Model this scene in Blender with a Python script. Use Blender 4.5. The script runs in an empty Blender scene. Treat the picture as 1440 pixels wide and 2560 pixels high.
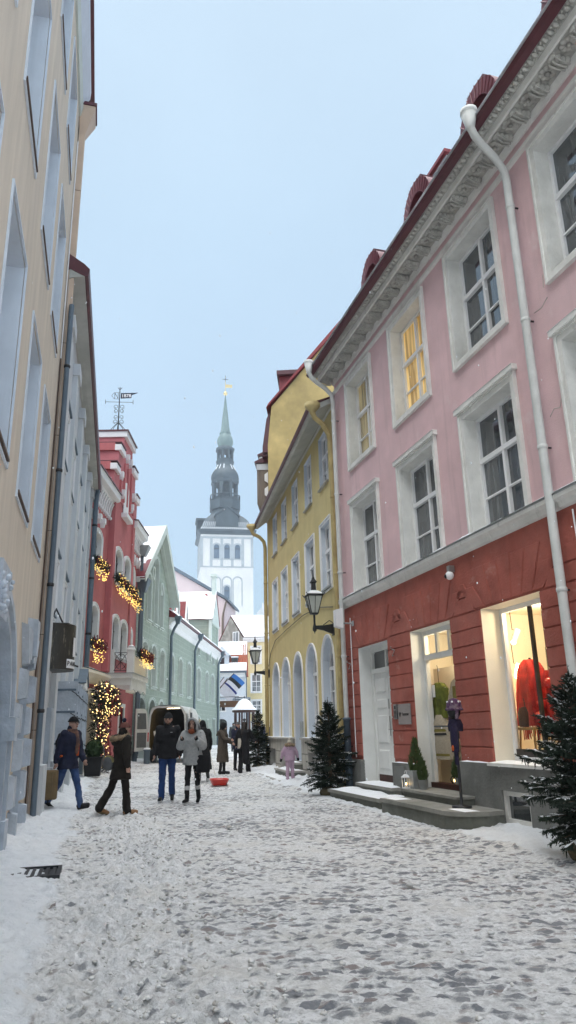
import bpy, bmesh, math, random
from mathutils import Vector, Matrix, noise
R=math.radians; PI=math.pi
random.seed(7)
S=bpy.context.scene; COL=S.collection
# ------------------------------------------------------------------ materials
MATS={}
def nodes(m):
    m.use_nodes=True; return m.node_tree.nodes,m.node_tree.links
def mat(name,c,rough=.8,var=.12,scale=4.,bump=.0,bscale=None,stretch=(1,1,1),metal=0.,c2=None,amt=.5,lo=.45,hi=.65,spec=.3,emit=None,es=0.,dirt=0.):
    """procedural: base colour mottled by two noises, an optional second colour in patches, bump"""
    m=bpy.data.materials.new(name); n,l=nodes(m); b=n['Principled BSDF']
    b.inputs['Roughness'].default_value=rough; b.inputs['Metallic'].default_value=metal
    b.inputs['Specular IOR Level'].default_value=spec
    tc=n.new('ShaderNodeTexCoord'); mp=n.new('ShaderNodeMapping'); mp.inputs['Scale'].default_value=stretch
    l.new(tc.outputs['Object'],mp.inputs['Vector'])
    nz=n.new('ShaderNodeTexNoise'); nz.inputs['Scale'].default_value=scale; nz.inputs['Detail'].default_value=6; nz.inputs['Roughness'].default_value=.6
    l.new(mp.outputs['Vector'],nz.inputs['Vector'])
    mr=n.new('ShaderNodeMapRange'); mr.inputs['From Min'].default_value=.3; mr.inputs['From Max'].default_value=.7
    mr.inputs['To Min'].default_value=1-var; mr.inputs['To Max'].default_value=1+var
    l.new(nz.outputs['Fac'],mr.inputs['Value'])
    mx=n.new('ShaderNodeMix'); mx.data_type='RGBA'; mx.blend_type='MULTIPLY'; mx.inputs[0].default_value=1
    mx.inputs[6].default_value=(*c,1); l.new(mr.outputs['Result'],mx.inputs[7]); out=mx.outputs[2]
    if c2 is not None:
        n2=n.new('ShaderNodeTexNoise'); n2.inputs['Scale'].default_value=scale*.37; n2.inputs['Detail'].default_value=8; n2.inputs['Roughness'].default_value=.65
        l.new(mp.outputs['Vector'],n2.inputs['Vector'])
        r2=n.new('ShaderNodeMapRange'); r2.inputs['From Min'].default_value=lo; r2.inputs['From Max'].default_value=hi; r2.inputs['To Max'].default_value=amt
        l.new(n2.outputs['Fac'],r2.inputs['Value'])
        m2=n.new('ShaderNodeMix'); m2.data_type='RGBA'; l.new(r2.outputs['Result'],m2.inputs[0]); l.new(out,m2.inputs[6]); m2.inputs[7].default_value=(*c2,1); out=m2.outputs[2]
    l.new(out,b.inputs['Base Color'])
    if bump:
        nb=n.new('ShaderNodeTexNoise'); nb.inputs['Scale'].default_value=bscale or scale*6; nb.inputs['Detail'].default_value=5
        l.new(mp.outputs['Vector'],nb.inputs['Vector'])
        bp=n.new('ShaderNodeBump'); bp.inputs['Strength'].default_value=bump; bp.inputs['Distance'].default_value=.02
        l.new(nb.outputs['Fac'],bp.inputs['Height']); l.new(bp.outputs['Normal'],b.inputs['Normal'])
    if emit: b.inputs['Emission Color'].default_value=(*emit,1); b.inputs['Emission Strength'].default_value=es
    MATS[name]=m; return m
def glass(name,c,c2,rough=.04,es=0,ecol=None,curt=.5):
    """window pane: dark room behind, paler curtain folds, glossy reflection"""
    m=bpy.data.materials.new(name); n,l=nodes(m); b=n['Principled BSDF']
    tc=n.new('ShaderNodeTexCoord'); mp=n.new('ShaderNodeMapping'); mp.inputs['Scale'].default_value=(5,5,.35)
    l.new(tc.outputs['Object'],mp.inputs['Vector'])
    nz=n.new('ShaderNodeTexNoise'); nz.inputs['Scale'].default_value=1.6; nz.inputs['Detail'].default_value=3; l.new(mp.outputs['Vector'],nz.inputs['Vector'])
    r=n.new('ShaderNodeMapRange'); r.inputs['From Min'].default_value=.42; r.inputs['From Max'].default_value=.62; r.inputs['To Max'].default_value=curt; l.new(nz.outputs['Fac'],r.inputs['Value'])
    mx=n.new('ShaderNodeMix'); mx.data_type='RGBA'; l.new(r.outputs['Result'],mx.inputs[0]); mx.inputs[6].default_value=(*c,1); mx.inputs[7].default_value=(*c2,1)
    l.new(mx.outputs[2],b.inputs['Base Color']); b.inputs['Roughness'].default_value=rough; b.inputs['IOR'].default_value=2.2; b.inputs['Specular IOR Level'].default_value=.5
    if es:
        m2=n.new('ShaderNodeMix'); m2.data_type='RGBA'; m2.blend_type='MULTIPLY'; m2.inputs[0].default_value=1; m2.inputs[6].default_value=(*ecol,1); l.new(mx.outputs[2],m2.inputs[7])
        l.new(m2.outputs[2],b.inputs['Emission Color']); b.inputs['Emission Strength'].default_value=es
    # slight waviness of old panes
    nb=n.new('ShaderNodeTexNoise'); nb.inputs['Scale'].default_value=1.3; l.new(tc.outputs['Object'],nb.inputs['Vector'])
    bp=n.new('ShaderNodeBump'); bp.inputs['Strength'].default_value=.06; bp.inputs['Distance'].default_value=.05; l.new(nb.outputs['Fac'],bp.inputs['Height']); l.new(bp.outputs['Normal'],b.inputs['Normal'])
    MATS[name]=m; return m
def clear_glass(name):
    m=bpy.data.materials.new(name); n,l=nodes(m); n.remove(n['Principled BSDF']); o=n['Material Output']
    t=n.new('ShaderNodeBsdfTransparent'); t.inputs[0].default_value=(.96,.97,.97,1); g=n.new('ShaderNodeBsdfGlossy'); g.inputs['Roughness'].default_value=.02
    f=n.new('ShaderNodeFresnel'); f.inputs[0].default_value=1.35; mx=n.new('ShaderNodeMixShader')
    l.new(f.outputs[0],mx.inputs[0]); l.new(t.outputs[0],mx.inputs[1]); l.new(g.outputs[0],mx.inputs[2]); l.new(mx.outputs[0],o.inputs[0]); MATS[name]=m; return m
def brickmat(name,c,mortar,sx,sz,rough=.85,msize=.012,var=.12,axis='XZ',bump=.4):
    """block-jointed render (bricks laid in the wall plane)"""
    m=mat(name,c,rough,var,3.,0); n=m.node_tree.nodes; l=m.node_tree.links; b=n['Principled BSDF']
    tc=n.new('ShaderNodeTexCoord'); sp=n.new('ShaderNodeSeparateXYZ'); cb=n.new('ShaderNodeCombineXYZ'); l.new(tc.outputs['Object'],sp.inputs[0])
    l.new(sp.outputs['X'],cb.inputs['X']); l.new(sp.outputs['Z'],cb.inputs['Y'])
    br=n.new('ShaderNodeTexBrick'); br.inputs['Scale'].default_value=1; br.inputs['Brick Width'].default_value=sx; br.inputs['Row Height'].default_value=sz
    br.inputs['Mortar Size'].default_value=msize; br.inputs['Color1'].default_value=(1,1,1,1); br.inputs['Color2'].default_value=(.93,.93,.93,1); br.inputs['Mortar'].default_value=(0,0,0,1)
    l.new(cb.outputs[0],br.inputs['Vector'])
    src=b.inputs['Base Color'].links[0].from_socket
    mx=n.new('ShaderNodeMix'); mx.data_type='RGBA'; l.new(br.outputs['Fac'],mx.inputs[0]); l.new(src,mx.inputs[6]); mx.inputs[7].default_value=(*mortar,1)
    m2=n.new('ShaderNodeMix'); m2.data_type='RGBA'; m2.blend_type='MULTIPLY'; m2.inputs[0].default_value=1; l.new(mx.outputs[2],m2.inputs[6]); m2.inputs[7].default_value=(1,1,1,1)
    l.new(m2.outputs[2],b.inputs['Base Color'])
    bp=n.new('ShaderNodeBump'); bp.invert=True; bp.inputs['Strength'].default_value=bump; bp.inputs['Distance'].default_value=.015; l.new(br.outputs['Fac'],bp.inputs['Height']); l.new(bp.outputs['Normal'],b.inputs['Normal'])
    return m

mat('pink',(.68,.475,.49),.9,.09,1.6,.25,40,c2=(.59,.43,.445),amt=.75,lo=.45,hi=.72)
mat('redwall',(.34,.10,.075),.92,.22,2.2,.5,30,c2=(.40,.155,.125),amt=.6,lo=.48,hi=.70)
mat('grey_plinth',(.19,.195,.185),.9,.2,2.2,.4,26,c2=(.10,.105,.095),amt=.7,lo=.42,hi=.68)
mat('white',(.72,.73,.71),.75,.06,2.5,.1,30,c2=(.55,.56,.53),amt=.45,lo=.5,hi=.7)
mat('whiteclean',(.78,.79,.80),.6,.04,3,.05)
mat('oldwhite',(.71,.71,.68),.8,.1,3,.3,24,c2=(.50,.50,.46),amt=.55,lo=.52,hi=.70)
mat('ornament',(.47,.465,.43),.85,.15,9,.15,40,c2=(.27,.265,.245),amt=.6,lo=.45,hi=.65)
mat('darkred',(.085,.018,.026),.42,.2,5,.12,18,spec=.5)
mat('redroof',(.22,.028,.035),.5,.2,5,.15,18,spec=.4)
mat('yellow',(.62,.515,.25),.9,.10,1.4,.25,30,c2=(.54,.45,.225),amt=.7,lo=.42,hi=.68)
mat('yellowdirty',(.58,.45,.19),.9,.2,.9,.3,24,c2=(.27,.21,.10),amt=.85,lo=.46,hi=.72)
mat('paleyellow',(.68,.58,.34),.9,.06,1.5,.15,25)
mat('limestone',(.40,.39,.36),.9,.2,3,.4,22,c2=(.24,.235,.215),amt=.6)
mat('beige',(.61,.54,.445),.9,.14,2.6,.35,36,stretch=(1.6,1.6,.22),c2=(.56,.50,.42),amt=.7,lo=.42,hi=.66)
mat('beigepipe',(.56,.43,.33),.55,.08,3,.05,spec=.4)
mat('paleblue',(.60,.66,.73),.75,.06,2.5,.15,25)
mat('stoneblue',(.47,.52,.58),.85,.14,4,.5,18,c2=(.34,.38,.42),amt=.6)
mat('greywhite',(.60,.63,.655),.85,.08,2,.2,26,stretch=(1,1,.4),c2=(.45,.47,.48),amt=.5)
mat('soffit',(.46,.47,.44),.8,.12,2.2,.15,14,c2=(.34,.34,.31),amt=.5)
mat('bluegrey',(.105,.145,.185),.5,.12,4,.08,spec=.45)
mat('zincpipe',(.33,.36,.37),.5,.1,4,.08,spec=.45,metal=.1)
mat('whitepipe',(.60,.62,.60),.5,.08,4,.08,spec=.45,c2=(.45,.46,.44),amt=.5)
mat('yellowpipe',(.46,.37,.17),.6,.2,4,.1,c2=(.30,.22,.10),amt=.6)
mat('coral',(.50,.155,.16),.88,.10,1.6,.25,30,c2=(.42,.13,.135),amt=.6)
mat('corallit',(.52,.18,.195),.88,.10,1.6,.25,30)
mat('palegreen',(.55,.61,.575),.85,.08,2,.2,25)
brickmat('greenblock',(.31,.37,.315),(.43,.48,.43),.62,.31,msize=.014)
brickmat('limeblock',(.40,.385,.34),(.20,.19,.17),.55,.42,msize=.02)
mat('palepink',(.66,.555,.565),.9,.05,1.2,.15)
mat('bluewhite',(.60,.65,.71),.85,.06,1.5,.15)
mat('towerwhite',(.66,.66,.645),.88,.07,.12,.1,1.2,c2=(.52,.53,.53),amt=.5)
mat('towergrey',(.36,.40,.43),.9,.12,.5,.1,2)
mat('copper',(.06,.082,.098),.55,.25,.5,.1,2,c2=(.14,.18,.19),amt=.5,lo=.5,hi=.75,stretch=(1,1,.35))
mat('verdigris',(.17,.235,.23),.6,.18,.7,.1,2,c2=(.13,.19,.185),amt=.6,stretch=(1,1,.3))
mat('gold',(.72,.56,.27),.35,.05,2,0,metal=.6)
mat('rubble',(.33,.315,.285),.95,.3,2.2,.8,5,c2=(.19,.18,.16),amt=.7,lo=.45,hi=.55)
mat('timber',(.22,.185,.15),.9,.25,3,.4,20,stretch=(3,3,.4),c2=(.13,.105,.085),amt=.6)
mat('brownwood',(.15,.075,.036),.6,.2,3,.15,12,stretch=(.3,3,3))
mat('darkwood',(.055,.020,.014),.55,.25,4,.2,12,stretch=(3,3,.3))
mat('tile',(.34,.10,.055),.85,.3,3,.3,14,c2=(.20,.06,.04),amt=.5)
mat('iron',(.012,.013,.016),.45,.2,6,.1,spec=.5)
mat('darkframe',(.035,.030,.03),.5,.1,4)
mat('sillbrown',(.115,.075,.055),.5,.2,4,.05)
mat('steel',(.36,.36,.35),.35,.08,5,0,metal=.7)
mat('acryl',(.30,.27,.26),.25,.1,2,0,spec=.5)
mat('black',(.014,.014,.015),.6,.2,6)
mat('stepstone',(.27,.265,.24),.9,.2,3,.4,22,c2=(.16,.165,.14),amt=.6)
mat('snow',(.84,.87,.90),.75,.04,4,.5,14)
mat('concrete',(.16,.165,.145),.9,.2,3,.5,20,c2=(.10,.105,.085),amt=.75,lo=.42,hi=.62)
mat('cream',(.80,.75,.64),.8,.04,2,.05)
mat('milk',(.50,.53,.50),.35,.1,2,0,spec=.5)
mat('bark',(.10,.07,.045),.95,.3,12,.6)
mat('needle',(.014,.026,.016),.8,.55,3,0)
mat('dormerred',(.14,.03,.04),.5,.2,5,.12,18,spec=.4)
mat('needleyoung',(.065,.10,.03),.75,.35,6,0)
mat('box',(.03,.06,.02),.8,.4,9,.2)
mat('ribbon',(.17,.012,.016),.5,.3,8)
mat('burlap',(.13,.105,.06),.95,.3,14,.6)
mat('zinc',(.32,.34,.34),.45,.15,6,.1,metal=.3)
mat('bulb',(1,.75,.3),.5,0,1,0,emit=(1,.66,.16),es=2.6)
mat('bulbwarm',(1,.8,.4),.5,0,1,0,emit=(1,.68,.26),es=3.8)
mat('flame',(1,.7,.3),.5,0,1,0,emit=(1,.62,.22),es=14.)
mat('lamplit',(1,.85,.6),.5,0,1,0,emit=(1,.80,.50),es=12.)
glass('pane',(.022,.03,.038),(.12,.135,.145),curt=.7)
glass('panedark',(.02,.025,.03),(.06,.07,.075),curt=.6)
glass('panewhite',(.10,.115,.13),(.42,.45,.47),curt=.9)
glass('panelit',(.30,.20,.07),(.75,.58,.28),es=.55,ecol=(1,.80,.42),curt=1)
glass('panewarm',(.12,.10,.05),(.38,.33,.20),es=.35,ecol=(1,.85,.5),curt=1)
glass('panetower',(.05,.085,.13),(.16,.22,.30),rough=.1)
glass('paneshop',(.5,.36,.12),(.9,.75,.42),es=1.6,ecol=(1,.78,.35),curt=1)
mat('signmetal',(.05,.047,.04),.5,.2,6,.1,stretch=(5,5,1.2),c2=(.26,.24,.18),amt=.8,lo=.56,hi=.66,metal=.2)
mat('navy',(.012,.022,.05),.5,.1,4)
clear_glass('clear')
def stain(name,c,amt,stretch,lo=.54,hi=.74,sc=1.,seed=3.):
    m=MATS[name]; n=m.node_tree.nodes; l=m.node_tree.links; b=n['Principled BSDF']; src=b.inputs['Base Color'].links[0].from_socket
    tc=n.new('ShaderNodeTexCoord'); mp=n.new('ShaderNodeMapping'); mp.inputs['Scale'].default_value=stretch; mp.inputs['Location'].default_value=(seed,seed*1.7,seed); l.new(tc.outputs['Object'],mp.inputs['Vector'])
    nz=n.new('ShaderNodeTexNoise'); nz.inputs['Scale'].default_value=sc; nz.inputs['Detail'].default_value=9; nz.inputs['Roughness'].default_value=.68; l.new(mp.outputs['Vector'],nz.inputs['Vector'])
    r=n.new('ShaderNodeMapRange'); r.inputs['From Min'].default_value=lo; r.inputs['From Max'].default_value=hi; r.inputs['To Max'].default_value=amt; l.new(nz.outputs['Fac'],r.inputs['Value'])
    x=n.new('ShaderNodeMix'); x.data_type='RGBA'; l.new(r.outputs['Result'],x.inputs[0]); l.new(src,x.inputs[6]); x.inputs[7].default_value=(*c,1); l.new(x.outputs[2],b.inputs['Base Color'])
stain('pink',(.42,.29,.30),.55,(3.5,3.5,.22)); stain('pink',(.74,.62,.62),.5,(1.2,1.2,1.0),.58,.68,1.3,9.)
stain('redwall',(.20,.075,.06),.6,(2.5,2.5,.35)); stain('redwall',(.50,.30,.26),.45,(1,1,1.6),.60,.72,2.2,11.)
stain('yellow',(.42,.34,.16),.55,(3,3,.2)); stain('beige',(.50,.43,.335),.45,(5,5,.3)); stain('beige',(.66,.59,.49),.4,(7,7,.4),.56,.7,1.,8.)
stain('coral',(.33,.11,.11),.5,(3,3,.25)); stain('greenblock',(.22,.27,.23),.5,(2.5,2.5,.3)); stain('greywhite',(.42,.44,.45),.5,(3,3,.2)); stain('grey_plinth',(.30,.30,.285),.5,(1.5,1.5,1.2),.56,.68,1.6); stain('oldwhite',(.40,.40,.37),.5,(6,6,1.2),.58,.7,1.4,5.)
stain('towerwhite',(.50,.52,.53),.5,(.5,.5,.05)); stain('stoneblue',(.32,.36,.40),.6,(3,3,.5)); stain('paleblue',(.44,.49,.54),.4,(4,4,.4))
# ------------------------------------------------------------------ mesh builder
class MB:
    def __init__(s): s.v=[]; s.f=[]; s.m=[]; s.mats=[]; s.cur=0; s.sm=[]; s.smooth=False
    def use(s,name):
        if name not in s.mats: s.mats.append(name)
        s.cur=s.mats.index(name); return s
    def face(s,pts):
        i=len(s.v); s.v.extend([tuple(p) for p in pts]); s.f.append(tuple(range(i,i+len(pts)))); s.m.append(s.cur); s.sm.append(False)
    def grid(s,rows,closeu=False,closev=False,smooth=True):
        i=len(s.v); n=len(rows[0]); k=len(rows)
        for r in rows: s.v.extend([tuple(p) for p in r])
        for a in range(k if closev else k-1):
            for b in range(n if closeu else n-1):
                a2=(a+1)%k; b2=(b+1)%n
                s.f.append((i+a*n+b,i+a*n+b2,i+a2*n+b2,i+a2*n+b)); s.m.append(s.cur); s.sm.append(smooth)
    def box(s,x0,x1,y0,y1,z0,z1):
        if x0>x1:x0,x1=x1,x0
        if y0>y1:y0,y1=y1,y0
        if z0>z1:z0,z1=z1,z0
        i=len(s.v); s.v.extend([(x,y,z) for z in(z0,z1) for y in(y0,y1) for x in(x0,x1)])
        for q in((0,2,3,1),(4,5,7,6),(0,1,5,4),(2,6,7,3),(0,4,6,2),(1,3,7,5)): s.f.append(tuple(i+a for a in q)); s.m.append(s.cur); s.sm.append(False)
        return s
    def prism(s,pts,d0,d1,ax='y'):
        """extrude a polygon (a,b) along an axis: 'y' -> (a,d,b), 'x' -> (d,a,b), 'z' -> (a,b,d)"""
        f={'y':lambda p,d:(p[0],d,p[1]),'x':lambda p,d:(d,p[0],p[1]),'z':lambda p,d:(p[0],p[1],d)}[ax]
        i=len(s.v); n=len(pts); s.v.extend([f(p,d0) for p in pts]); s.v.extend([f(p,d1) for p in pts])
        fs=[tuple(range(i,i+n)),tuple(range(i+2*n-1,i+n-1,-1))]+[(i+k,i+n+k,i+n+(k+1)%n,i+(k+1)%n) for k in range(n)]
        for q in fs: s.f.append(q); s.m.append(s.cur); s.sm.append(False)
        return s
    def frustum(s,a,b,d0,d1,ax='y'):
        f={'y':lambda p,d:(p[0],d,p[1]),'x':lambda p,d:(d,p[0],p[1]),'z':lambda p,d:(p[0],p[1],d)}[ax]
        i=len(s.v); n=len(a); s.v.extend([f(p,d0) for p in a]); s.v.extend([f(p,d1) for p in b])
        fs=[tuple(range(i,i+n)),tuple(range(i+2*n-1,i+n-1,-1))]+[(i+k,i+n+k,i+n+(k+1)%n,i+(k+1)%n) for k in range(n)]
        for q in fs: s.f.append(q); s.m.append(s.cur); s.sm.append(False)
        return s
    def strip(s,A,B,closed=True):
        n=len(A)
        for k in range(n if closed else n-1): s.face((A[k],A[(k+1)%n],B[(k+1)%n],B[k]))
    def tube(s,pts,r,seg=8,cap=True,radii=None):
        pts=[Vector(p) for p in pts]; rows=[]; n=len(pts); up=None
        for k,p in enumerate(pts):
            t=(pts[min(k+1,n-1)]-pts[max(k-1,0)]).normalized()
            if up is None:
                up=Vector((0,0,1)) if abs(t.z)<.9 else Vector((1,0,0))
            a=t.cross(up).normalized(); up=a.cross(t).normalized(); rr=radii[k] if radii else r
            rows.append([p+(a*math.cos(2*PI*j/seg)+up*math.sin(2*PI*j/seg))*rr for j in range(seg)])
        s.grid(rows,closeu=True,smooth=seg>5)
        if cap: s.face(rows[0][::-1]); s.face(rows[-1])
        return s
    def lathe(s,prof,c=(0,0,0),seg=16,smooth=True,cap=True,rot=0.,sx=1,sy=1):
        rows=[[(c[0]+r*sx*math.cos(2*PI*j/seg+rot),c[1]+r*sy*math.sin(2*PI*j/seg+rot),c[2]+z) for j in range(seg)] for r,z in prof]
        s.grid(rows,closeu=True,smooth=smooth)
        if cap:
            if prof[0][0]>1e-4: s.face(rows[0][::-1])
            if prof[-1][0]>1e-4: s.face(rows[-1])
        return s
    def ball(s,c,r,seg=10,ring=6,sc=(1,1,1)):
        rows=[[(c[0]+r*sc[0]*math.sin(PI*i/ring)*math.cos(2*PI*j/seg),c[1]+r*sc[1]*math.sin(PI*i/ring)*math.sin(2*PI*j/seg),c[2]+r*sc[2]*math.cos(PI*i/ring)) for j in range(seg)] for i in range(ring+1)]
        s.grid(rows,closeu=True); return s
    def cap_(s,p,q,r0,r1,seg=10):
        """tapered capsule"""
        p=Vector(p); q=Vector(q); t=q-p; L=t.length or 1e-6; t/=L
        a=t.orthogonal().normalized(); b=t.cross(a); rows=[]
        prof=[(-r0*math.cos(x),r0*math.sin(x)) for x in (0.05,PI/6,PI/3,PI/2)]+[(L+r1*math.sin(x),r1*math.cos(x)) for x in (0,PI/6,PI/3,PI/2-.05)]
        rows=[[p+t*h+(a*math.cos(2*PI*j/seg)+b*math.sin(2*PI*j/seg))*r for j in range(seg)] for h,r in prof]
        s.grid(rows,closeu=True); s.face(rows[0][::-1]); s.face(rows[-1]); return s
    def build(s,name,parent=None,normals=True,weld=0,mesh=None,shade=False):
        me=bpy.data.meshes.new(name); me.from_pydata(s.v,[],s.f)
        for k in (s.mats or ['white']): me.materials.append(MATS[k])
        for p,mi,sm in zip(me.polygons,s.m,s.sm): p.material_index=mi; p.use_smooth=sm or shade
        if normals or weld:
            bm=bmesh.new(); bm.from_mesh(me)
            if weld: bmesh.ops.remove_doubles(bm,verts=bm.verts,dist=weld)
            if normals: bmesh.ops.recalc_face_normals(bm,faces=bm.faces)
            bm.to_mesh(me); bm.free()
        o=bpy.data.objects.new(name,me); COL.objects.link(o)
        if parent: o.parent=parent
        return o
def tag(o,label=None,cat=None,group=None,kind=None):
    if label: o['label']=label
    if cat: o['category']=cat
    if group: o['group']=group
    if kind: o['kind']=kind
    return o
def empty(name,loc,rz=0,label=None,cat=None,group=None):
    o=bpy.data.objects.new(name,None); COL.objects.link(o); o.location=loc; o.rotation_euler=(0,0,rz); o.empty_display_size=.3
    return tag(o,label,cat,group)
def copy_tree(o,parent=None):
    c=o.copy(); COL.objects.link(c)
    if parent: c.parent=parent
    for ch in list(o.children): copy_tree(ch,c)
    return c
def gz(y): return .006*y
def text(body,size,matn,parent,M,name='lettering',depth=.004,bold=False):
    cu=bpy.data.curves.new(name,'FONT'); cu.body=body; cu.size=size; cu.extrude=depth; cu.align_x='CENTER'; cu.align_y='CENTER'
    if bold: cu.offset=size*.018
    t=bpy.data.objects.new(name,cu); COL.objects.link(t)
    dg=bpy.context.evaluated_depsgraph_get(); me=bpy.data.meshes.new_from_object(t.evaluated_get(dg)); COL.objects.unlink(t); bpy.data.objects.remove(t)
    me.transform(M); me.materials.clear(); me.materials.append(MATS[matn])
    o=bpy.data.objects.new(name,me); COL.objects.link(o); o.parent=parent; return o
# ------------------------------------------------------------------ facades: local axes X = along the wall (u), Y = to the left of it, Z up
def facade(name,label,o,ang,cat='building'):
    return empty(name,(o[0],o[1],0),R(90-ang),label,cat)
def outline(u0,u1,z0,z1,rise=0,n=10):
    """opening outline; rise>0 gives an elliptical arch of that rise"""
    if rise<=0: return [(u0,z0),(u1,z0),(u1,z1),(u0,z1)]
    c=(u0+u1)/2; w=(u1-u0)/2; zs=z1-rise
    return [(u0,z0),(u1,z0)]+[(c+w*math.cos(PI*k/n),zs+rise*math.sin(PI*k/n)) for k in range(n+1)]
def grow(ol,d,bottom=True):
    us=[p[0] for p in ol]; zs=[p[1] for p in ol]; c=(min(us)+max(us))/2; w=(max(us)-min(us))/2; z0=min(zs); z1=max(zs)
    out=[]
    for u,z in ol:
        k=(w+d)/w
        zz=z if (z-z0)<1e-6 else z0+(z-z0)*((z1-z0+d)/(z1-z0))
        if (z-z0)<1e-6 and bottom: zz=z-d
        out.append((c+(u-c)*k,zz))
    return out
def wall_face(mb,u0,u1,z0,z1,holes,y,top=None):
    """front sheet at y with openings cut out (holes = outlines)"""
    bx=[(min(p[0] for p in h),max(p[0] for p in h),min(p[1] for p in h),max(p[1] for p in h)) for h in holes]
    us=sorted({u0,u1}|{b[0] for b in bx}|{b[1] for b in bx}); zs=sorted({z0,z1}|{b[2] for b in bx}|{b[3] for b in bx})
    us=[u for u in us if u0-1e-6<=u<=u1+1e-6]; zs=[z for z in zs if z0-1e-6<=z<=z1+1e-6]
    for a,b in zip(us,us[1:]):
        zc=None
        for c,d in zip(zs,zs[1:]):
            m=((a+b)/2,(c+d)/2)
            if any(q[0]<m[0]<q[1] and q[2]<m[1]<q[3] for q in bx): continue
            mb.face([(a,y,c),(b,y,c),(b,y,d),(a,y,d)])
    for h,q in zip(holes,bx):
        if len(h)>4:
            arc=h[2:]; zt=q[3]
            for p,r in zip(arc,arc[1:]): mb.face([(p[0],y,p[1]),(r[0],y,r[1]),(r[0],y,zt),(p[0],y,zt)])
def window(B,s,ol,rev=.25,trim=.12,td=.04,cols=2,bars=(.62,),mid=None,frame='whiteclean',pane='pane',trimm='oldwhite',revm=None,sill=None,sd=.08,snow=True,trimbot=True,fw=.055,name='window',hood=0,label=None,sh=.05,fan=False):
    """s=+1/-1 outward sign of local y. window > frame, pane, sill, snow"""
    w=MB().use(revm or trimm); o=s
    us=[p[0] for p in ol]; zs=[p[1] for p in ol]; u0,u1,z0,z1=min(us),max(us),min(zs),max(zs); W=u1-u0; H=z1-z0; c=(u0+u1)/2
    w.strip([(u,0,z) for u,z in ol],[(u,-o*rev,z) for u,z in ol])
    if trim>0:
        w.use(trimm); g=grow(ol,trim,trimbot); g2=grow(ol,trim*.72,trimbot)
        A=[(u,o*td,z) for u,z in ol]; Bq=[(u,o*td,z) for u,z in g2]; Cq=[(u,o*(td+.025),z) for u,z in g2]; D=[(u,o*(td+.025),z) for u,z in g]; E=[(u,0,z) for u,z in g]; A0=[(u,0,z) for u,z in ol]
        w.strip(A0,A); w.strip(A,Bq); w.strip(Bq,Cq); w.strip(Cq,D); w.strip(D,E)
    if hood:
        w.use(trimm); w.box(c-W/2-trim-.05,c+W/2+trim+.05,0,o*(td+hood),z1+trim,z1+trim+.09)
    wo=w.build(name,B,normals=True); 
    if label: wo['label']=label
    f=MB().use(frame); yf=-o*rev; g=grow(ol,-fw,True)
    d0,d1=yf+o*.06,yf
    f.strip([(u,d0,z) for u,z in ol],[(u,d0,z) for u,z in g]); f.strip([(u,d0,z) for u,z in g],[(u,d1,z) for u,z in g])
    for k in range(1,cols):
        u=u0+W*k/cols; f.box(u-.032,u+.032,d1,d0+o*.012,z0+fw*.5,z1-(fw*.5 if len(ol)==4 else fw*.8))
    if mid: f.box(u0+fw*.5,u1-fw*.5,d1,d0+o*.02,z0+H*mid-.04,z0+H*mid+.04)
    for b in bars: f.box(u0+fw*.5,u1-fw*.5,d1+o*.004,d0-o*.006,z0+H*b-.015,z0+H*b+.015)
    if fan:
        zc=z0+H*mid if mid else z1-W/2
        for a in (45,90,135): f.tube([(c,d1+o*.03,zc),(c+math.cos(R(a))*W*.47,d1+o*.03,zc+math.sin(R(a))*(z1-zc)*.95)],.014,4)
    f.build('frame',wo)
    p=MB().use(pane); p.face([(u,yf+o*.012,z) for u,z in ol]); p.build('pane',wo,normals=False)
    if sill:
        q=MB().use(sill); q.box(u0-trim*.6,u1+trim*.6,-o*rev*.9,o*(td+sd),z0-sh,z0+.004); q.build('sill',wo)
        if snow: snowstrip(wo,u0-trim*.4,u1+trim*.4,-o*rev*.8,o*(td+sd*.85),z0+.006,.05)
    return wo
def snowstrip(parent,u0,u1,y0,y1,z,h,name='snow',n=None,slope=0):
    """lumpy snow lying on a ledge"""
    n=n or max(4,int((u1-u0)/.18)); mb=MB().use('snow'); rows=[]; k=4
    for i in range(n+1):
        u=u0+(u1-u0)*i/n; r=[]; e=0 if 0<i<n else 1
        hh=0 if e else h*(.55+.8*noise.noise((u*2.3,z*3.1,y0*5)) )
        for j in range(k+1):
            t=j/k; y=y0+(y1-y0)*t; r.append((u,y,z+slope*(u-u0)+max(.003,hh*(math.sin(PI*min(max(t,.02),.98))**.5))*(0.15 if j in(0,k) else 1)))
        rows.append(r)
    mb.grid(rows); return mb.build(name,parent,normals=False)
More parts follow.
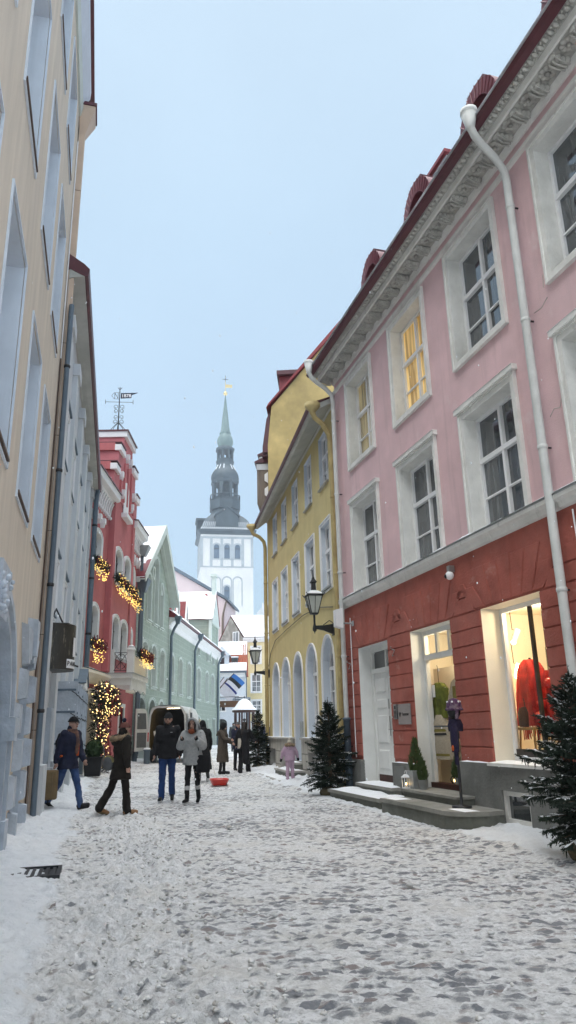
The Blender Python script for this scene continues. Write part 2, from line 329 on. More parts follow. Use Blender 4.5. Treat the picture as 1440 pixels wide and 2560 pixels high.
def pipe(B,s,u,z0,z1,y,matn='whitepipe',r=.055,top=None,joints=(2.,),name='drainpipe',boot=None,bowl=.24):
    """downpipe with collars; top = list of extra points up to the hopper, hopper at the end"""
    p=MB().use(matn); pts=[(u,s*y,z0),(u,s*y,z1)]+([(a,s*b,c) for a,b,c in top] if top else [])
    p.tube(pts,r,10); po=p.build(name,B)
    z=z0+.9
    while z<z1: MB().use(matn).lathe([(r+.002,0),(r+.012,.01),(r+.012,.05),(r+.002,.06)],(u,s*y,z),10).use('iron').box(u-.01,u+.01,0,s*y,z+.02,z+.04).build('collar',po); z+=2.
    if top:
        a,b,c=top[-1]; h=MB().use(matn).lathe([(r*.98,-.04),(r*1.15,.0),(r*2.0,bowl),(r*2.0,bowl),(r*2.15,bowl+.01),(r*2.15,bowl+.07),(r*1.9,bowl+.07),(r*1.8,bowl+.02)] if bowl>.2 else [(r*.98,-.04),(r*1.15,.0),(r*1.3,.03),(r*2.9,bowl),(r*2.9,bowl),(r*3.0,bowl+.08),(r*2.6,bowl+.08),(r*2.5,bowl+.02)],(a,s*b,c),14,cap=False); h.build('hopper',po)
    if boot:
        h=MB().use(boot[0]).lathe([(r+.02,0),(r+.02,boot[1]),(r+.035,boot[1]),(r+.035,boot[1]+.05),(r,boot[1]+.06)],(u,s*y,z0),12); h.build('boot',po)
    return po
def roof_seam(mb,u0,u1,A,Bp,step=.6,r=.02):
    u=u0+step/2
    while u<u1: mb.tube([(u,A[0],A[1]+.015),(u,Bp[0],Bp[1]+.015)],r,4); u+=step
def wl(y):   # x of the left facades at y
    pts=[(-10,1.45),(13.8,-4.75),(25.5,-7.4),(35,-7.5),(65,-6.35),(75,-6),(110,-6)]
    for (a,b),(c,d) in zip(pts,pts[1:]):
        if y<=c: return b+(d-b)*(y-a)/(c-a)
    return -6
def wr(y):
    pts=[(-10,9.4),(10.9,3.2),(17.3,1.29),(28.4,-.87),(34,-1.0),(60,-1.0),(76,0),(110,0)]
    for (a,b),(c,d) in zip(pts,pts[1:]):
        if y<=c: return b+(d-b)*(y-a)/(c-a)
    return 0
# ================================================================== PINK HOUSE (right, near)
def rects(*a): return [outline(*q) for q in a]
PH=facade('pink_house','pink plastered town house with red ground floor and carved grey cornice',(3.2,10.9),-16.6,'house')
s=1; UA,UB=-8.2,6.66
bays=[(4.17,5.8),(1.48,3.15),(-1.1,.58),(-3.75,-2.12),(-6.4,-4.75)]
up=[outline(a+.13,b-.13,7.64,9.76) for a,b in bays]; lo=[outline(a+.12,b-.12,4.49,6.55) for a,b in bays]
w=MB().use('pink'); wall_face(w,UA,UB,4.4,10.34,up+lo,0); w.use('pink'); w.box(UA,UB,-2.2,-8,0,10.3)
w.face([(UB,0,0),(UB,-2.25,0),(UB,-2.25,10.3),(UB,0,10.3)]); w.face([(UA,0,0),(UA,-2.25,0),(UA,-2.25,10.3),(UA,0,10.3)])
w.build('upper_wall',PH)
DOOR=(4.2,5.85,.42,3.25); SD=(1.55,3.14,.45,3.27); SW=(-1.02,.55,.97,3.29); OW=(-5.4,-3.9,.97,3.29)
w=MB().use('redwall'); wall_face(w,UA,UB,.8,4.34,rects(DOOR,SD,SW,OW),0)
# rusticated courses, flat arches of wedge stones over the openings
def block(a,b,c,d,t=.022,e=.012):  # a,b at the bottom edge, c,d at the top
    A=[(a[0],a[1]),(b[0],b[1]),(c[0],c[1]),(d[0],d[1])]; cx=sum(p[0] for p in A)/4; cz=sum(p[1] for p in A)/4
    def sh(p,k): 
        dx=p[0]-cx; dz=p[1]-cz
        return (p[0]-math.copysign(min(k,abs(dx)),dx),p[1]-math.copysign(min(k,abs(dz)),dz))
    w.frustum([sh(p,.006) for p in A],[sh(p,e+.006) for p in A],.001,t)
piers=[(5.85,6.63),(3.14,4.2),(.55,1.55),(-3.9,-1.02),(-8.2,-5.4)]
z=.9; rows=[1.19+.262*k for k in range(-1,9)]
for a,b in piers:
    for z0,z1 in zip(rows,rows[1:]): block((a,z0),(b,z0),(b,z1),(a,z1))
ops=[DOOR,SD,SW,OW]; T=4.02
for q in ops:
    c=(q[0]+q[1])/2; hw=(q[1]-q[0])/2+.1
    ts=[-1+2*k/7 for k in range(8)]
    for t0,t1 in zip(ts,ts[1:]):
        tt=T if abs(t0+t1)<.2 else T-.04-.28*((abs(t0+t1)/2)>.75)
        block((c+t0*hw,q[3]+.02),(c+t1*hw,q[3]+.02),(c+t1*hw*1.5,tt),(c+t0*hw*1.5,tt))
for a,b in piers:
    for z0,z1 in ((3.29,3.55),(3.55,3.80)):
        e0=(z0-3.27)*.42/.75*1.05+.12; e1=(z1-3.27)*.42/.75*1.05+.12
        if b-a>2*e1+.1: block((a+e0,z0),(b-e0,z0),(b-e1,z1),(a+e1,z1))
w.build('ground_floor_wall',PH)
p=MB().use('grey_plinth')
for a,b,zt in ((5.85,6.66,.86),(3.14,4.2,.86),(-8.2,1.55,.96)):
    if a<-1:
        wall_face(p,a,b,-.3,zt,rects((-.32,.38,.15,.60)),.07); p.face([(a,.07,zt),(b,.07,zt),(b,0,zt),(a,0,zt)]); p.face([(b,.07,-.3),(b,0,-.3),(b,0,zt),(b,.07,zt)])
    else: p.box(a,b,-.02,.07,-.3,zt)
po=p.build('plinth',PH); snowstrip(po,.6,1.53,.0,.07,.962,.035); snowstrip(po,3.18,4.15,0,.07,.862,.04)
bw=window(PH,1,outline(-.32,.38,.15,.60),rev=.10,trim=.0,cols=1,bars=(),frame='oldwhite',pane='panedark',fw=.07,revm='grey_plinth',name='basement_window')
bw.location.y=.07
q=MB().use('concrete').box(-.75,.5,.07,.3,-.1,.10); lo_=q.build('ledge',PH); snowstrip(lo_,-.72,.48,.08,.3,.104,.04)
# string course
st=MB().use('oldwhite').prism([(0,4.27),(.05,4.29),(.07,4.36),(.13,4.40),(.13,4.46),(0,4.49)],UA,UB,'x'); so=st.build('string_course',PH); 
st=MB().use('zinc').prism([(.135,4.455),(.15,4.47),(0,4.50)],UA,UB-.02,'x'); st.build('flashing',so)
snowstrip(so,UA,UB,0,.14,4.49,.05,n=90)
# windows
for k,ol in enumerate(up):
    window(PH,1,ol,rev=.27,trim=.13,mid=.6,bars=(.29,),pane='panelit' if k==1 else 'panewarm' if k==0 else 'pane',sill='darkframe',sd=-.035,sh=.03,snow=False,label='upper window glowing warm yellow' if k==1 else None)
for k,ol in enumerate(lo):
    wo=window(PH,1,ol,rev=.27,trim=.13,mid=.62,bars=(.3,),pane='pane',trimbot=False,hood=.06)
    us=[p[0] for p in ol]; snowstrip(wo,min(us)-.18,max(us)+.18,0,.11,6.52+.24,.03)
# door
def niche(B,q,rev,mname,name):
    r=MB().use(mname); u0,u1,z0,z1=q; r.strip([(u,0,z) for u,z in outline(*q)],[(u,-rev,z) for u,z in outline(*q)]); return r.build(name,B)
d=niche(PH,DOOR,.38,'white','front_door')
u0,u1,z0,z1=DOOR; zt=2.72; y=-.36
f=MB().use('white'); f.box(u0,u0+.1,y,y+.08,z0,z1); f.box(u1-.1,u1,y,y+.08,z0,z1); f.box(u0+.1,u1-.1,y,y+.08,z1-.1,z1); f.box(u0+.1,u1-.1,y,y+.11,zt-.05,zt+.05); f.box((u0+u1)/2-.035,(u0+u1)/2+.035,y,y+.07,zt+.05,z1-.1); f.build('frame',d)
for a,b in ((u0+.1,(u0+u1)/2-.008),((u0+u1)/2+.008,u1-.1)):
    l=MB().use('white').box(a,b,y,y+.045,z0+.14,zt-.05)
    H=zt-.05-z0-.14
    for e0,e1 in ((.05,.24),(.3,.58),(.64,.74),(.8,.95)):
        i=.09; l.frustum([(a+i,z0+.14+H*e0),(b-i,z0+.14+H*e0),(b-i,z0+.14+H*e1),(a+i,z0+.14+H*e1)],[(a+i+.04,z0+.14+H*e0+.03),(b-i-.04,z0+.14+H*e0+.03),(b-i-.04,z0+.14+H*e1-.03),(a+i+.04,z0+.14+H*e1-.03)],y+.046,y+.066)
    l.build('door_leaf',d)
c=(u0+u1)/2
h=MB().use('steel').box(c-.055,c-.02,y+.066,y+.075,1.35,1.75).box(c-.15,c-.03,y+.09,y+.11,1.47,1.49).box(c-.05,c-.02,y+.066,y+.08,1.9,2.1); h.build('handle',d)
pn=MB().use('panedark'); pn.face([(u0+.1,y+.02,zt+.05),(u1-.1,y+.02,zt+.05),(u1-.1,y+.02,z1-.1),(u0+.1,y+.02,z1-.1)]); pn.build('transom_pane',d,normals=False)
Mt=Matrix.Translation((4.72,y+.03,2.93))@Matrix(((-1,0,0,0),(0,0,1,0),(0,1,0,0),(0,0,0,1)))
text('2',.22,'gold',d,Mt,'house_number'); text('2',.22,'iron',d,Mt@Matrix.Translation((.2,-.02,0)),'house_number')
q=MB().use('darkwood').box(u0+.1,u1-.1,y,y+.05,z0,z0+.14); q.build('threshold',d)
# shop door display
d=niche(PH,SD,.34,'white','shop_doorway'); u0,u1,z0,z1=SD; y=-.32
f=MB().use('white'); f.box(u0,u0+.09,y,y+.08,z0,z1); f.box(u1-.09,u1,y,y+.08,z0,z1); f.box(u0+.09,u1-.09,y,y+.08,z1-.09,z1); f.box(u0+.09,u1-.09,y,y+.1,2.72,2.82)
for t in(.36,.7): f.box(u0+.09+(u1-u0-.18)*t-.03,u0+.09+(u1-u0-.18)*t+.03,y,y+.06,2.82,z1-.09)
f.build('frame',d)
n=MB().use('cream'); n.box(u0-.2,u1+.72,-1.25,-1.2,z0,z1+.1)
for a in(u0-.2,u1+.67): n.box(a,a+.05,-1.2,y-.001,z0,z1+.1)
n.box(u0-.15,u1+.67,-1.2,y-.001,z1+.05,z1+.1); n.box(u0-.15,u1+.67,-1.2,y-.001,z0-.1,z0+.02)
n.box(u0-.15,u1+.67,-.80,-.78,z0+.02,2.62); n.build('display_room',d)
pn=MB().use('clear'); pn.face([(u0+.09,y+.03,2.82),(u1-.09,y+.03,2.82),(u1-.09,y+.03,z1-.09),(u0+.09,y+.03,z1-.09)][::-1]); pn.build('transom_pane',d,normals=False)
q=MB().use('darkwood').box(u0+.02,u1-.02,y-.05,y+.12,z0,z0+.1); q.build('threshold',d)
# shop window with lit display
d=niche(PH,SW,.42,'cream','shop_window'); u0,u1,z0,z1=SW; y=-.40
f=MB().use('whiteclean'); f.box(u0,u0+.07,y,y+.07,z0,z1); f.box(u1-.07,u1,y,y+.07,z0,z1); f.box(u0+.07,u1-.07,y,y+.07,z1-.07,z1); f.use('darkframe').box(u0+.07,u1-.07,y,y+.07,z0+.08,z0+.19).box(-.235,-.195,y,y+.06,z0+.19,z1-.07); f.use('whiteclean').box(u0+.07,u1-.07,y,y+.07,z0,z0+.08); f.build('frame',d)
n=MB().use('cream'); a,b=u0-.25,u1+.75; n.box(a,b,-1.75,-1.7,z0,z1+.1)
for c_ in(a,b-.05): n.box(c_,c_+.05,-1.7,y-.001,z0,z1+.1)
n.box(a+.05,b-.05,-1.7,y-.001,z1+.05,z1+.1); n.box(a+.05,b-.05,-1.7,y-.001,z0-.08,z0+.04)
n.use('brickcream').box(a+.05,-.35,-1.62,-1.699,z0+.04,z1+.05) if 'brickcream' in MATS else None
n.build('display_room',d)
pn=MB().use('clear'); pn.face([(u0+.07,y+.03,z0+.19),(u1-.07,y+.03,z0+.19),(u1-.07,y+.03,z1-.07),(u0+.07,y+.03,z1-.07)][::-1]); pn.build('pane',d,normals=False)
q=MB().use('oldwhite').box(u0-.05,u1+.06,y,.12,z0-.04,z0); so=q.build('sill',d); snowstrip(so,u0,u1+.04,-.3,.12,z0+.004,.04)
window(PH,1,outline(*OW),rev=.35,trim=0,mid=None,bars=(),pane='panewarm',revm='cream',name='shop_window')
# cornice
c=MB().use('oldwhite'); c.prism([(0,9.98),(.05,10.0),(.05,10.07),(.02,10.10),(0,10.10)],UA,UB,'x')
c.prism([(0,10.25),(.03,10.25),(.09,10.33),(.09,10.40),(0,10.40)],UA,UB,'x')
c.box(UA,UB,.42,.455,10.31,10.455)
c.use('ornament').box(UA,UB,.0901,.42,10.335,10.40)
c.prism([(.455,10.44),(.50,10.455),(.60,10.475),(.60,10.50),(.455,10.50)],UA,UB,'x')
u=-7.71
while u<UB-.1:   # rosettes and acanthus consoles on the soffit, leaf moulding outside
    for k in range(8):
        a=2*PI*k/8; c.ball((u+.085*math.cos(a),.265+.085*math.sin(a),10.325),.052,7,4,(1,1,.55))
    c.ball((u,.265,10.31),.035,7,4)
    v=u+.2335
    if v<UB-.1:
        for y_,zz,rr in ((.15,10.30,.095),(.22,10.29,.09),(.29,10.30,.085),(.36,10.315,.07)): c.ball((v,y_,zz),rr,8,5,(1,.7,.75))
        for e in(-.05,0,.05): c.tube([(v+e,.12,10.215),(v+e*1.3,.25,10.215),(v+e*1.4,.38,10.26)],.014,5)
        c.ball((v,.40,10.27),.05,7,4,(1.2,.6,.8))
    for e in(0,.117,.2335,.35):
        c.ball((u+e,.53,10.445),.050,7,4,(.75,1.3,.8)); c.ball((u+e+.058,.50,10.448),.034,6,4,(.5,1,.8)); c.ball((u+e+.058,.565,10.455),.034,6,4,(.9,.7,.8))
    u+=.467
c.build('cornice',PH)
# mansard roof, gutter, dormers
r=MB().use('darkred'); r.prism([(.60,10.45),(.70,10.47),(.74,10.53),(.62,10.62),(.60,10.62)],UA,UB+.1,'x')
r.prism([(.61,10.56),(.61,10.60),(-1.8,12.9),(-4.2,14.3),(-8.3,10.6),(-8.2,10.4),(-.5,10.401),(.55,10.5)],UA,UB+.1,'x')
roof_seam(r,UA,UB,(.61,10.60),(-1.8,12.9)); ro=r.build('roof',PH)
snowstrip(ro,UA,UB,.66,.775,10.545,.05,n=80)
for u0 in (5.0,2.35,-.27,-2.92,-5.5):
    dm=MB().use('dormerred'); n=14; rr=.66; zc=12.5; y0=-.50
    arc=[(u0+rr*math.cos(PI*k/n),zc+rr*1.15*math.sin(PI*k/n)) for k in range(n+1)]
    ol=[(u0-rr,11.6)]+arc[::-1]+[(u0+rr,11.6)]; inn=[(u0+(a-u0)*.68,11.6+(b-11.6)*.80) for a,b in ol]
    dm.strip([(a,y0,b) for a,b in ol],[(a,y0,b) for a,b in inn],False); dm.strip([(a,y0,b) for a,b in inn],[(a,y0-.22,b) for a,b in inn],False)
    dm.grid([[(a,y_,b) for a,b in ol] for y_ in(y0,-1.2,-2.6)]); dm.face([(a,y0-.22,b) for a,b in inn])
    for k in range(1,n): dm.tube([(arc[k][0],y0+.01,arc[k][1]),(u0+(arc[k][0]-u0)*.70,y0+.01,11.6+(arc[k][1]-11.6)*.81)],.012,4)
    do=dm.build('dormer',ro,normals=False)
    snowstrip(do,u0-.3,u0+.3,-1.0,y0,zc+rr*1.12,.06)
ch=MB().use('greywhite').box(3.6,4.6,-3.0,-2.2,12.5,15.6); ch.use('redroof').box(3.5,4.7,-3.1,-2.1,15.6,15.7).use('black').box(3.85,4.4,-2.198,-2.19,15.2,15.48).box(3.592,3.599,-2.8,-2.4,15.2,15.48); co=ch.build('chimney',ro); snowstrip(co,3.55,4.65,-3.0,-2.15,15.71,.08)
pipe(PH,1,-1.68,.25,9.65,.14,'whitepipe',.062,top=[(-1.69,.17,9.85),(-1.74,.34,10.0),(-1.82,.6,10.12),(-1.87,.76,10.22),(-1.88,.82,10.36)],boot=('bluegrey',1.7))
pipe(PH,1,6.42,.2,9.65,.14,'whitepipe',.058,top=[(6.41,.17,9.85),(6.38,.34,10.0),(6.32,.6,10.12),(6.28,.76,10.22),(6.27,.82,10.36)],boot=('bluegrey',1.5))
for q in([(-2.0,.03,.3),(-1.99,.03,3.0),(-1.97,.03,4.2)],[(6.2,.03,.9),(6.2,.03,4.0)]): MB().use('whiteclean').tube(q,.012,5).build('cable',PH)
# cracks in the plaster
for pts in ([(-1.75,5.62),(-1.86,5.70),(-1.98,5.66),(-2.05,5.80),(-2.12,5.83)],[(-1.72,7.3),(-1.9,7.28),(-2.05,7.36)],[(-2.0,7.55),(-2.02,7.75)]):
    MB().use('ornament').tube([(a,.001,b) for a,b in pts],.006,4).build('plaster_crack',PH)
# ------------------------------------------------------------------ steps before the pink house
def ltag(o,label,cat,group=None): return tag(o,label,cat,group)
def child_of_facade(F,name,label,cat,loc,rz=0,group=None):
    M=Matrix.Translation(F.location)@Matrix.Rotation(F.rotation_euler.z,4,'Z')
    p=M@Vector(loc); return empty(name,p,F.rotation_euler.z+rz,label,cat,group)
ZR=Vector((0,0,0))
st=child_of_facade(PH,'stone_steps','low mossy stone steps with a thick snow layer below the white panelled door','steps',(4.7,0,0))
b=MB().use('concrete').box(-1.35,1.4,.071,.72,-.05,.22); b.use('stepstone').box(-1.38,1.43,.071,.76,.22,.28); lo1=b.build('lower_step',st); snowstrip(lo1,-1.3,1.38,.1,.74,.282,.06)
b=MB().use('concrete').box(-.95,.9,-.38,.28,.2,.37); b.use('stepstone').box(-.97,.93,-.3,.31,.37,.42); lo2=b.build('upper_step',st); snowstrip(lo2,-.9,.9,-.3,.3,.422,.05)
st=child_of_facade(PH,'stone_steps','bare stone steps with a rounded end below the lit clothes doorway','steps',(1.6,0,0))
rd=[(-1.25,.071),(-1.32,.35),(-1.26,.62),(-1.12,.78),(-.92,.85),(1.4,.85),(1.4,.071)]
b=MB().use('concrete').prism(rd,-.05,.27,'z'); b.use('stepstone').prism([(a*1.015,y_+.02*(y_>.1)) for a,y_ in rd],.27,.33,'z'); l1=b.build('lower_step',st); snowstrip(l1,.9,1.36,.5,.8,.331,.02); snowstrip(l1,-1.25,-.75,.45,.7,.332,.02)
b=MB().use('concrete').box(-.45,1.5,-.38,.36,.3,.42); b.use('stepstone').box(-.47,1.53,-.3,.39,.42,.46); b.build('upper_step',st)
# things on the wall
o=child_of_facade(PH,'wall_plaque','grey acrylic plaque with a heart mark beside the entry phone','plaque',(3.55,.024,1.755))
MB().use('acryl').box(-.28,.28,.012,.022,-.19,.19).build('plate',o); m=MB().use('steel')
for a in(-.25,.25):
    for b_ in(-.16,.16): m.lathe([(.012,0),(.012,.01)],(0,0,0),8)
m=MB().use('steel')
for a in(-.25,.25):
    for b_ in(-.16,.16): m.box(a-.01,a+.01,-.001,.027,b_-.01,b_+.01)
m.build('bolt',o)
Mq=Matrix(((-1,0,0,0),(0,0,1,.024),(0,1,0,0),(0,0,0,1)))
text('Lucerne',.085,'darkframe',o,Mq@Matrix.Translation((.06,0,0)),'lettering')
hb=MB().use('darkframe'); ht=[(.16*math.sin(t)**3*.33,.33*(.13*math.cos(t)-.05*math.cos(2*t)-.02*math.cos(3*t)-.01*math.cos(4*t))) for t in [2*PI*k/20 for k in range(20)]]
hb.prism([(.19+a,b) for a,b in ht],.0225,.026); hb.build('heart_mark',o)
o=child_of_facade(PH,'entry_phone','narrow steel entry phone between the white door and the plaque','intercom',(3.94,.022,1.81))
MB().use('steel').box(-.075,.075,.001,.035,-.14,.14).build('case',o); MB().use('iron').box(-.04,.04,.0352,.037,.05,.11).box(-.09,-.076,.001,.03,-.14,.14).build('speaker_grille',o)
m=MB().use('iron'); 
for k in range(6): m.box(-.05,.05,.0352,.042,-.12+.025*k,-.108+.025*k)
m.build('button',o)
o=child_of_facade(PH,'electricity_box','flat grey electricity box door in the plinth left of the clothes doorway','box',(3.82,.071,.56))
MB().use('grey_plinth').box(-.24,.24,.001,.03,-.24,.24).build('case',o); MB().use('iron').box(-.2,-.18,.0302,.04,-.03,.03).build('lock',o); MB().use('grey_plinth').box(-.225,.225,.0301,.036,-.225,.225).build('door',o)
o=child_of_facade(PH,'security_camera','white dome security camera under the pink storey','camera',(1.25,.025,4.02))
MB().use('steel').box(-.045,.045,0,.1,.02,.13).build('bracket',o); MB().use('whiteclean').ball((0,.08,-.04),.075,12,8).build('housing',o); MB().use('black').ball((.02,.13,-.05),.042,10,6).build('lens',o)
o=child_of_facade(PH,'wall_floodlight','white box floodlight on a short arm at the house corner','lamp',(6.05,.02,3.95))
MB().use('zincpipe').tube([(0,0,-.1),(0,.3,-.1)],.022,6).box(-.05,.05,0,.02,-.16,-.04).build('arm',o); MB().use('whiteclean').frustum([(-.11,-.22),(.11,-.22),(.11,.24),(-.11,.24)],[(-.08,-.18),(.08,-.18),(.08,.2),(-.08,.2)],.28,.45).build('housing',o)
for k,(u,z,lb) in enumerate(((6.3,2.95,'small metal hook on the red wall left of the white door'),(3.85,3.0,'small metal hook on the red wall right of the white door'))):
    o=child_of_facade(PH,'wall_hook',lb,'hook',(u,.024,z)); m=MB().use('steel').tube([(0,0,0),(.01,.05,.02),(-.08,.12,.03),(-.1,.12,.06)],.012,5).tube([(0,.02,-.1),(.03,.05,-.12),(0,0,.0)],.008,5); m.build('hook_bar',o)
# ================================================================== YELLOW HOUSE (right, second)
YH=facade('yellow_house','yellow plastered house with tall arched ground floor windows',(1.29,17.3),-11,'house')
UA,UB=.05,11.35
t3=[outline(a,b,7.95,9.5) for a,b in((.9,1.97),(2.95,4.0),(5.03,6.08),(7.05,8.1),(9.0,10.02))]
t2=[outline(a+.1,b-.1,5.1,6.87) for a,b in((.88,2.1),(2.8,4.12),(5.0,6.22),(7.0,8.22),(8.98,10.16))]
AR=[(1.0,2.42),(2.93,4.42),(4.9,6.42),(6.9,8.5),(8.9,10.45)]
t1=[outline(a+.09,b-.09,1.27,3.82,.75,12) for k,(a,b) in enumerate(AR)]; t1[2]=outline(5.0,6.32,.62,3.78,.68,12)
w=MB().use('yellow'); wall_face(w,UA,UB,1.24,9.95,t1[:2]+t1[3:]+t2+t3+[t1[2][:0] or outline(5.0,6.32,1.24,3.78,.68,12)],0)
w.box(UA,UB,-.9,-8,0,9.9); w.face([(UB,0,0),(UB,-.95,0),(UB,-.95,9.95),(UB,0,9.95)]); w.face([(UA,0,0),(UA,-.95,0),(UA,-.95,9.95),(UA,0,9.95)]); w.build('wall',YH)
p=MB().use('limeblock')
for a,b,hs in ((UA,5.0,[outline(3.05,4.1,.2,.9)]),(6.32,UB,[outline(7.5,8.5,.22,.93),outline(9.55,10.7,.22,.9)])):
    wall_face(p,a,b,-.2,1.24,hs,.10); p.face([(a,0,1.24),(b,0,1.24),(b,.1,1.24),(a,.1,1.24)])
    for e in(a,b): p.face([(e,0,-.2),(e,.1,-.2),(e,.1,1.24),(e,0,1.24)])
po=p.build('plinth',YH)
c=MB().use('limestone')
for a,b in((UA,4.98),(6.34,UB)): c.box(a,b,0,.16,1.24,1.29)
c.build('coping',po); snowstrip(po,UA,4.9,.02,.16,1.292,.03); snowstrip(po,6.4,UB,.02,.16,1.292,.03)
for q in(outline(3.05,4.1,.2,.9),outline(7.5,8.5,.22,.93),outline(9.55,10.7,.22,.9)):
    bw=window(YH,1,q,rev=.25,trim=0,cols=2,bars=(),pane='panedark',frame='oldwhite',revm='limestone',name='basement_window'); bw.location.y=.1
for ol in t3: window(YH,1,ol,rev=.16,trim=0,td=0,mid=.6,bars=(.3,),pane='panewhite',revm='paleblue',sill='limestone',sd=.07,sh=.03,snow=False,fw=.06)
for ol in t2: window(YH,1,ol,rev=.17,trim=.1,td=.015,mid=.6,bars=(.3,),pane='panewhite',revm='paleblue',trimm='whiteclean',sill='zincpipe',sd=.05,sh=.05,snow=False)
for k,ol in enumerate(t1):
    if k==2: continue
    window(YH,1,ol,rev=.24,trim=.09,td=.015,mid=.70,bars=(.25,.47),cols=2,pane='panewhite',revm='paleblue',trimm='whiteclean',sill='limestone',sd=.07,fan=True,trimbot=False)
ol=t1[2]; d=MB().use('paleblue'); d.strip([(u,0,z) for u,z in ol],[(u,-.5,z) for u,z in ol]); g=grow(ol,.1,False); d.use('whiteclean'); A=[(u,.001,z) for u,z in ol[1:]+ol[:1]]; B=[(u,.001,z) for u,z in g[1:]+g[:1]]; A2=[(u,.03,z) for u,_,z in A]; B2=[(u,.03,z) for u,_,z in B]; d.strip(A2,B2,False); d.strip(A,A2,False); d.strip(B,B2,False)
d=d.build('arched_doorway',YH)
f=MB().use('darkwood'); f.prism([(u,z) for u,z in ol],-.5,-.46); 
for a,b in((5.08,5.63),(5.69,6.24)):
    for z0,z1 in((.75,1.3),(1.4,2.3),(2.4,2.85)): f.frustum([(a,z0),(b,z0),(b,z1),(a,z1)],[(a+.05,z0+.05),(b-.05,z0+.05),(b-.05,z1-.05),(a+.05,z1-.05)],-.459,-.43)
f.box(5.0,6.32,-.459,-.4,2.95,3.05); f.build('door_leaf',d); MB().use('gold').box(5.6,5.62,-.43,-.36,1.6,1.75).build('handle',d)
# eave: white boxed soffit
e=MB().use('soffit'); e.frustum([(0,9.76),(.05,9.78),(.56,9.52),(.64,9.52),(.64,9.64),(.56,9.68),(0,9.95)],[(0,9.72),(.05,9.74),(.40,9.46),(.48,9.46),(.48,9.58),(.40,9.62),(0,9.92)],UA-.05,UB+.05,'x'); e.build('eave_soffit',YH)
r=MB().use('darkred'); r.frustum([(.64,9.60),(.70,9.61),(.72,9.67),(.64,9.74),(0,10.0),(-4,11.6),(-8.2,9.9),(0,9.96)],[(.48,9.54),(.54,9.55),(.56,9.61),(.48,9.68),(0,10.0),(-4,11.6),(-8.2,9.9),(0,9.96)],UA-.05,UB+.08,'x'); r.build('roof',YH)
pipe(YH,1,.12,.25,8.6,.11,'yellowpipe',.07,top=[(.1,.16,8.9),(.02,.34,9.15),(-.06,.56,9.28),(-.08,.62,9.42)],bowl=.16)
pipe(YH,1,11.25,.25,8.65,.11,'yellowpipe',.075,top=[(11.26,.16,8.9),(11.28,.34,9.1),(11.3,.58,9.22),(11.3,.64,9.36)],bowl=.16)
MB().use('iron').tube([(.95,.02,4.5),(2.5,.03,4.75),(4.6,.03,4.85),(7.0,.03,4.8),(9.6,.03,4.7),(10.7,.03,4.35),(11.2,.03,3.9)],.012,4).build('cable',YH)
m=MB().use('zincpipe').box(4.6,4.82,.1,.16,1.32,1.75); m.build('letter_box',YH)
st=child_of_facade(YH,'stone_steps','snowy stone steps under the dark arched door of the yellow house','steps',(5.5,0,0))
for k,(a,b,d_,z0,z1) in enumerate(((-1.9,1.9,1.0,0,.21),(-1.0,1.1,.62,.21,.40),(-.62,.8,.32,.40,.6))):
    q=MB().use('concrete').box(a,b,-.45 if k==2 else .101,d_,z0-.06,z1-.05).use('limestone').box(a-.03,b+.03,-.44 if k==2 else .1015,d_+.03,z1-.05,z1)
    so=q.build('step',st); snowstrip(so,a+.05,b-.3,.15,d_-.03,z1+.002,.05)
# ------------------------------------------------------------------ tall yellow neighbour seen above the roof
TH=facade('tall_house','tall old yellow house with a stained gable rising behind the arched yellow house',(1.29-.1908*11.6,17.3+.9816*11.6),3,'house')
w=MB().use('yellowdirty'); w.prism([(-.12,0),(-.12,13.3),(-.30,15.1),(-4.6,20.3),(-9,15.1),(-9,0)],0,9,'x'); w.build('wall',TH)
r=MB().use('redroof'); 
r.prism([(-.08,15.0),(-.16,15.18),(-4.6,20.5),(-9.1,15.1),(-9.0,15.0),(-4.6,20.2)],-.14,9.2,'x'); ro=r.build('roof',TH)
dm=MB().use('redroof').box(.8,2.8,-.62,-2.4,15.7,16.95).use('darkred').box(.55,3.0,-.52,-2.8,16.95,17.15).use('panedark').box(1.1,2.5,-.58,-.621,15.9,16.8); dm.build('dormer',ro)
r=MB().use('darkred').prism([(.12,13.0),(.12,13.25),(-.06,14.55),(-.2,14.9),(-.2,13.0)],.1,.6,'x').box(.2,9,-.2,.15,12.88,13.05); r.build('eave_board',TH)
def oriel(u0,u1,z0,z1,y1,dark=False):
    o_=MB().use('timber'); o_.prism([(-.2,z0),(y1*.3,z0-.25),(y1,z0+.1),(y1,z1),(-.2,z1)],u0,u1,'x')
    for k in range(1,5): o_.box(u0-.012,u0-.001,y1*k/5-.02,y1*k/5+.02,z0,z1-.05)
    o_.use('greywhite').box(u0-.03,u1+.03,-.1,y1+.02,z1-.32,z1-.05)
    ob=o_.build('oriel',TH); q=MB().use('darkred').prism([(-.2,z1),(y1+.1,z1),(y1+.1,z1+.06),(-.2,z1+.42)],u0-.08,u1+.08,'x'); q.build('oriel_roof',ob)
    g_=MB().use('whiteclean')
    for zz in(z0+.35,z0+1.0): g_.prism([(-.06,zz),(.09,zz+.12),(.09,zz+.40),(-.06,zz+.52)],u0-.06,u0-.015,'x')
    g_.build('ornament_board',ob)
oriel(.6,2.6,10.75,12.7,.42); oriel(2.8,4.8,12.9,13.9,.5)
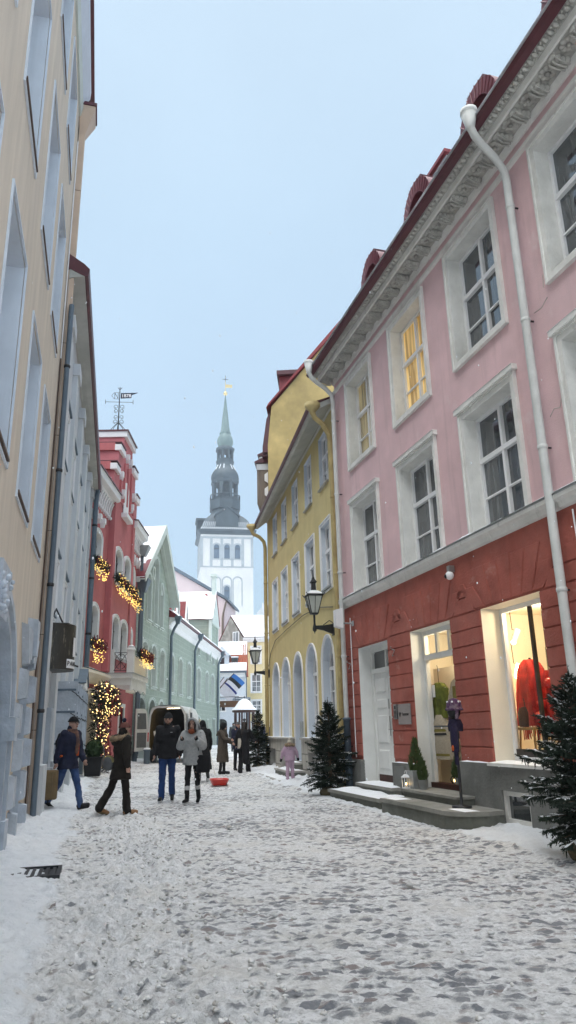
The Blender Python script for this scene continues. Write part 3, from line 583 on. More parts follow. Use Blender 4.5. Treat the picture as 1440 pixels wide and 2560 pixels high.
# ------------------------------------------------------------------ wall lanterns
def lantern(F,u,z,label,reach=.55):
    o=child_of_facade(F,'wall_lantern',label,'street lamp',(u,0,z),0,'black wall lanterns on the yellow house'); o.scale=(.9,.9,.9)
    a=MB().use('iron'); a.prism([(-.09,-.16),(.09,-.16),(.09,.18),(-.09,.18)],.0,.03,'y')
    a.prism([(.03,-.12),(.30,-.02),(reach+.02,.03),(reach+.02,.11),(.3,.12),(.03,.16)],-.03,-.012,'x'); a.prism([(.03,-.12),(.30,-.02),(reach+.02,.03),(reach+.02,.11),(.3,.12),(.03,.16)],.012,.03,'x')
    a.tube([(0,.02,.2),(0,.12,.26),(0,.2,.2),(0,.3,.13)],.012,5)
    a.lathe([(.0,-.13),(.02,-.06),(.055,-.03),(.06,.04),(.045,.10),(.03,.16),(.03,.42),(.05,.44)],(0,reach,0),10); a.build('bracket',o)
    z0=.44; L=MB().use('iron'); hw,tw=.105,.225; zt=z0+.50
    for k in range(4):
        aa=PI/4+k*PI/2; L.tube([(hw*1.3*math.cos(aa),reach+hw*1.3*math.sin(aa),z0+.02),(tw*1.3*math.cos(aa),reach+tw*1.3*math.sin(aa),zt)],.014,5)
    for k in range(4):
        aa=PI/2*k; L.tube([(hw*math.cos(aa),reach+hw*math.sin(aa),z0+.02),(tw*math.cos(aa),reach+tw*math.sin(aa),zt)],.009,4)
    L.lathe([(.0,-.02),(.14,0),(.15,.03),(.10,.05)],(0,reach,z0-.01),4,False,rot=PI/4); L.build('cage',o)
    g=MB().use('milk'); g.lathe([(hw*1.27,z0+.03),(tw*1.27,zt-.01)],(0,reach,0),4,False,rot=PI/4,cap=False); g.build('lamp_glass',o,normals=False)
    c=MB().use('iron'); c.lathe([(.33,0),(.345,.03),(.25,.075),(.13,.14),(.115,.16),(.12,.17),(.09,.19),(.08,.36),(.10,.40),(.135,.41),(.06,.49),(.035,.56),(.02,.57),(.03,.60),(.012,.64),(0,.74)],(0,reach,zt),4,False,rot=PI/4)
    for k in range(4):
        aa=PI/4+k*PI/2; c.tube([(.33*math.cos(aa),reach+.33*math.sin(aa),zt+.02),(.38*math.cos(aa),reach+.38*math.sin(aa),zt+.08)],.014,4)
    co=c.build('lamp_cap',o)
    s_=MB().use('snow').lathe([(.30,.045),(.26,.09),(.14,.15),(.12,.155)],(0,reach,zt+.012),4,False,rot=PI/4,cap=False); s_.build('snow',co)
    return o
lantern(YH,1.02,3.93,'black wall lantern next to the pink house drainpipe, larger of the two')
lantern(YH,11.25,3.62,'smaller black wall lantern on the far corner of the yellow house',.62)
# ================================================================== BEIGE HOUSE (left, near)   outward = -y
BH=facade('beige_house','tall beige plastered house with pale blue stone window surrounds',(-4.55-.0968,13.15+.0252),-14.6,'house')
k0=1.0917
def T(u): return -13.88+(u+13.88)*k0
def Z(z): return 1.5+(z-1.5)*k0
UA,UB=-19.,.62
cols_=[(-2.47,-.93),(-4.72,-3.2),(-7.25,-5.72),(-9.6,-8.1),(-12,-10.5)]
rws=[(4.42,7.12),(8.45,11.2),(12.5,14.75)]
ow=[(outline(a+.1,b-.1,c+.1,d-.1)) for c,d in rws for a,b in cols_]
DR=outline(-2.2,-.98,.0,2.72,.3,8); GA=outline(-7.0,-3.78,.0,2.95,1.35,14)
w=MB().use('beige'); wall_face(w,UA,UB,-.2,16.5,ow+[DR,GA],0); w.box(UA,UB,.9,9,0,16.4); w.face([(UB,0,-.2),(UB,.95,-.2),(UB,.95,16.5),(UB,0,16.5)]); w.build('wall',BH)
for ol in ow:
    window(BH,-1,ol,rev=.34,trim=.10,td=.0,mid=.62,bars=(.3,),pane='pane',revm='paleblue',trimm='paleblue',sill='sillbrown',sd=.04,sh=.025,snow=False,frame='whiteclean')
# carriage arch with moulded stone surround
g=MB().use('stoneblue'); g.strip([(u,0,z) for u,z in GA],[(u,.5,z) for u,z in GA])
for d_,y_ in((.0,-.06),(.14,-.1),(.24,-.06)):
    A=grow(GA,d_+.09,False); B=grow(GA,d_,False)
    A=A[1:]+A[:1]; B=B[1:]+B[:1]
    g.strip([(u,y_,z) for u,z in A],[(u,y_,z) for u,z in B],False); g.strip([(u,y_,z) for u,z in A],[(u,0,z) for u,z in A],False); g.strip([(u,y_,z) for u,z in B],[(u,0,z) for u,z in B],False)
g.box(-3.79,-3.43,-.14,.02,1.45,1.74); g.box(-3.78,-3.41,-.12,.02,-.1,.5); 
go=g.build('carriage_arch',BH); snowstrip(go,-3.79,-3.43,-.14,0,1.742,.03)
kb=MB().use('stoneblue')   # carved keystone
kb.prism([(-5.95,2.72),(-5.4,2.72),(-5.25,3.3),(-6.1,3.3)],-.12,0)
for k in range(26): kb.ball((random.uniform(-6.05,-5.3),-.12+random.uniform(-.02,.02),random.uniform(2.78,3.26)),random.uniform(.02,.05),7,5)
ko=kb.build('keystone',go); snowstrip(ko,-6.07,-5.3,-.12,0,3.302,.04)
q=MB().use('bluegrey').prism([(u,z) for u,z in GA],.48,.52); 
for k in range(1,8): q.box(-7.0+k*.4-.02,-7.0+k*.4+.02,.46,.479,0,2.6)
q.build('gate_leaf',go)
# rusticated doorway
d=MB().use('stoneblue'); d.strip([(u,0,z) for u,z in DR],[(u,.45,z) for u,z in DR])
for k in range(5):
    z0=.02+k*.50; big=k%2==0
    for a,sg in((-2.2,-1),(-.98,1)):
        e=.40 if not big else .26; a0,a1=(a-e,a) if sg<0 else (a,a+e)
        d.frustum([(a0,z0),(a1,z0),(a1,z0+.46),(a0,z0+.46)],[(a0+.03,z0+.03),(a1-.03,z0+.03),(a1-.03,z0+.43),(a0+.03,z0+.43)],0,-.12 if big else -.07)
c=-1.59
for k in range(5):
    t0=-1+2*k/5; t1=t0+.4; zz=.42 if k!=2 else .62
    d.frustum([(c+t0*.62,2.50+.2*(1-abs(t0+.2))),(c+t1*.62,2.50+.2*(1-abs(t0+.2))),(c+t1*1.1,2.70+zz),(c+t0*1.1,2.70+zz)],[(c+t0*.6,2.53+.2*(1-abs(t0+.2))),(c+t1*.6,2.53+.2*(1-abs(t0+.2))),(c+t1*1.05,2.67+zz),(c+t0*1.05,2.67+zz)],0,-.1-.06*(k==2))
do=d.build('rusticated_doorway',BH); MB().use('bluegrey').prism([(u,z) for u,z in DR],.4,.45).build('door_leaf',do)
# eave with gutter and square hopper
e=MB().use('paleblue'); e.prism([(0,15.55),(-.05,15.55),(-.22,15.9),(-.24,16.25),(0,16.5)],UA,UB-.5,'x'); e.use('palegreen').prism([(0,15.3),(-.04,15.3),(-.09,15.5),(-.05,15.56),(0,15.56)],UA,UB-.4,'x')
u=-18.9
e.use('needleyoung')
eo=e.build('eave_cornice',BH)
MB().use('darkred').prism([(-.22,16.1),(-.30,16.15),(-.30,16.3),(0,16.6),(8,20),(8,16.5),(0,16.45)],UA,UB,'x').build('roof',BH)
pp=MB().use('beigepipe').prism([(.16,-.03),(.36,-.03),(.36,-.155),(.16,-.155)],.05,15.0,'z'); po=pp.build('drainpipe',BH)
for z in(1.6,3.3,5.3,7.3,9.4,11.4,13.3): MB().use("sillbrown").box(.157,.363,-.158,-.028,z,z+.012).build('joint',po)
hp=MB().use('beigepipe').frustum([(.16,-.03),(.36,-.03),(.36,-.155),(.16,-.155)],[(.0,-.0),(.55,-.0),(.55,-.36),(.0,-.36)],14.9,15.5,'z').use('beigepipe').box(.0,.55,-.36,.0,15.5,15.6).use('darkred').box(-.03,.58,-.39,.0,15.6,15.68); hp.build('hopper',po)
gp=MB().use('sillbrown').tube([(.10,-.02,.1),(.10,-.02,9.0)],.012,6).use('whiteclean').tube([(.10,-.02,9.0),(.10,-.02,14.6)],.015,6); gp.build('pipe_gap_line',BH)  # added line imitating the gap behind the drainpipe: dark as shadow below, white above
# ================================================================== GREY-WHITE HOUSE (left, second)
GH=facade('grey_house','pale grey house with flat pilasters and a wide boarded eave',(-4.62,13.3),-13,'house')
UA,UB=.0,12.6
uw=[outline(a,b,7.35,8.5) for a,b in((1.1,2.2),(3.35,4.6),(6.0,7.15),(8.7,9.9),(11.1,12.2))]
mw=[outline(a,b,3.95,5.05) for a,b in((.9,2.1),(3.4,4.7),(6.1,7.3),(8.7,9.9),(11.1,12.2))]
gw=[outline(a,b,1.15,2.65) for a,b in((4.0,5.2),(6.0,7.3),(8.3,9.5))]
GD=outline(10.3,11.7,0,2.75)
w=MB().use('greywhite'); wall_face(w,UA,UB,-.2,10.28,uw+mw+gw+[GD],0); w.face([(UA,0,10.28),(UB,0,10.28),(UA,0,10.99)]); w.box(UA,UB,.9,9,0,10.3); w.face([(UB,0,-.2),(UB,.95,-.2),(UB,.95,10.4),(UB,0,10.4)]); w.build('wall',GH)
for ol in uw+mw: 
    window(GH,-1,ol,rev=.16,trim=.09,td=.02,mid=.6,bars=(),pane='pane',revm='greywhite',trimm='whiteclean',sill='bluegrey',sd=.05,sh=.03,snow=False)
    a,b=ol[0][0],ol[1][0]; hz=ol[2][1]+.2; MB().use('bluegrey').prism([(a-.15,hz),(b+.15,hz),(b+.15,hz+.05),(a-.15,hz+.05)],0,-.075).build('hood_board',GH)
for u in(.55,2.75,5.3,8.0,10.5,12.35):
    pl=MB().use('greywhite'); pl.box(u-.28,u+.28,-.12,0,1.0,9.9); pl.box(u-.33,u+.33,-.17,0,9.9,10.2); pl.box(u-.34,u+.34,-.2,0,-.2,1.0); pl.build('pilaster',GH)
sh=MB
for ol in gw:
    wo=window(GH,-1,ol,rev=.2,trim=.06,td=.01,mid=None,bars=(),pane='panedark',revm='greywhite',trimm='greywhite',sill='bluegrey',sd=.05,snow=True)
    a,b=ol[0][0],ol[1][0]
    for q in(a-.02,b+.02):
        l=MB().use('stoneblue').box(q-.03,q+.03,-.02,-.50,1.1,2.72); 
        for zz in(1.3,2.0,2.5): l.use('bluegrey').box(q-.045,q-.031,-.02,-.46,zz,zz+.05).use('iron').tube([(q-.04,-.36,zz),(q-.06,-.46,zz-.06),(q-.04,-.5,zz-.12)],.010,4)
        l.build('shutter',wo)
dh=MB().use('whiteclean').prism([(10.0,2.95),(12.1,2.95),(12.1,3.05),(11.05,3.5),(10.0,3.05)],0,-.35).use('bluegrey').prism([(9.95,3.06),(11.05,3.53),(12.15,3.06),(12.15,3.1),(11.05,3.6),(9.95,3.1)],0,-.4); dh.build('door_pediment',GH)
MB().use('darkwood').prism([(u,z) for u,z in GD],.15,.2).build('front_door',GH)
MB().use('stoneblue').box(1.75,2.35,-.13,-.01,.75,2.05).build('meter_box',GH)
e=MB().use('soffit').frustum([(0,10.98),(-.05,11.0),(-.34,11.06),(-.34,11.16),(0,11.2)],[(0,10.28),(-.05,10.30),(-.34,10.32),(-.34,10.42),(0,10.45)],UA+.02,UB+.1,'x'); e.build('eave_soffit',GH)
MB().use('darkred').frustum([(-.34,11.05),(-.40,11.07),(-.42,11.24),(-.3,11.36),(4.5,14.5),(9,11),(0,11.21)],[(-.34,10.30),(-.40,10.32),(-.42,10.46),(-.3,10.56),(4.5,14.4),(9,10.5),(0,10.46)],UA-.0,UB+.12,'x').build('roof',GH)
pb=MB
a=MB().use('bluegrey').tube([(.0,-.10,.05),(.0,-.10,9.6),(.0,-.1,10.3)],.052,8); a=a.build('drainpipe',GH)
for z in(1.9,4.2,6.5,8.8): MB().use('iron').lathe([(.056,0),(.066,.01),(.066,.06),(.056,.07)],(.0,-.10,z),8).build('collar',a)
a=MB().use('bluegrey').tube([(12.5,-.25,.05),(12.5,-.25,9.9),(12.5,-.3,10.4)],.09,8); a=a.build('drainpipe',GH)
for z in(2.9,4.9,6.9,8.9): MB().use('iron').lathe([(.095,0),(.105,.01),(.105,.07),(.095,.08)],(12.5,-.25,z),8).build('collar',a)
# hanging drum sign
o=child_of_facade(GH,'hanging_sign','dark curved perforated metal sign on the grey house with a white name plate','shop sign',(1.75,-.05,2.78))
d=MB().use('signmetal'); n=32; rr=.50; pts=[(-.52*math.cos(PI*k/n),-.46*math.sin(PI*k/n)) for k in range(n+1)]
d.grid([[(a,b,z) for a,b in pts] for z in(0,.92)]); d.grid([[(a,b+.02,z) for a,b in pts] for z in(.0,.92)])
d.face([(a,b,.92) for a,b in pts]); d.face([(a,b,.0) for a,b in pts][::-1]); d.build('drum',o,normals=False)
s_=MB().use('iron').tube([(-.4,.03,.95),(-.2,-.05,1.25),(.0,-.2,.95)],.02,5).box(-.5,.5,-.02,.05,.4,.5).tube([(.4,.03,.3),(.75,-.5,.15)],.02,5); s_.build('bracket',o)
snowstrip(o,-.45,.45,-.35,-.02,.925,.03)
# name plate wrapped round the street-side of the drum
np_=MB().use('whiteclean'); PA=pts[8:17]
np_.grid([[(a-.008,b-.012,z) for a,b in PA] for z in(.03,.21)]); np_.use('whiteclean').grid([[(a-.008,b-.012,z) for a,b in pts[12:16]] for z in(.27,.66)]); np_.build('name_plate',o,normals=False)
for k,ch in enumerate('PANN'):
    a0,b0=pts[8+2*k]; a1,b1=pts[10+2*k]; m=Vector(((a0+a1)/2-.01,(b0+b1)/2-.016,.12)); x=Vector((a1-a0,b1-b0,0)).normalized(); zv=Vector((0,0,1)); nn=x.cross(zv)
    text(ch,.13,'iron',o,Matrix.Translation(m)@Matrix((( x.x,0,nn.x,0),(x.y,0,nn.y,0),(0,1,0,0),(0,0,0,1))),'lettering',.002,True)
# ================================================================== RED STEPPED-GABLE HOUSE (left, third)
RH=facade('red_house','coral red stepped gable house with white cornices and a balcony',(-7.35,25.8),-1,'house')
UA,UB=-.62,9.15; CA,CB=2.75,6.5
r3=[outline(a,b,7.62,9.0,.32,8) for a,b in((.32,1.36),(3.2,4.4),(4.98,6.08),(7.0,7.98))]
r2=[outline(a,b,4.62,6.14,.3,8) for a,b in((.35,1.42),(3.28,4.38),(4.8,5.98),(6.88,7.9))]
GP=outline(.3,1.9,.0,2.95,.7,10); RD=outline(5.3,6.2,0,2.6)
w=MB().use('coral'); 
wall_face(w,UA,CA,-.2,11.1,[r3[0],r2[0],GP],0); wall_face(w,CB,UB,-.2,11.1,[r3[3],r2[3]],0)
wall_face(w,CA,CB,-.2,11.1,[r3[1],r3[2],r2[1],r2[2],RD],-.16)
for e in(CA,CB): w.face([(e,0,-.2),(e,-.16,-.2),(e,-.16,11.1),(e,0,11.1)])
w.box(UA,UB,.9,9,0,11.0)
for e in(UA,UB): w.face([(e,0,-.2),(e,.95,-.2),(e,.95,11.1),(e,0,11.1)])
for e in(CA,CB): w.box(e-.22,e+.22,-.26,-.161 if e>0 else 0,3.9,11.0) if False else w.box(e-.2,e+.2,-.24,-.001,3.85,11.1)
# stepped gable block
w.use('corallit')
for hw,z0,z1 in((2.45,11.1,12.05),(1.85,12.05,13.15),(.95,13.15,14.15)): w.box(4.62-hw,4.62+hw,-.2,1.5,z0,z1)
w.use('coral'); 
for x in(-1.35,-.65,.05,.75,1.4): w.box(4.62+x-.05,4.62+x+.05,-.28,-.201,11.2,12.0 if abs(x)>1 else 13.0)
w.build('wall',RH)
g=MB().use('whiteclean'); g.box(3.6,5.64,-.34,1.6,14.15,14.42).use('darkred').box(3.55,5.69,-.4,1.65,14.42,14.48)
for sg in(-1,1):
    for a,b,z in((.95,1.95,13.15),(1.8,2.6,12.05)):
        p,q=4.62+sg*a,4.62+sg*b; p,q=min(p,q),max(p,q)
        g.use('whiteclean').box(p,q,-.32,-.05,z,z+.26).use('coral').prism([(p,z),(q,z),(q,z+.34),(p,z+.34)],-.05,1.5).use('darkred').box(p,q,-.34,1.55,z+.341,z+.38)
g.use('whiteclean').prism([(u,z) for u,z in outline(4.15,5.1,10.75,12.3,.4,8)],-.23,-.19); g.box(4.0,5.25,-.42,-.15,10.55,10.74)
for x,z in((3.25,12.1),(3.62,11.4),(5.6,11.35),(5.95,12.0),(4.3,13.3),(4.95,13.3)): g.box(x-.09,x+.09,-.36,-.2,z,z+.25); g.prism([(x-.09,z),(x+.09,z),(x,z-.16)],-.33,-.2)
g.build('stepped_gable',RH)
for a,b in((UA-.2,CA),(CB,UB+.15)):
    c=MB().use('whiteclean')
    c.prism([(0,10.62),(-.1,10.62),(-.18,10.75),(-.38,10.82),(-.40,11.1),(0,11.14)],a,b,'x'); 
    u=a+.25
    while u<b-.1: c.prism([(-.001,9.95),(-.07,10.05),(-.10,10.35),(-.2,10.62),(-.001,10.62)],u-.065,u+.065,'x'); c.ball((u,-.08,10.0),.07,7,5); u+=.30
    c.use('darkred').prism([(-.44,11.1),(-.44,11.15),(0,11.22),(0,11.14)],a-.03,b+.03,'x').use('whiteclean')
    for k in range(3): x=a+.7+k*.65; c.box(x-.12,x+.12,-.2,-.001,9.42,9.62); c.prism([(x-.12,9.42),(x+.12,9.42),(x,9.25)],-.16,-.001)
    c.build('cornice',RH)
for ol in r3+r2:
    wo=window(RH,-1,ol,rev=.22,trim=.14,td=.05,mid=.66,bars=(.3,),pane='panewarm',frame='darkframe',revm='whiteclean',trimm='whiteclean',sill='whiteclean',sd=.06,sh=.05,fw=.05)
    if ol in(r3[1],r3[2],r2[1],r2[2]): wo.location.y=-.16
l=MB().use('cream').prism([(0,3.3),(-.08,3.34),(-.16,3.52),(-.3,3.62),(-.3,3.72),(0,3.78)],UA,CA+.3,'x'); MB().use('cream').prism([(0,3.3),(-.08,3.34),(-.16,3.52),(-.3,3.62),(-.3,3.72),(0,3.78)],6.3,UB,'x').build('storey_cornice',RH); lo=l.build('storey_cornice',RH); snowstrip(lo,UA,CA,-.3,0,3.76,.06)
a=MB().use('cream'); a.strip([(u,-.06,z) for u,z in GP],[(u,.4,z) for u,z in GP]); G2=grow(GP,.2,False); A=GP[1:]+GP[:1]; B=G2[1:]+G2[:1]; a.strip([(u,-.06,z) for u,z in A],[(u,-.06,z) for u,z in B],False); a.strip([(u,0,z) for u,z in B],[(u,-.06,z) for u,z in B],False)
ao=a.build('arched_doorway',RH); MB().use('darkwood').prism([(u,z) for u,z in GP],.35,.4).build('door_leaf',ao)
d=MB().use('darkred').prism(RD,-.02,.03); d.use('whiteclean').box(5.14,5.3,-.2,-.14,0,2.7).box(6.2,6.36,-.2,-.14,0,2.7).box(5.14,6.36,-.21,-.14,2.6,2.75); d.build('side_door',RH)
MB().use('grey_plinth').box(2.0,CA,-.08,0,-.2,.75).box(6.5,UB,-.08,0,-.2,.75).build('plinth',RH)
MB().use('redroof').prism([(.8,11.1),(4.5,13.6),(9,11.05)],UA,UB,'x').build('roof',RH)
p=MB().use('bluegrey').tube([(9.05,-.17,.6),(9.05,-.17,9.9),(9.05,-.3,10.3)],.075,8).tube([(9.05,-.17,.05),(9.05,-.17,.62)],.115,10); p.use('zincpipe').frustum([(8.9,-.05),(9.2,-.05),(9.2,-.35),(8.9,-.35)],[(8.75,.05),(9.35,.05),(9.35,-.55),(8.75,-.55)],10.0,10.5,'z'); p.build('drainpipe',RH)
ch=MB().use('greywhite').box(.2,.9,1.5,2.3,11,14.3).use('whiteclean').box(.1,1.0,1.4,2.4,14.3,14.42); ch.build('chimney',RH)
ch=MB().use('greywhite').box(7.6,8.3,1.2,2.0,11,12.9).box(7.5,8.4,1.1,2.1,12.9,13.0); ch.build('chimney',RH)
# balcony
b=MB().use('white'); BU0,BU1,BO=3.0,6.3,-1.15
b.box(BU0,BU1,BO,-.161,3.62,3.80).box(BU0+.06,BU1-.06,BO+.06,-.161,3.35,3.62)
val=[(BU0+.06,3.36)]+[(BU0+.06+(BU1-BU0-.12)*k/24,3.12+.10*abs(math.sin(3*PI*k/24))) for k in range(25)]+[(BU1-.06,3.36)]
b.prism(val,BO+.06,BO+.12); b.use('zincpipe').box(BU0-.03,BU1+.03,BO-.03,-.161,3.801,3.83)
b.use('white')
for x in(BU0+.13,BU1-.13): b.box(x-.13,x+.13,BO,BO+.26,3.83,4.72); b.frustum([(x-.16,BO-.03),(x+.16,BO-.03),(x+.16,BO+.29),(x-.16,BO+.29)],[(x-.1,BO+.03),(x+.1,BO+.03),(x+.1,BO+.23),(x-.1,BO+.23)],4.72,4.85,'z')
b.box(BU0,BU0+.22,-.36,-.161,3.83,4.75); b.use('cream').box(BU0+.26,BU1-.26,BO+.06,BO+.16,3.83,4.55)
bo=b.build('balcony',RH); snowstrip(bo,BU0,BU0+.28,BO,BO+.26,4.855,.05)
rl=MB().use('iron'); y0,y1=BO+.26,-.36; x=BU0+.1
for z in(3.92,4.62): rl.tube([(x,y0,z),(x,y1,z)],.012,5)
ym=(y0+y1)/2
rl.tube([(x,ym,3.92),(x,ym,4.62)],.010,4); rl.tube([(x,y0,3.92),(x,y1,4.62)],.010,4); rl.tube([(x,y1,3.92),(x,y0,4.62)],.010,4)
rl.tube([(x,ym+.22*math.cos(a_),4.27+.3*math.sin(a_)) for a_ in [2*PI*k/16 for k in range(17)]],.010,4); rl.build('railing',bo)
# weather vane
v=child_of_facade(RH,'weather_vane','wrought iron weather vane dated 1878 on top of the red stepped gable','weather vane',(4.1,.2,14.48))
i=MB().use('iron'); i.tube([(0,0,0),(0,0,2.35)],.03,6,radii=[.035,.02]); i.tube([(-.62,0,1.6),(.62,0,1.6)],.012,4)
for e in(-.62,.62): i.tube([(e,0,1.5),(e,0,1.7)],.012,4)
def curl(cx,cz,r,sg,turns=1.2,y=0): 
    i.tube([(cx+sg*(r*(1-.55*t/14))*math.cos(2*PI*turns*t/14-PI/2)*1.,y,cz+(r*(1-.55*t/14))*math.sin(2*PI*turns*t/14-PI/2)) for t in range(15)],.011,4)
for z,r in((.62,.11),(.85,.1),(1.15,.1),(1.36,.11)):
    for sg in(-1,1): curl(sg*(r+.02),z,r,sg)
for sg in(-1,1):
    i.tube([(sg*.36,0,0),(sg*.34,0,.2),(sg*.16,0,.42),(0,0,.6)],.014,4); i.tube([(sg*.22,0,0),(sg*.2,0,.3),(0,0,.58)],.011,4); curl(sg*.14,.1,.09,sg)
    i.tube([(0,.22*sg,0),(0,.2*sg,.3),(0,0,.58)],.011,4); i.tube([(0,0,2.22),(sg*.1,0,2.33)],.014,4)
i.tube([(-.22+.0,0,1.78),(-.22,0,2.05)],.012,4); i.tube([(-.22,0,2.05),(-.07,0,1.78)],.012,4); i.tube([(-.07,0,1.78),(-.07,0,2.05)],.012,4); i.tube([(-.02,0,1.75),(-.25,0,1.76),(-.36,0,1.92),(-.25,0,2.07),(-.02,0,2.08)],.010,4); i.build('spindle',v)
v.rotation_euler.z=R(6)
f=MB().use('navy').prism([(.05,1.78),(.53,1.82),(.55,1.97),(.83,2.09),(.05,2.05)],-.012,.012); fo=f.build('pennant',v)
text('1878',.22,'whiteclean',fo,Matrix.Translation((.30,-.014,1.915))@Matrix.Rotation(R(90),4,'X')@Matrix.Rotation(R(3),4,'Z'),'year_lettering',.002,True)
# ================================================================== GREEN GABLE HOUSE and LONG GREEN HOUSE (left)
def ogee_win(B,a,b,z0,z1,sill=True,pane='pane'):
    return window(B,-1,outline(a,b,z0,z1,.28,8),rev=.24,trim=.13,td=.05,mid=.6,bars=(.3,),pane=pane,revm='palegreen',trimm='palegreen',sill='palegreen' if sill else None,sd=.1,sh=.04)
EH=facade('green_gable_house','pale green gabled house with long arched white niches beside the red house',(-7.5,35),2.2,'house')
UA,UB=-.15,7.5; PK=3.8
uw=[outline(a,b,7.15,10.2+dz,.5,8) for a,b,dz in((1.75,2.65,-.6),(3.35,4.25,.6),(4.85,5.65,-.6))]
fw=[outline(a,b,3.85,5.98,.28,8) for a,b in((1.15,2.25),(3.2,4.3),(5.35,6.4))]
gd=[outline(a,b,-.1,3.2,.5,8) for a,b in((.45,2.1),(3.0,4.4),(5.3,6.6))]
w=MB().use('greenblock'); wall_face(w,UA,UB,-.2,9.1,fw+gd+[[(a[0],min(a[1],9.1)) for a in outline(min(p[0] for p in u),max(p[0] for p in u),7.15,9.1)] for u in uw],0)
w.face([(UA,0,9.1),(1.75,0,9.1),(1.75,0,10.85),(UA,0,9.1)]); w.prism([(UA,9.1),(UB,9.1),(PK,12.25)],.26,.6); 
for a,b in((UA,1.75),(2.65,3.35),(4.25,4.85),(5.65,UB)):
    h=lambda u:9.1+(12.25-9.1)*(1-abs(u-PK)/(PK-UA))
    if a<PK<b: w.face([(a,0,9.1),(b,0,9.1),(b,0,h(b)),(PK,0,12.25),(a,0,h(a))])
    else: w.face([(a,0,9.1),(b,0,9.1),(b,0,h(b)),(a,0,h(a))])
for u in uw:
    a,b,t=min(p[0] for p in u),max(p[0] for p in u),max(p[1] for p in u); m=(a+b)/2
    arc=u[2:]; 
    for p,q in zip(arc,arc[1:]): w.face([(p[0],0,p[1]),(q[0],0,q[1]),(q[0],0,h(q[0])),(p[0],0,h(p[0]))])
w.box(UA,UB,.9,9,0,9.1)
for e in(UA,UB): w.face([(e,0,-.2),(e,.95,-.2),(e,.95,9.1),(e,0,9.1)])
w.build('wall',EH)
for ol in fw: ogee_win(EH,ol[0][0],ol[1][0],3.85,5.98)
for ol in gd: window(EH,-1,ol,rev=.3,trim=.13,td=.05,mid=.6,bars=(),pane='panedark',frame='darkframe',revm='palegreen',trimm='palegreen',trimbot=False)
for ol in uw: window(EH,-1,ol,rev=.2,trim=.12,td=.05,mid=.3,bars=(.15,),cols=1,pane='panewhite',frame='palegreen',revm='palegreen',trimm='palegreen',sill='palegreen',sd=.1)
o_=MB().use('palegreen')
for u,z in((2.95,9.8),(5.0,9.3)): o_.lathe([(.14,0),(.32,0),(.32,.1),(.26,.12),(.14,.1)],(0,0,0),16) if False else o_.tube([(u+.24*math.cos(2*PI*k/16),-.05,z+.34*math.sin(2*PI*k/16)) for k in range(17)],.06,6,False)
for sg in(-1,1):
    x0=PK; x1=PK+sg*(PK-UA+.45)
    o_.prism([(x0,12.74),(x1,8.98),(x1,8.62),(x0,12.2)],-.52,-.455); o_.prism([(x0,12.45),(x1,8.85),(x1,8.6),(x0,12.1)],-.2,-.02)
o_.prism([(UA,0),(UA+.35,0),(UA+.35,7.6),(UA,7.9)],-.06,-.001) if False else None
o_.build('bargeboard',EH)
r=MB().use('redroof').prism([(PK,12.66),(UB+.42,8.92),(UB+.42,8.80),(PK,12.45),(UA-.42,8.80),(UA-.42,8.92)],-.45,9).use('palegreen').prism([(PK,12.44),(UB+.42,8.79),(UB+.42,8.72),(PK,12.34),(UA-.42,8.72),(UA-.42,8.79)],-.45,9); r.build('roof',EH)
def snowroof(parent,P,n=(14,8),h=.10,hole=None,name='snow'):
    """bumpy snow sheet over a roof quad P (4 corners), open patches where hole(i,j) is true"""
    P=[Vector(p) for p in P]; nn=(P[1]-P[0]).cross(P[3]-P[0]).normalized(); 
    if nn.z<0: nn=-nn
    mb=MB().use('snow'); rows=[]
    for j in range(n[1]+1):
        b=j/n[1]; r_=[]
        for i in range(n[0]+1):
            a=i/n[0]; p=P[0].lerp(P[1],a).lerp(P[3].lerp(P[2],a),b); edge=i in(0,n[0]) or j in(0,n[1])
            k=h*(.6+.7*noise.noise(p*.7)) if not edge else .01
            if hole and hole(a,b): k=-.05
            r_.append(p+nn*k)
        rows.append(r_)
    mb.grid(rows); return mb.build(name,parent,normals=False)
snowroof(EH,[(UA-.5,-.44,8.88),(UA-.5,9,8.88),(PK,9,12.68),(PK,-.44,12.68)],(14,14),.12,lambda a,b:(b<.33 and noise.noise((a*9,b*14,1))>-.25 and a<.3))
snowroof(EH,[(UB+.5,-.44,8.88),(UB+.5,9,8.88),(PK,9,12.68),(PK,-.44,12.68)],(10,8),.12)
cw=MB().use('whiteclean').box(1.3,2.5,1.0,1.9,11.0,12.5).use('steel').tube([(1.5,1.2,12.5),(1.5,1.2,12.72)],.07,8).ball((1.5,1.2,12.86),.15,10,8).ball((1.5,1.2,13.25),.26,12,9); cw.build('chimney',EH)
p=MB().use('bluegrey').tube([(-.02,-.22,.6),(-.02,-.22,8.2)],.09,8).frustum([(-.17,-.08),(.13,-.08),(.13,-.38),(-.17,-.38)],[(-.3,.05),(.45,.05),(.45,-.55),(-.3,-.55)],8.2,8.85,'z'); p.build('drainpipe',EH)
MB().use('limestone').box(UA,.43,-.05,0,-.2,.85).box(2.12,2.98,-.05,0,-.2,.85).box(4.42,5.28,-.05,0,-.2,.85).box(6.62,UB,-.05,0,-.2,.85).build('plinth',EH)
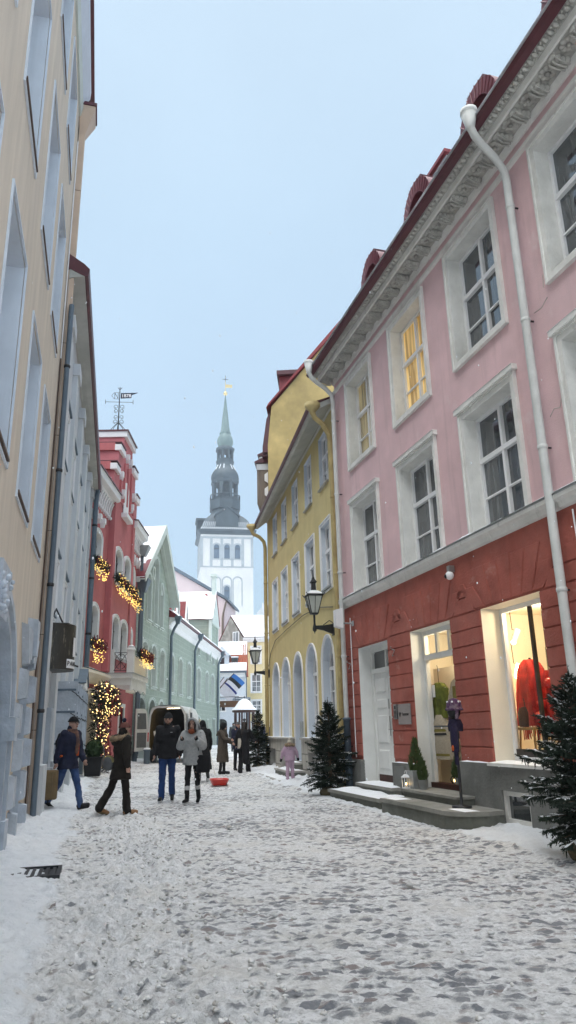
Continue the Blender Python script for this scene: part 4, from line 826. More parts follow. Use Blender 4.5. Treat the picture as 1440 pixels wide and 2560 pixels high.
# long green house
LH=facade('long_green_house','long low green house with grey downpipes and a snow covered red roof',(-7.5,35),2.2,'house')
UA,UB=7.55,29.9
fx=[(8.0,9.15),(10.7,11.9),(13.75,15.0),(17.6,19.1),(21.55,23.0),(24.5,26.0),(27.9,29.0)]
fw=[outline(a,b,3.8,6.0,.28,8) for a,b in fx]; hi=[outline(a,b,6.9,7.7) for a,b in((17.6,18.6),(22.0,23.0),(25.0,26.0))]
gd=[outline(17.4,19.6,-.1,2.6,.7,8),outline(22.2,23.2,.6,2.4),outline(25.5,27.0,0,2.5),outline(10.8,11.8,.7,2.5)]
w=MB().use('greenblock'); wall_face(w,UA,UB,-.2,8.0,fw+hi+gd,0); w.box(UA,UB,.9,8,0,8.0)
for e in(UA,UB): w.face([(e,0,-.2),(e,.95,-.2),(e,.95,8.0),(e,0,8.0)])
w.build('wall',LH)
for ol in fw: ogee_win(LH,ol[0][0],ol[1][0],3.8,6.0)
for ol in hi: window(LH,-1,ol,rev=.2,trim=.08,td=.03,mid=None,bars=(),pane='panedark',revm='palegreen',trimm='palegreen',sill='palegreen')
for ol in gd: window(LH,-1,ol,rev=.3,trim=.12,td=.04,mid=.6,bars=(),pane='panedark',frame='darkframe',revm='palegreen',trimm='palegreen',trimbot=False)
e=MB().use('whiteclean').prism([(0,7.45),(-.06,7.5),(-.12,7.75),(-.36,7.95),(-.40,8.08),(0,8.12)],UA,UB,'x'); e.build('cornice',LH)
r=MB().use('darkred').prism([(-.40,8.05),(-.48,8.08),(-.48,8.18),(-.40,8.2)],UA,UB+.1,'x').use('redroof').prism([(-.399,8.06),(-.399,8.26),(4,11.4),(8.4,8.1),(0,8.12)],UA,UB+.1,'x'); ro=r.build('roof',LH)
snowroof(LH,[(UA,-.47,8.23),(UB,-.47,8.23),(UB,.3,8.78),(UA,.3,8.78)],(60,3),.14)
snowroof(LH,[(UA,1.2,9.43),(UB,1.2,9.43),(UB,4,11.42),(UA,4,11.42)],(50,8),.12)
for u in(10.4,13.5):
    d=MB().use('redroof').prism([(u-.42,8.7),(u+.42,8.7),(u,10.1)],.1,2.2); d.use('whiteclean').prism([(u-.5,8.65),(u-.38,8.65),(u,9.9),(u+.38,8.65),(u+.5,8.65),(u,10.25)],.0,.099); d.use('panedark').box(u-.14,u+.14,.05,.098,8.75,9.3); d.build('dormer',ro)
pl=[]
for u in(7.6,15.85,27.6): 
    p=MB().use('bluegrey').tube([(u,-.16,.1),(u,-.16,7.0),(u,-.3,7.4),(u,-.5,7.75)],.085,8).frustum([(u-.1,-.42),(u+.1,-.42),(u+.1,-.62),(u-.1,-.62)],[(u-.22,-.35),(u+.22,-.35),(u+.22,-.75),(u-.22,-.75)],7.7,8.15,'z'); p.build('drainpipe',LH)
c=MB().use('greenblock').box(23.9,27.7,-.02,3,8.1,10.6); c.use('palegreen').prism([(23.75,10.4),(25.8,13.0),(27.85,10.4),(27.85,10.1),(23.75,10.1)],-.2,.0).box(23.7,24.0,-.12,.1,7.0,10.4).box(27.6,27.9,-.12,.1,7.0,10.4).box(25.45,26.15,-.16,.15,12.6,14.3).box(25.3,26.3,-.25,.25,14.3,14.5)
c.use('redroof').prism([(23.6,10.35),(25.8,13.05),(28,10.35),(25.8,12.8)],-.25,4); co=c.build('cross_gable',LH)
snowroof(co,[(23.55,-.25,10.4),(23.55,4,10.4),(25.8,4,13.08),(25.8,-.25,13.08)],(10,8),.1,lambda a,b:noise.noise((a*5,b*5,3))>.35)
MB().use('limestone').box(UA,17.3,-.05,0,-.2,.7).box(19.7,25.4,-.05,0,-.2,.7).box(27.1,UB,-.05,0,-.2,.7).build('plinth',LH)
# ================================================================== FAR HOUSES
FP=empty('pink_gable_house',(-14.08,85,0),R(-4),'pale pink gable wall rising behind the long green house','house')
w=MB().use('palepink').prism([(-7,0),(6.3,0),(6.3,16.6),(0,20.45),(-7,16.6)],0,9); w.build('wall',FP)
r=MB().use('bluegrey').prism([(-7.4,16.3),(-7.4,16.6),(0,20.9),(6.75,16.75),(6.75,16.45),(0,20.45)],-.3,9.2); r.build('roof',FP)
p=MB().use('timber').tube([(6.55,-.3,16.3),(6.2,-.25,14.9),(6.1,-.15,14.4),(6.1,-.15,.2)],.12,6); p.build('drainpipe',FP)
FY=empty('pale_yellow_house',(-4.98,78,0),0,'pale yellow house with a rubble stone gable at the end of the street','house')
ws=[outline(a,a+.95,z0,z1) for a in(.72,3.4,6) for z0,z1 in((8.5,10.2),(5.5,7.3),(3.4,4.6),(1.2,2.4))]
w=MB().use('paleyellow'); wall_face(w,0,9,-.2,11.0,ws,0); w.box(0,9,.5,7,0,10.9)
w.use('rubble').prism([(0,0),(0,10.9),(3.2,13.6),(6.6,10.6),(6.6,0)],-.02,-2.6,'x') if False else None
w.build('wall',FY)
for k,ol in enumerate(ws): window(FY,-1,ol,rev=.14,trim=.14,td=.03,mid=.6,bars=(.3,),pane='paneshop' if ol[0][1]<2 and ol[0][0]<1 else 'panewhite',trimm='whiteclean',sill='whiteclean',sd=.06)
g=MB().use('rubble'); P0=Vector((-.01,.02)); P1=Vector((-3.3,3.0)); nrm=Vector((-.67,-.74))
def gp(t,z): q=P0.lerp(P1,t); return (q.x,q.y,z)
g.face([gp(0,-.2),gp(1,-.2),gp(1,10.6),gp(.5,13.7),gp(0,10.9)])
g.face([gp(0,-.2),gp(0,10.9),(3,6,10.9),(3,6,-.2)]); g.build('stone_gable',FY)
ww=MB().use('whiteclean'); 
for t0,t1 in((.18,.42),): ww.face([(p[0]-.03,p[1]-.03,p[2]) for p in(gp(t0,10.75),gp(t1,10.75),gp(t1,12.0),gp(t0,12.0))])
ww.use('panewhite'); ww.face([(p[0]-.06,p[1]-.06,p[2]) for p in(gp(.22,10.85),gp(.29,10.85),gp(.29,11.9),gp(.22,11.9))]); ww.face([(p[0]-.06,p[1]-.06,p[2]) for p in(gp(.31,10.85),gp(.38,10.85),gp(.38,11.9),gp(.31,11.9))]); ww.build('gable_window',FY)
c=MB().use('whiteclean').prism([(0,10.7),(-.1,10.75),(-.25,11.0),(-.25,11.2),(0,11.2)],-.2,9.1,'x'); c.build('cornice',FY)
r=MB().use('redroof'); r.face([gp(-.05,11.0),(9.2,-.3,11.25),(9.2,3.2,14.0),gp(.5,13.85)]); r.face([gp(.5,13.85),gp(1.06,10.5),(4,8,10.5),(9.2,3.2,14.0)]); r.build('roof',FY)
a,b,c_,d=[Vector(p) for p in((-.05,-.3,11.24),(9.2,-.3,11.28),(9.2,3.2,14.03),gp(.5,13.9))]
snowroof(FY,[a,b,c_,d],(16,8),.12,lambda p,q:(.28<p<.42 and q>.35 and noise.noise((p*20,q*3,2))>-.1))
MB().use('rubble').box(2.2,3.4,3,4,12,15.2).build('chimney',FY)
FB=empty('grey_blue_house',(-4.5,71,0),R(2),'small blue grey house with a snowy tiled roof and flags','house')
sk=[outline(-2.4,-1.4,.0,2.75,.35,8)]
w=MB().use('bluewhite'); wall_face(w,-6,0,-.2,4.7,[outline(-2.75,-1.75,0,2.7,.4,8),outline(-2.75,-1.9,3.4,4.4)],0); w.box(-6,0,.4,6,0,6.9); w.box(-6,0,-.05,.399,4.75,6.75); w.use('whiteclean').box(-6,.1,-.12,.399,4.68,4.78).prism([(-.05,6.6),(-.2,6.7),(-.3,7.0),(.4,7.0)],-6,.1,'x'); w.build('wall',FB)
window(FB,-1,outline(-2.75,-1.75,0,2.7,.4,8),rev=.25,trim=0,cols=2,bars=(),pane='panedark',frame='darkframe',revm='bluewhite',name='arched_doorway')
window(FB,-1,outline(-2.75,-1.9,3.4,4.4),rev=.15,trim=.08,cols=2,bars=(),pane='panedark',revm='bluewhite',trimm='whiteclean')
r=MB().use('tile').prism([(-.35,6.95),(-.35,7.08),(3.2,10.3),(6.4,7.0)],-6,.15,'x'); 
for k in range(26): u=-5.9+k*.235; r.tube([(u,-.3,7.14),(u,3.2,10.32)],.05,4)
r.build('roof',FB)
snowroof(FB,[(-6,-.34,7.16),(.12,-.34,7.16),(.12,.6,8.0),(-6,.6,8.0)],(20,4),.14); snowroof(FB,[(-6,1.55,8.86),(.12,1.55,8.86),(.12,3.2,10.36),(-6,3.2,10.36)],(22,7),.12,lambda a,b:noise.noise((a*30,b*3,5))>.2)
d=MB().use('bluewhite').box(-3.0,-1.6,.35,3,7.3,8.7).prism([(-3.15,8.7),(-1.45,8.7),(-2.3,9.6)],.2,3).use('panedark').box(-2.6,-2.05,.33,.36,7.5,8.5); d.build('dormer',FB)
d=MB().use('bluegrey').box(-1.35,-.75,.7,2,7.9,8.5).use('panedark').box(-1.3,-.8,.68,.71,8.0,8.4).use('snow').box(-1.4,-.7,.6,2,8.5,8.62); d.build('skylight',FB)
MB().use('bluegrey').box(-6,.16,-.50,-.40,6.94,7.10).build('gutter',FB)
p=MB().use('bluegrey').tube([(.05,-.32,6.95),(.12,-.2,6.3),(.1,-.1,5.5),(.1,-.1,3.9),(.25,-.1,3.2),(.3,-.1,.2)],.06,6); p.build('drainpipe',FB)
a=MB().use('bluegrey').prism([(0,4.55),(-.9,4.35),(-.9,4.42),(0,4.65)],-1.2,.5,'x').use('iron').tube([(.45,-.9,4.4),(.3,0,3.8)],.03,4); ao=a.build('canopy',FB); snowstrip(ao,-1.1,.45,-.85,-.3,4.5,.06)
# ================================================================== CHURCH TOWER
CT=empty('church_tower',(-17.8,193,0),R(10.3),'tall white church tower with a green grey baroque spire','church tower')
hw=7.6
w=MB().use('towerwhite').box(-hw,hw,-hw,hw,0,52.3)
g=MB().use('towergrey')
for x in(-hw+.3,-4.55,-1.52,1.52,4.55,hw-.3):
    e=.38
    for t in(0,1):
        if t==0: g.box(x-e,x+e,-hw-.10,-hw-.001,43.6,51.2)
        else: g.box(-hw-.10,-hw-.001,x-e,x+e,43.6,51.2)
g.box(-hw,hw,-hw-.11,-hw-.0015,51.2,51.7).box(-hw-.11,-hw-.0015,-hw,hw,51.2,51.7).box(-hw-.1,hw+.1,-hw-.12,-hw-.002,43.3,43.6).box(-hw-.12,-hw-.002,-hw,hw,43.3,43.6)
for c in(-3.05,0,3.05):
    g.box(c-1.15,c+1.15,-hw-.12,-hw-.002,45.4,45.6)
w.build('wall',CT); g.build('grey_pilaster_strip',CT)
for c in(-3.03,0,3.03):
    ol=outline(c-.78,c+.78,45.7,49.6,.78,8)
    b=MB().use('towergrey'); G=grow(ol,.42,False); A=ol[1:]+ol[:1]; B=G[1:]+G[:1]
    b.strip([(u,-hw-.09,z) for u,z in A],[(u,-hw-.09,z) for u,z in B],False); b.strip([(u,-hw-.09,z) for u,z in A],[(u,-hw+.3,z) for u,z in A],False)
    b=b.build('window',CT); p=MB().use('panetower'); p.face([(u,-hw-.02,z) for u,z in ol]); p.build('pane',b,normals=False); MB().use('darkframe').box(c-.8,c+.8,-hw-.06,-hw-.03,48.3,48.5).build('frame',b)
for c in(-3.05,0,3.05):
    ol=outline(c-1.15,c+1.15,33,40.6,1.15,10); G=grow(ol,.3,False); A=ol[1:]+ol[:1]; B=G[1:]+G[:1]
    b=MB().use('towergrey'); b.strip([(u,-hw-.08,z) for u,z in A],[(u,-hw-.08,z) for u,z in B],False); b.strip([(u,-hw-.08,z) for u,z in B],[(u,-hw,z) for u,z in B],False); b.strip([(u,-hw-.08,z) for u,z in A],[(u,-hw+.01,z) for u,z in A],False); b.build('blind_arch',CT)
for cz,u in((35.2,0),):
    ol=outline(u-.75,u+.75,34.2,38.3,.75,8); b=MB().use('towergrey'); G=grow(ol,.35,False); A=ol[1:]+ol[:1]; B=G[1:]+G[:1]; b.strip([(p,-hw-.10,z) for p,z in A],[(p,-hw-.10,z) for p,z in B],False); b=b.build('window',CT); p=MB().use('panetower'); p.face([(q,-hw-.04,z) for q,z in ol]); p.build('pane',b,normals=False); MB().use('darkframe').box(u-.75,u+.75,-hw-.07,-hw-.045,36.9,37.1).build('frame',b)
e=MB().use('copper'); e.frustum([(-hw,-hw),(hw,-hw),(hw,hw),(-hw,hw)],[(-hw-.9,-hw-.9),(hw+.9,-hw-.9),(hw+.9,hw+.9),(-hw-.9,hw+.9)],52.3,53.1,'z').box(-hw-.9,hw+.9,-hw-.9,hw+.9,53.1,53.6); e.build('eave',CT)
def sq(a,z): return [(-a,-a,z),(a,-a,z),(a,a,z),(-a,a,z)]
def morph(a,r,t,z,n=32):
    """square of half-width a blending into an octagon of radius r"""
    out=[]
    for k in range(n):
        th=2*PI*(k+.5)/n; c,s_=math.cos(th),math.sin(th); q=a/max(abs(c),abs(s_)); oc=r*math.cos(PI/8)/math.cos(((th+PI/8)%(PI/4))-PI/8); d=q*(1-t)+oc*t; out.append((d*c,d*s_,z))
    return out
d=MB().use('copper'); d.grid([morph(a,a,t,z) for a,t,z in((8.4,0,53.6),(7.7,.02,54.3),(7.35,.06,55.3),(7.1,.12,56.2),(6.6,.25,57.3),(5.9,.45,58.3),(5.1,.7,59.1),(4.6,.9,59.9),(4.35,1,60.6),(4.3,1,61))],closeu=True,smooth=False)
for k in range(26):
    x=-7.6+k*.608
    d.use('snow').tube([(x,-8.38,53.68),(x*.94,-7.75,54.35)],.12,4)
    if abs(x)>3.4: d.tube([(x*.92,-7.5,54.6),(x*.86,-7.2,56)],.07,4)
d.build('bell_roof',CT)
p=MB().use('copper').prism([(-3.3,54),(3.3,54),(3.3,57.6),(0,60.2),(-3.3,57.6)],-7.6,-4).prism([(-3.7,57.4),(0,60.2),(3.7,57.4),(3.7,57.9),(0,60.75),(-3.7,57.9)],-7.9,-4).prism([(-1.0,55)]+[(1.2*math.cos(PI*k/8),55.9+1.2*math.sin(PI*k/8)) for k in range(9)][::-1]+[(1.0,55)],-7.75,-7.6); p.build('dormer_pediment',CT)
p=MB().use('copper').prism([(-2.2,54),(2.2,54),(2.2,57.4),(-2.2,57.4)],-8.1,-5,'x').box(-8.8,-5,-2.7,2.7,57.4,58.1).box(-8.5,-8.1,-2.5,-2.0,54,57.4).box(-8.5,-8.1,2.0,2.5,54,57.4); p.build('dormer_pediment',CT)
def octa(prof,m,name,seg=8,smooth=False): return MB().use(m).lathe(prof,(0,0,0),seg,smooth,rot=PI/8).build(name,CT)
octa([(4.25,60.9),(4.5,61),(4.5,63.5),(4.3,63.6),(4.3,63.5)],'copper','gallery_base')
r=MB().use('copper'); 
for k in range(8):
    a0,a1=PI/8+k*PI/4,PI/8+(k+1)*PI/4; P=Vector((4.4*math.cos(a0),4.4*math.sin(a0),0)); Q=Vector((4.4*math.cos(a1),4.4*math.sin(a1),0))
    for z,rr in((63.7,.12),(65.2,.14)): r.tube([P+Vector((0,0,z)),Q+Vector((0,0,z))],rr,4)
    for j in range(7): t=P.lerp(Q,j/6); r.tube([t+Vector((0,0,63.6)),t+Vector((0,0,65.2))],.09,4)
r.build('gallery_railing',CT)
def arcade(z0,z1,rr,th,mname):
    a=MB().use(mname)
    for k in range(8):
        an=PI/8+k*PI/4; c,s_=math.cos(an),math.sin(an); a.prism([(c*rr-s_*th,s_*rr+c*th),(c*(rr-2*th)-s_*th,s_*(rr-2*th)+c*th),(c*(rr-2*th)+s_*th,s_*(rr-2*th)-c*th),(c*rr+s_*th,s_*rr-c*th)],z0,z1,'z')
    for k in range(8):
        a0,a1=PI/8+k*PI/4,PI/8+(k+1)*PI/4; P=Vector((rr*.97*math.cos(a0),rr*.97*math.sin(a0))); Q=Vector((rr*.97*math.cos(a1),rr*.97*math.sin(a1))); n=8; H=z1; hh=(z1-z0)*.28
        for j in range(n):
            f=lambda t:(P.lerp(Q,t).x,P.lerp(Q,t).y,z1-hh*(1-math.sin(PI*t)**.6))
            g=lambda t:(P.lerp(Q,t).x,P.lerp(Q,t).y,z1)
            a.face([f(j/n),f((j+1)/n),g((j+1)/n),g(j/n)])
    a.lathe([(rr+.1,z0-.05),(rr+.1,z0+.9*(z1-z0)*.22)],(0,0,0),8,False,rot=PI/8,cap=False)
    return a
a=arcade(63.6,68.8,3.75,.42,'copper'); a.lathe([(3.8,68.8),(4.05,69),(4.2,69.6),(3.8,69.8)],(0,0,0),8,False,rot=PI/8); a.lathe([(1.0,63.5),(1.0,68.9)],(0,0,0),8,False); a.build('arcade',CT)
d=MB().use('copper').lathe([(3.7,69.7),(3.95,70.3),(4.0,71.0),(3.85,71.8),(3.3,72.8),(2.8,73.5),(2.5,74.3),(2.45,75.4),(2.6,75.6),(2.6,75.9)],(0,0,0),16,True,rot=PI/8)
d.use('snow')
for k in(8,9,10,12,13): an=PI/8+(k+.5)*PI/8; d.tube([(3.35*math.cos(an),3.35*math.sin(an),72.9),(2.55*math.cos(an),2.55*math.sin(an),74.4)],.14,4)
d.build('onion_dome',CT)
a=arcade(75.8,79.0,2.4,.3,'copper'); a.lathe([(2.4,79),(2.75,79.1),(2.85,79.6),(2.3,80.2)],(0,0,0),8,False,rot=PI/8); a.build('arcade',CT)
d=MB().use('verdigris').lathe([(2.0,80),(1.9,80.6),(2.25,81.4),(2.35,82.3),(2.15,83.2),(1.7,84),(1.45,84.4),(1.7,84.6),(1.7,84.8)],(0,0,0),16,True,rot=PI/8); d.build('onion_dome',CT)
d=MB().use('verdigris').lathe([(1.55,84.8),(1.25,86.5),(.9,90),(.5,93.5),(.12,97)],(0,0,0),8,False,rot=PI/8); d.build('spire',CT)
f=MB().use('gold').ball((0,0,97.6),.62,12,8).box(.1,2.0,-.05,.05,99.6,100.6).tube([(0,0,98),(0,0,103)],.09,5).use('bluegrey').tube([(-.9,0,102.3),(.9,0,102.3)],.1,4).tube([(0,0,101.5),(0,0,103.6)],.1,4).ball((0,0,102.3),.3,6,4); f.build('finial',CT)
b=MB().use('greywhite').box(8.6,12.5,-4,4,0,31).prism([(8.6,31),(12.5,31),(10.5,33.3)],-4,4).box(10.3,12.2,-4.5,-3,30,34); tag(b.build('white_annex',None),'low white annex wall to the right of the church tower','building').parent=None
bpy.data.objects['white_annex'].location=(-17.8,193,0)
for ch in CT.children:
    if ch.name.split('.')[0] in('wall','grey_pilaster_strip','window','blind_arch','eave','bell_roof','dormer_pediment'): ch.scale=(.925,.925,1)
# ================================================================== PEOPLE
mat('skin',(.42,.25,.19),.55,.08,10,0,spec=.4)
mat('hairdark',(.02,.014,.011),.6,.3,30)
mat('hairbrown',(.07,.045,.03),.65,.3,30)
mat('clothblack',(.010,.010,.012),.85,.3,14,.35,60)
mat('clothnavy',(.010,.013,.034),.8,.25,10,.3,50)
mat('clothbrownblack',(.014,.011,.008),.85,.3,12,.4,60)
mat('jeans',(.028,.06,.16),.85,.3,10,.3,90,c2=(.09,.14,.24),amt=.5)
mat('jeansblue',(.016,.045,.15),.85,.25,8,.3,90)
mat('fleece',(.33,.34,.34),.95,.12,18,.6,70)
mat('furcoat',(.085,.068,.052),.95,.35,22,.9,80,stretch=(2,2,.4))
mat('furtrim',(.30,.22,.14),.95,.4,35,1.,90,c2=(.12,.085,.055),amt=.7)
mat('knit',(.14,.055,.045),.9,.3,60,.5,120)
mat('beanienavy',(.012,.014,.035),.9,.3,40,.5,90)
mat('tan',(.28,.155,.075),.8,.2,9,.2)
mat('pinksuit',(.44,.31,.40),.85,.10,8,.3,40)
mat('scarf',(.16,.085,.06),.9,.4,16,.4,c2=(.06,.05,.07),amt=.8)
mat('rust',(.20,.055,.025),.9,.3,16,.4)
mat('orange',(.50,.09,.02),.8,.15,10)
mat('sock',(.50,.50,.50),.9,.1,20,.3)
mat('greycoat',(.055,.065,.07),.9,.2,9,.3)
mat('creamcloth',(.55,.50,.42),.9,.08,10,.2)
mat('brownbag',(.17,.115,.055),.6,.22,5,.25,14,c2=(.10,.065,.03),amt=.6)
mat('bagyellow',(.24,.21,.09),.7,.15,8)
mat('baggrey',(.11,.115,.12),.8,.15,8)
mat('redplastic',(.52,.022,.012),.35,.08,4,spec=.5)
mat('rope',(.55,.52,.46),.9,.1,20)
def blob(mb,name,parent,vox=.016,it=4,fold=.0,fs=9.):
    o=mb.build(name,parent,normals=True)
    m=o.modifiers.new('r','REMESH'); m.mode='VOXEL'; m.voxel_size=vox; m.use_smooth_shade=True
    s_=o.modifiers.new('s','SMOOTH'); s_.factor=.5; s_.iterations=it
    dg=bpy.context.evaluated_depsgraph_get(); me=bpy.data.meshes.new_from_object(o.evaluated_get(dg)); o.modifiers.clear(); old=o.data; o.data=me; bpy.data.meshes.remove(old); me.name=name
    if fold:
        for v in me.vertices:
            p=v.co; n_=noise.noise((p.x*fs,p.y*fs,p.z*fs*1.6))+.5*noise.noise((p.x*fs*2.3,p.y*fs*2.3,p.z*fs*3.2)); v.co=p+v.normal*n_*fold
    for p in me.polygons: p.use_smooth=True
    return o
def loft(mb,rows,seg=18):
    """rows of (center(x,y,z), rx, ry)"""
    R_=[[(c[0]+rx*math.cos(2*PI*j/seg),c[1]+ry*math.sin(2*PI*j/seg),c[2]) for j in range(seg)] for c,rx,ry in rows]
    mb.grid(R_,closeu=True); mb.face(R_[0][::-1]); mb.face(R_[-1])
def pose(h=1.75,L=(20,10),Rr=(-15,20),aL=(0,12,15,0),aR=(0,12,15,0),lean=4,wide=.0):
    k=h/1.75; J={}; 
    def rot(p,a,c):  # lean forward about the hip
        v=p-c; return c+Vector((v.x,v.y*math.cos(a)-v.z*math.sin(a),v.z*math.cos(a)+v.y*math.sin(a)))
    hip=Vector((0,0,.92*k)); J['hip']=hip
    for s_,(t,kn) in((1,L),(-1,Rr)):
        H=hip+Vector((.09*k*s_,0,0)); t0,t1=R(t),R(t-kn)
        K=H+Vector((s_*wide*.5*k,-math.sin(t0)*.44*k,-math.cos(t0)*.44*k)); A=K+Vector((s_*wide*.5*k,-math.sin(t1)*.42*k,-math.cos(t1)*.42*k))
        fp=max(0,-R(t-kn)*.75) if t-kn<-12 else (-.22 if t-kn>15 else 0)   # heel up behind, toe up in front
        T=A+Vector((s_*.02,-.19*k*math.cos(fp),-.05*k-.19*k*math.sin(fp))); J[s_]=(H,K,A,T)
    low=min(min(J[s_][2].z-.075*k,J[s_][3].z-.025*k) for s_ in(1,-1)); up=Vector((0,0,-low)); la=R(lean)
    for s_ in(1,-1): J[s_]=tuple(p+up for p in J[s_])
    hip=hip+up; J['hip']=hip
    f=lambda x,y,z: rot(hip+Vector((x,y,z))*k,la,hip)
    J['waist']=f(0,0,.16); J['chest']=f(0,.0,.38); J['neck']=f(0,.01,.55); J['head']=f(0,-.025,.70); J['sh']=f(0,.01,.50)
    for s_,(fw,ou,el,inn) in((1,aL),(-1,aR)):
        S_=f(.175*s_,.015,.49); a,o_=R(fw),R(ou); d=Vector((s_*math.sin(o_),-math.sin(a)*math.cos(o_),-math.cos(a)*math.cos(o_))); E_=S_+d*.285*k
        b=R(fw+el); d2=Vector((s_*(math.sin(o_)*.4-inn),-math.sin(b),-math.cos(b))).normalized(); W_=E_+d2*.25*k; J['arm',s_]=(S_,E_,W_,d2)
    J['k']=k; return J
def hand(mb,J,s_,curl=.5):
    S_,E_,W_,d=J['arm',s_]; k=J['k']; side=Vector((0,-1,0)) if abs(d.y)<.6 else Vector((0,0,1)); side=(side-d*side.dot(d)).normalized(); pal=d.cross(side)*s_
    C=W_+d*.045*k; mb.cap_(W_-d*.02,C,.026*k,.030*k,8); 
    for q in(-.5,.5): mb.cap_(W_+d*.01,C+side*.022*q*2*k+d*.025*k,.02*k,.017*k,7)
    for i,(off,L) in enumerate(((-.03,.058),(-.010,.072),(.011,.076),(.031,.066))):
        b=C+side*off*k+d*.03*k; m=b+(d*.8-pal*curl*.5)*L*.5*k; t=m+(d*.55-pal*curl)*L*.5*k; mb.cap_(b,m,.0105*k,.0098*k,6); mb.cap_(m,t,.0098*k,.0082*k,6)
    b=W_+d*.02*k+side*.028*k; mb.cap_(b,b+(side*.7+d*.7)*.04*k,.012*k,.011*k,6); mb.cap_(b+(side*.7+d*.7)*.04*k,b+(side*.55+d)*.055*k,.011*k,.009*k,6)
def body(name,J,loc,rz,label,skin='skin',group=None):
    k=J['k']; mb=MB().use(skin); hip,wa,ch,ne,he,sh=[J[q] for q in('hip','waist','chest','neck','head','sh')]
    mb.ball(hip,.145*k,12,8,(1.05,.75,.8)); mb.cap_(hip,wa,.125*k,.12*k,12); mb.cap_(wa,ch,.12*k,.135*k,12); mb.ball(ch,.15*k,12,8,(1.1,.75,1)); mb.cap_(sh+Vector((-.13*k,0,0)),sh+Vector((.13*k,0,0)),.07*k,.07*k,10)
    mb.cap_(sh,he+Vector((0,0,-.05*k)),.06*k,.055*k,10)
    mb.ball(he+Vector((0,.012*k,.02*k)),.105*k,14,10,(.80,.95,1.05)); mb.ball(he+Vector((0,-.03*k,-.055*k)),.07*k,12,8,(.8,.9,.95))
    mb.cap_(he+Vector((0,-.093*k,.02*k)),he+Vector((0,-.118*k,-.02*k)),.011*k,.017*k,7); mb.ball(he+Vector((0,-.09*k,-.065*k)),.022*k,7,5,(1.2,.6,.6))
    for s_ in(1,-1):
        mb.ball(he+Vector((.083*k*s_,.01*k,-.005*k)),.03*k,7,5,(.4,.7,1.1))
        S_,E_,W_,d=J['arm',s_]; mb.cap_(S_,E_,.055*k,.043*k,10); mb.cap_(E_,W_,.042*k,.028*k,10); hand(mb,J,s_)
        H,K,A,T=J[s_]; mb.cap_(H,K,.085*k,.058*k,10); mb.cap_(K,A,.055*k,.038*k,10); mb.cap_(A+Vector((0,.03*k,-.03*k)),T,.036*k,.025*k,8)
    o=blob(mb,'person',None,.0115*max(k,.75),3); o.location=loc; o.rotation_euler=(0,0,R(rz)); tag(o,label,'person',group)
    fe=MB().use('hairdark')
    for s_ in(1,-1): fe.ball(he+Vector((.034*k*s_,-.083*k,.018*k)),.0115*k,6,4); fe.cap_(he+Vector((.018*k*s_,-.09*k,.042*k)),he+Vector((.052*k*s_,-.082*k,.045*k)),.005*k,.005*k,5)
    fe.use('rust').cap_(he+Vector((-.02*k,-.093*k,-.052*k)),he+Vector((.02*k,-.093*k,-.052*k)),.0065*k,.0065*k,5); fe.build('facial_features',o)
    return o
def trousers(o,J,m,flare=0,r=1.,top=.0,name='trousers'):
    k=J['k']; mb=MB().use(m); mb.ball(J['hip']+Vector((0,0,.02)),.155*k*r,12,8,(1.1,.82,.9))
    for s_ in(1,-1):
        H,K,A,T=J[s_]; mb.cap_(H,K,.098*k*r,.072*k*r,12); mb.cap_(K,A+(A-K)*.07,(.068+flare*.2)*k*r,(.052+flare)*k*r,12)
    return blob(mb,name,o,.016,3,.013,7)
def shoes(o,J,m,sole='black',r=1.,name='boot',high=.0):
    k=J['k']
    for s_ in(1,-1):
        H,K,A,T=J[s_]; mb=MB().use(m); heel=A+Vector((0,.035*k,-.035*k)); mb.cap_(heel,T,.047*k*r,.04*k*r,10); mb.cap_(A+(K-A).normalized()*(.06+high)*k,A+Vector((0,.01,-.03*k)),.055*k*r,.05*k*r,10); b=blob(mb,name,o,.013,2)
        so=MB().use(sole); dn=Vector((0,0,-.038*k)); so.cap_(heel+dn,T+dn*.8,.036*k*r,.034*k*r,8); q=blob(so,'sole',b,.013,1)
def coat(o,J,m,hem=.05,r=1.,flare=.0,fold=.016,name='coat',sleeve=1.,neck=True,hemshift=0):
    """hem = metres below the hip joint"""
    k=J['k']; mb=MB().use(m); hip,wa,ch,sh=J['hip'],J['waist'],J['chest'],J['sh']
    rows=[]; hz=hip+Vector((0,hemshift,-hem*k)); legs=[J[s_][1] for s_ in(1,-1)]; mid=(legs[0]+legs[1])*.5
    t=min(1,hem/.45); c=hip.lerp(Vector((mid.x,mid.y,hz.z)),t*.6); c.z=hz.z
    rows=[(c,(.20+flare)*k*r,(.165+flare+.0)*k*r),(hip.lerp(c,.5),(.195+flare*.5)*k*r,(.16+flare*.5)*k*r),(hip,.19*k*r,.155*k*r),(wa,.178*k*r,.145*k*r),(ch,.20*k*r,.155*k*r),(sh+Vector((0,0,-.02*k)),.205*k*r,.13*k*r),(sh+Vector((0,0,.05*k)),.11*k*r,.095*k*r)]
    loft(mb,rows)
    if neck: mb.cap_(sh,J['neck']+Vector((0,0,.05*k)),.10*k*r,.085*k*r,12)
    for s_ in(1,-1):
        S_,E_,W_,d=J['arm',s_]; mb.ball(S_,.088*k*r,10,8); mb.cap_(S_,E_,.082*k*r*sleeve,.07*k*r*sleeve,12); mb.cap_(E_,W_-d*.01,.07*k*r*sleeve,.052*k*r*sleeve,12)
    return blob(mb,name,o,.016,3,fold,6)
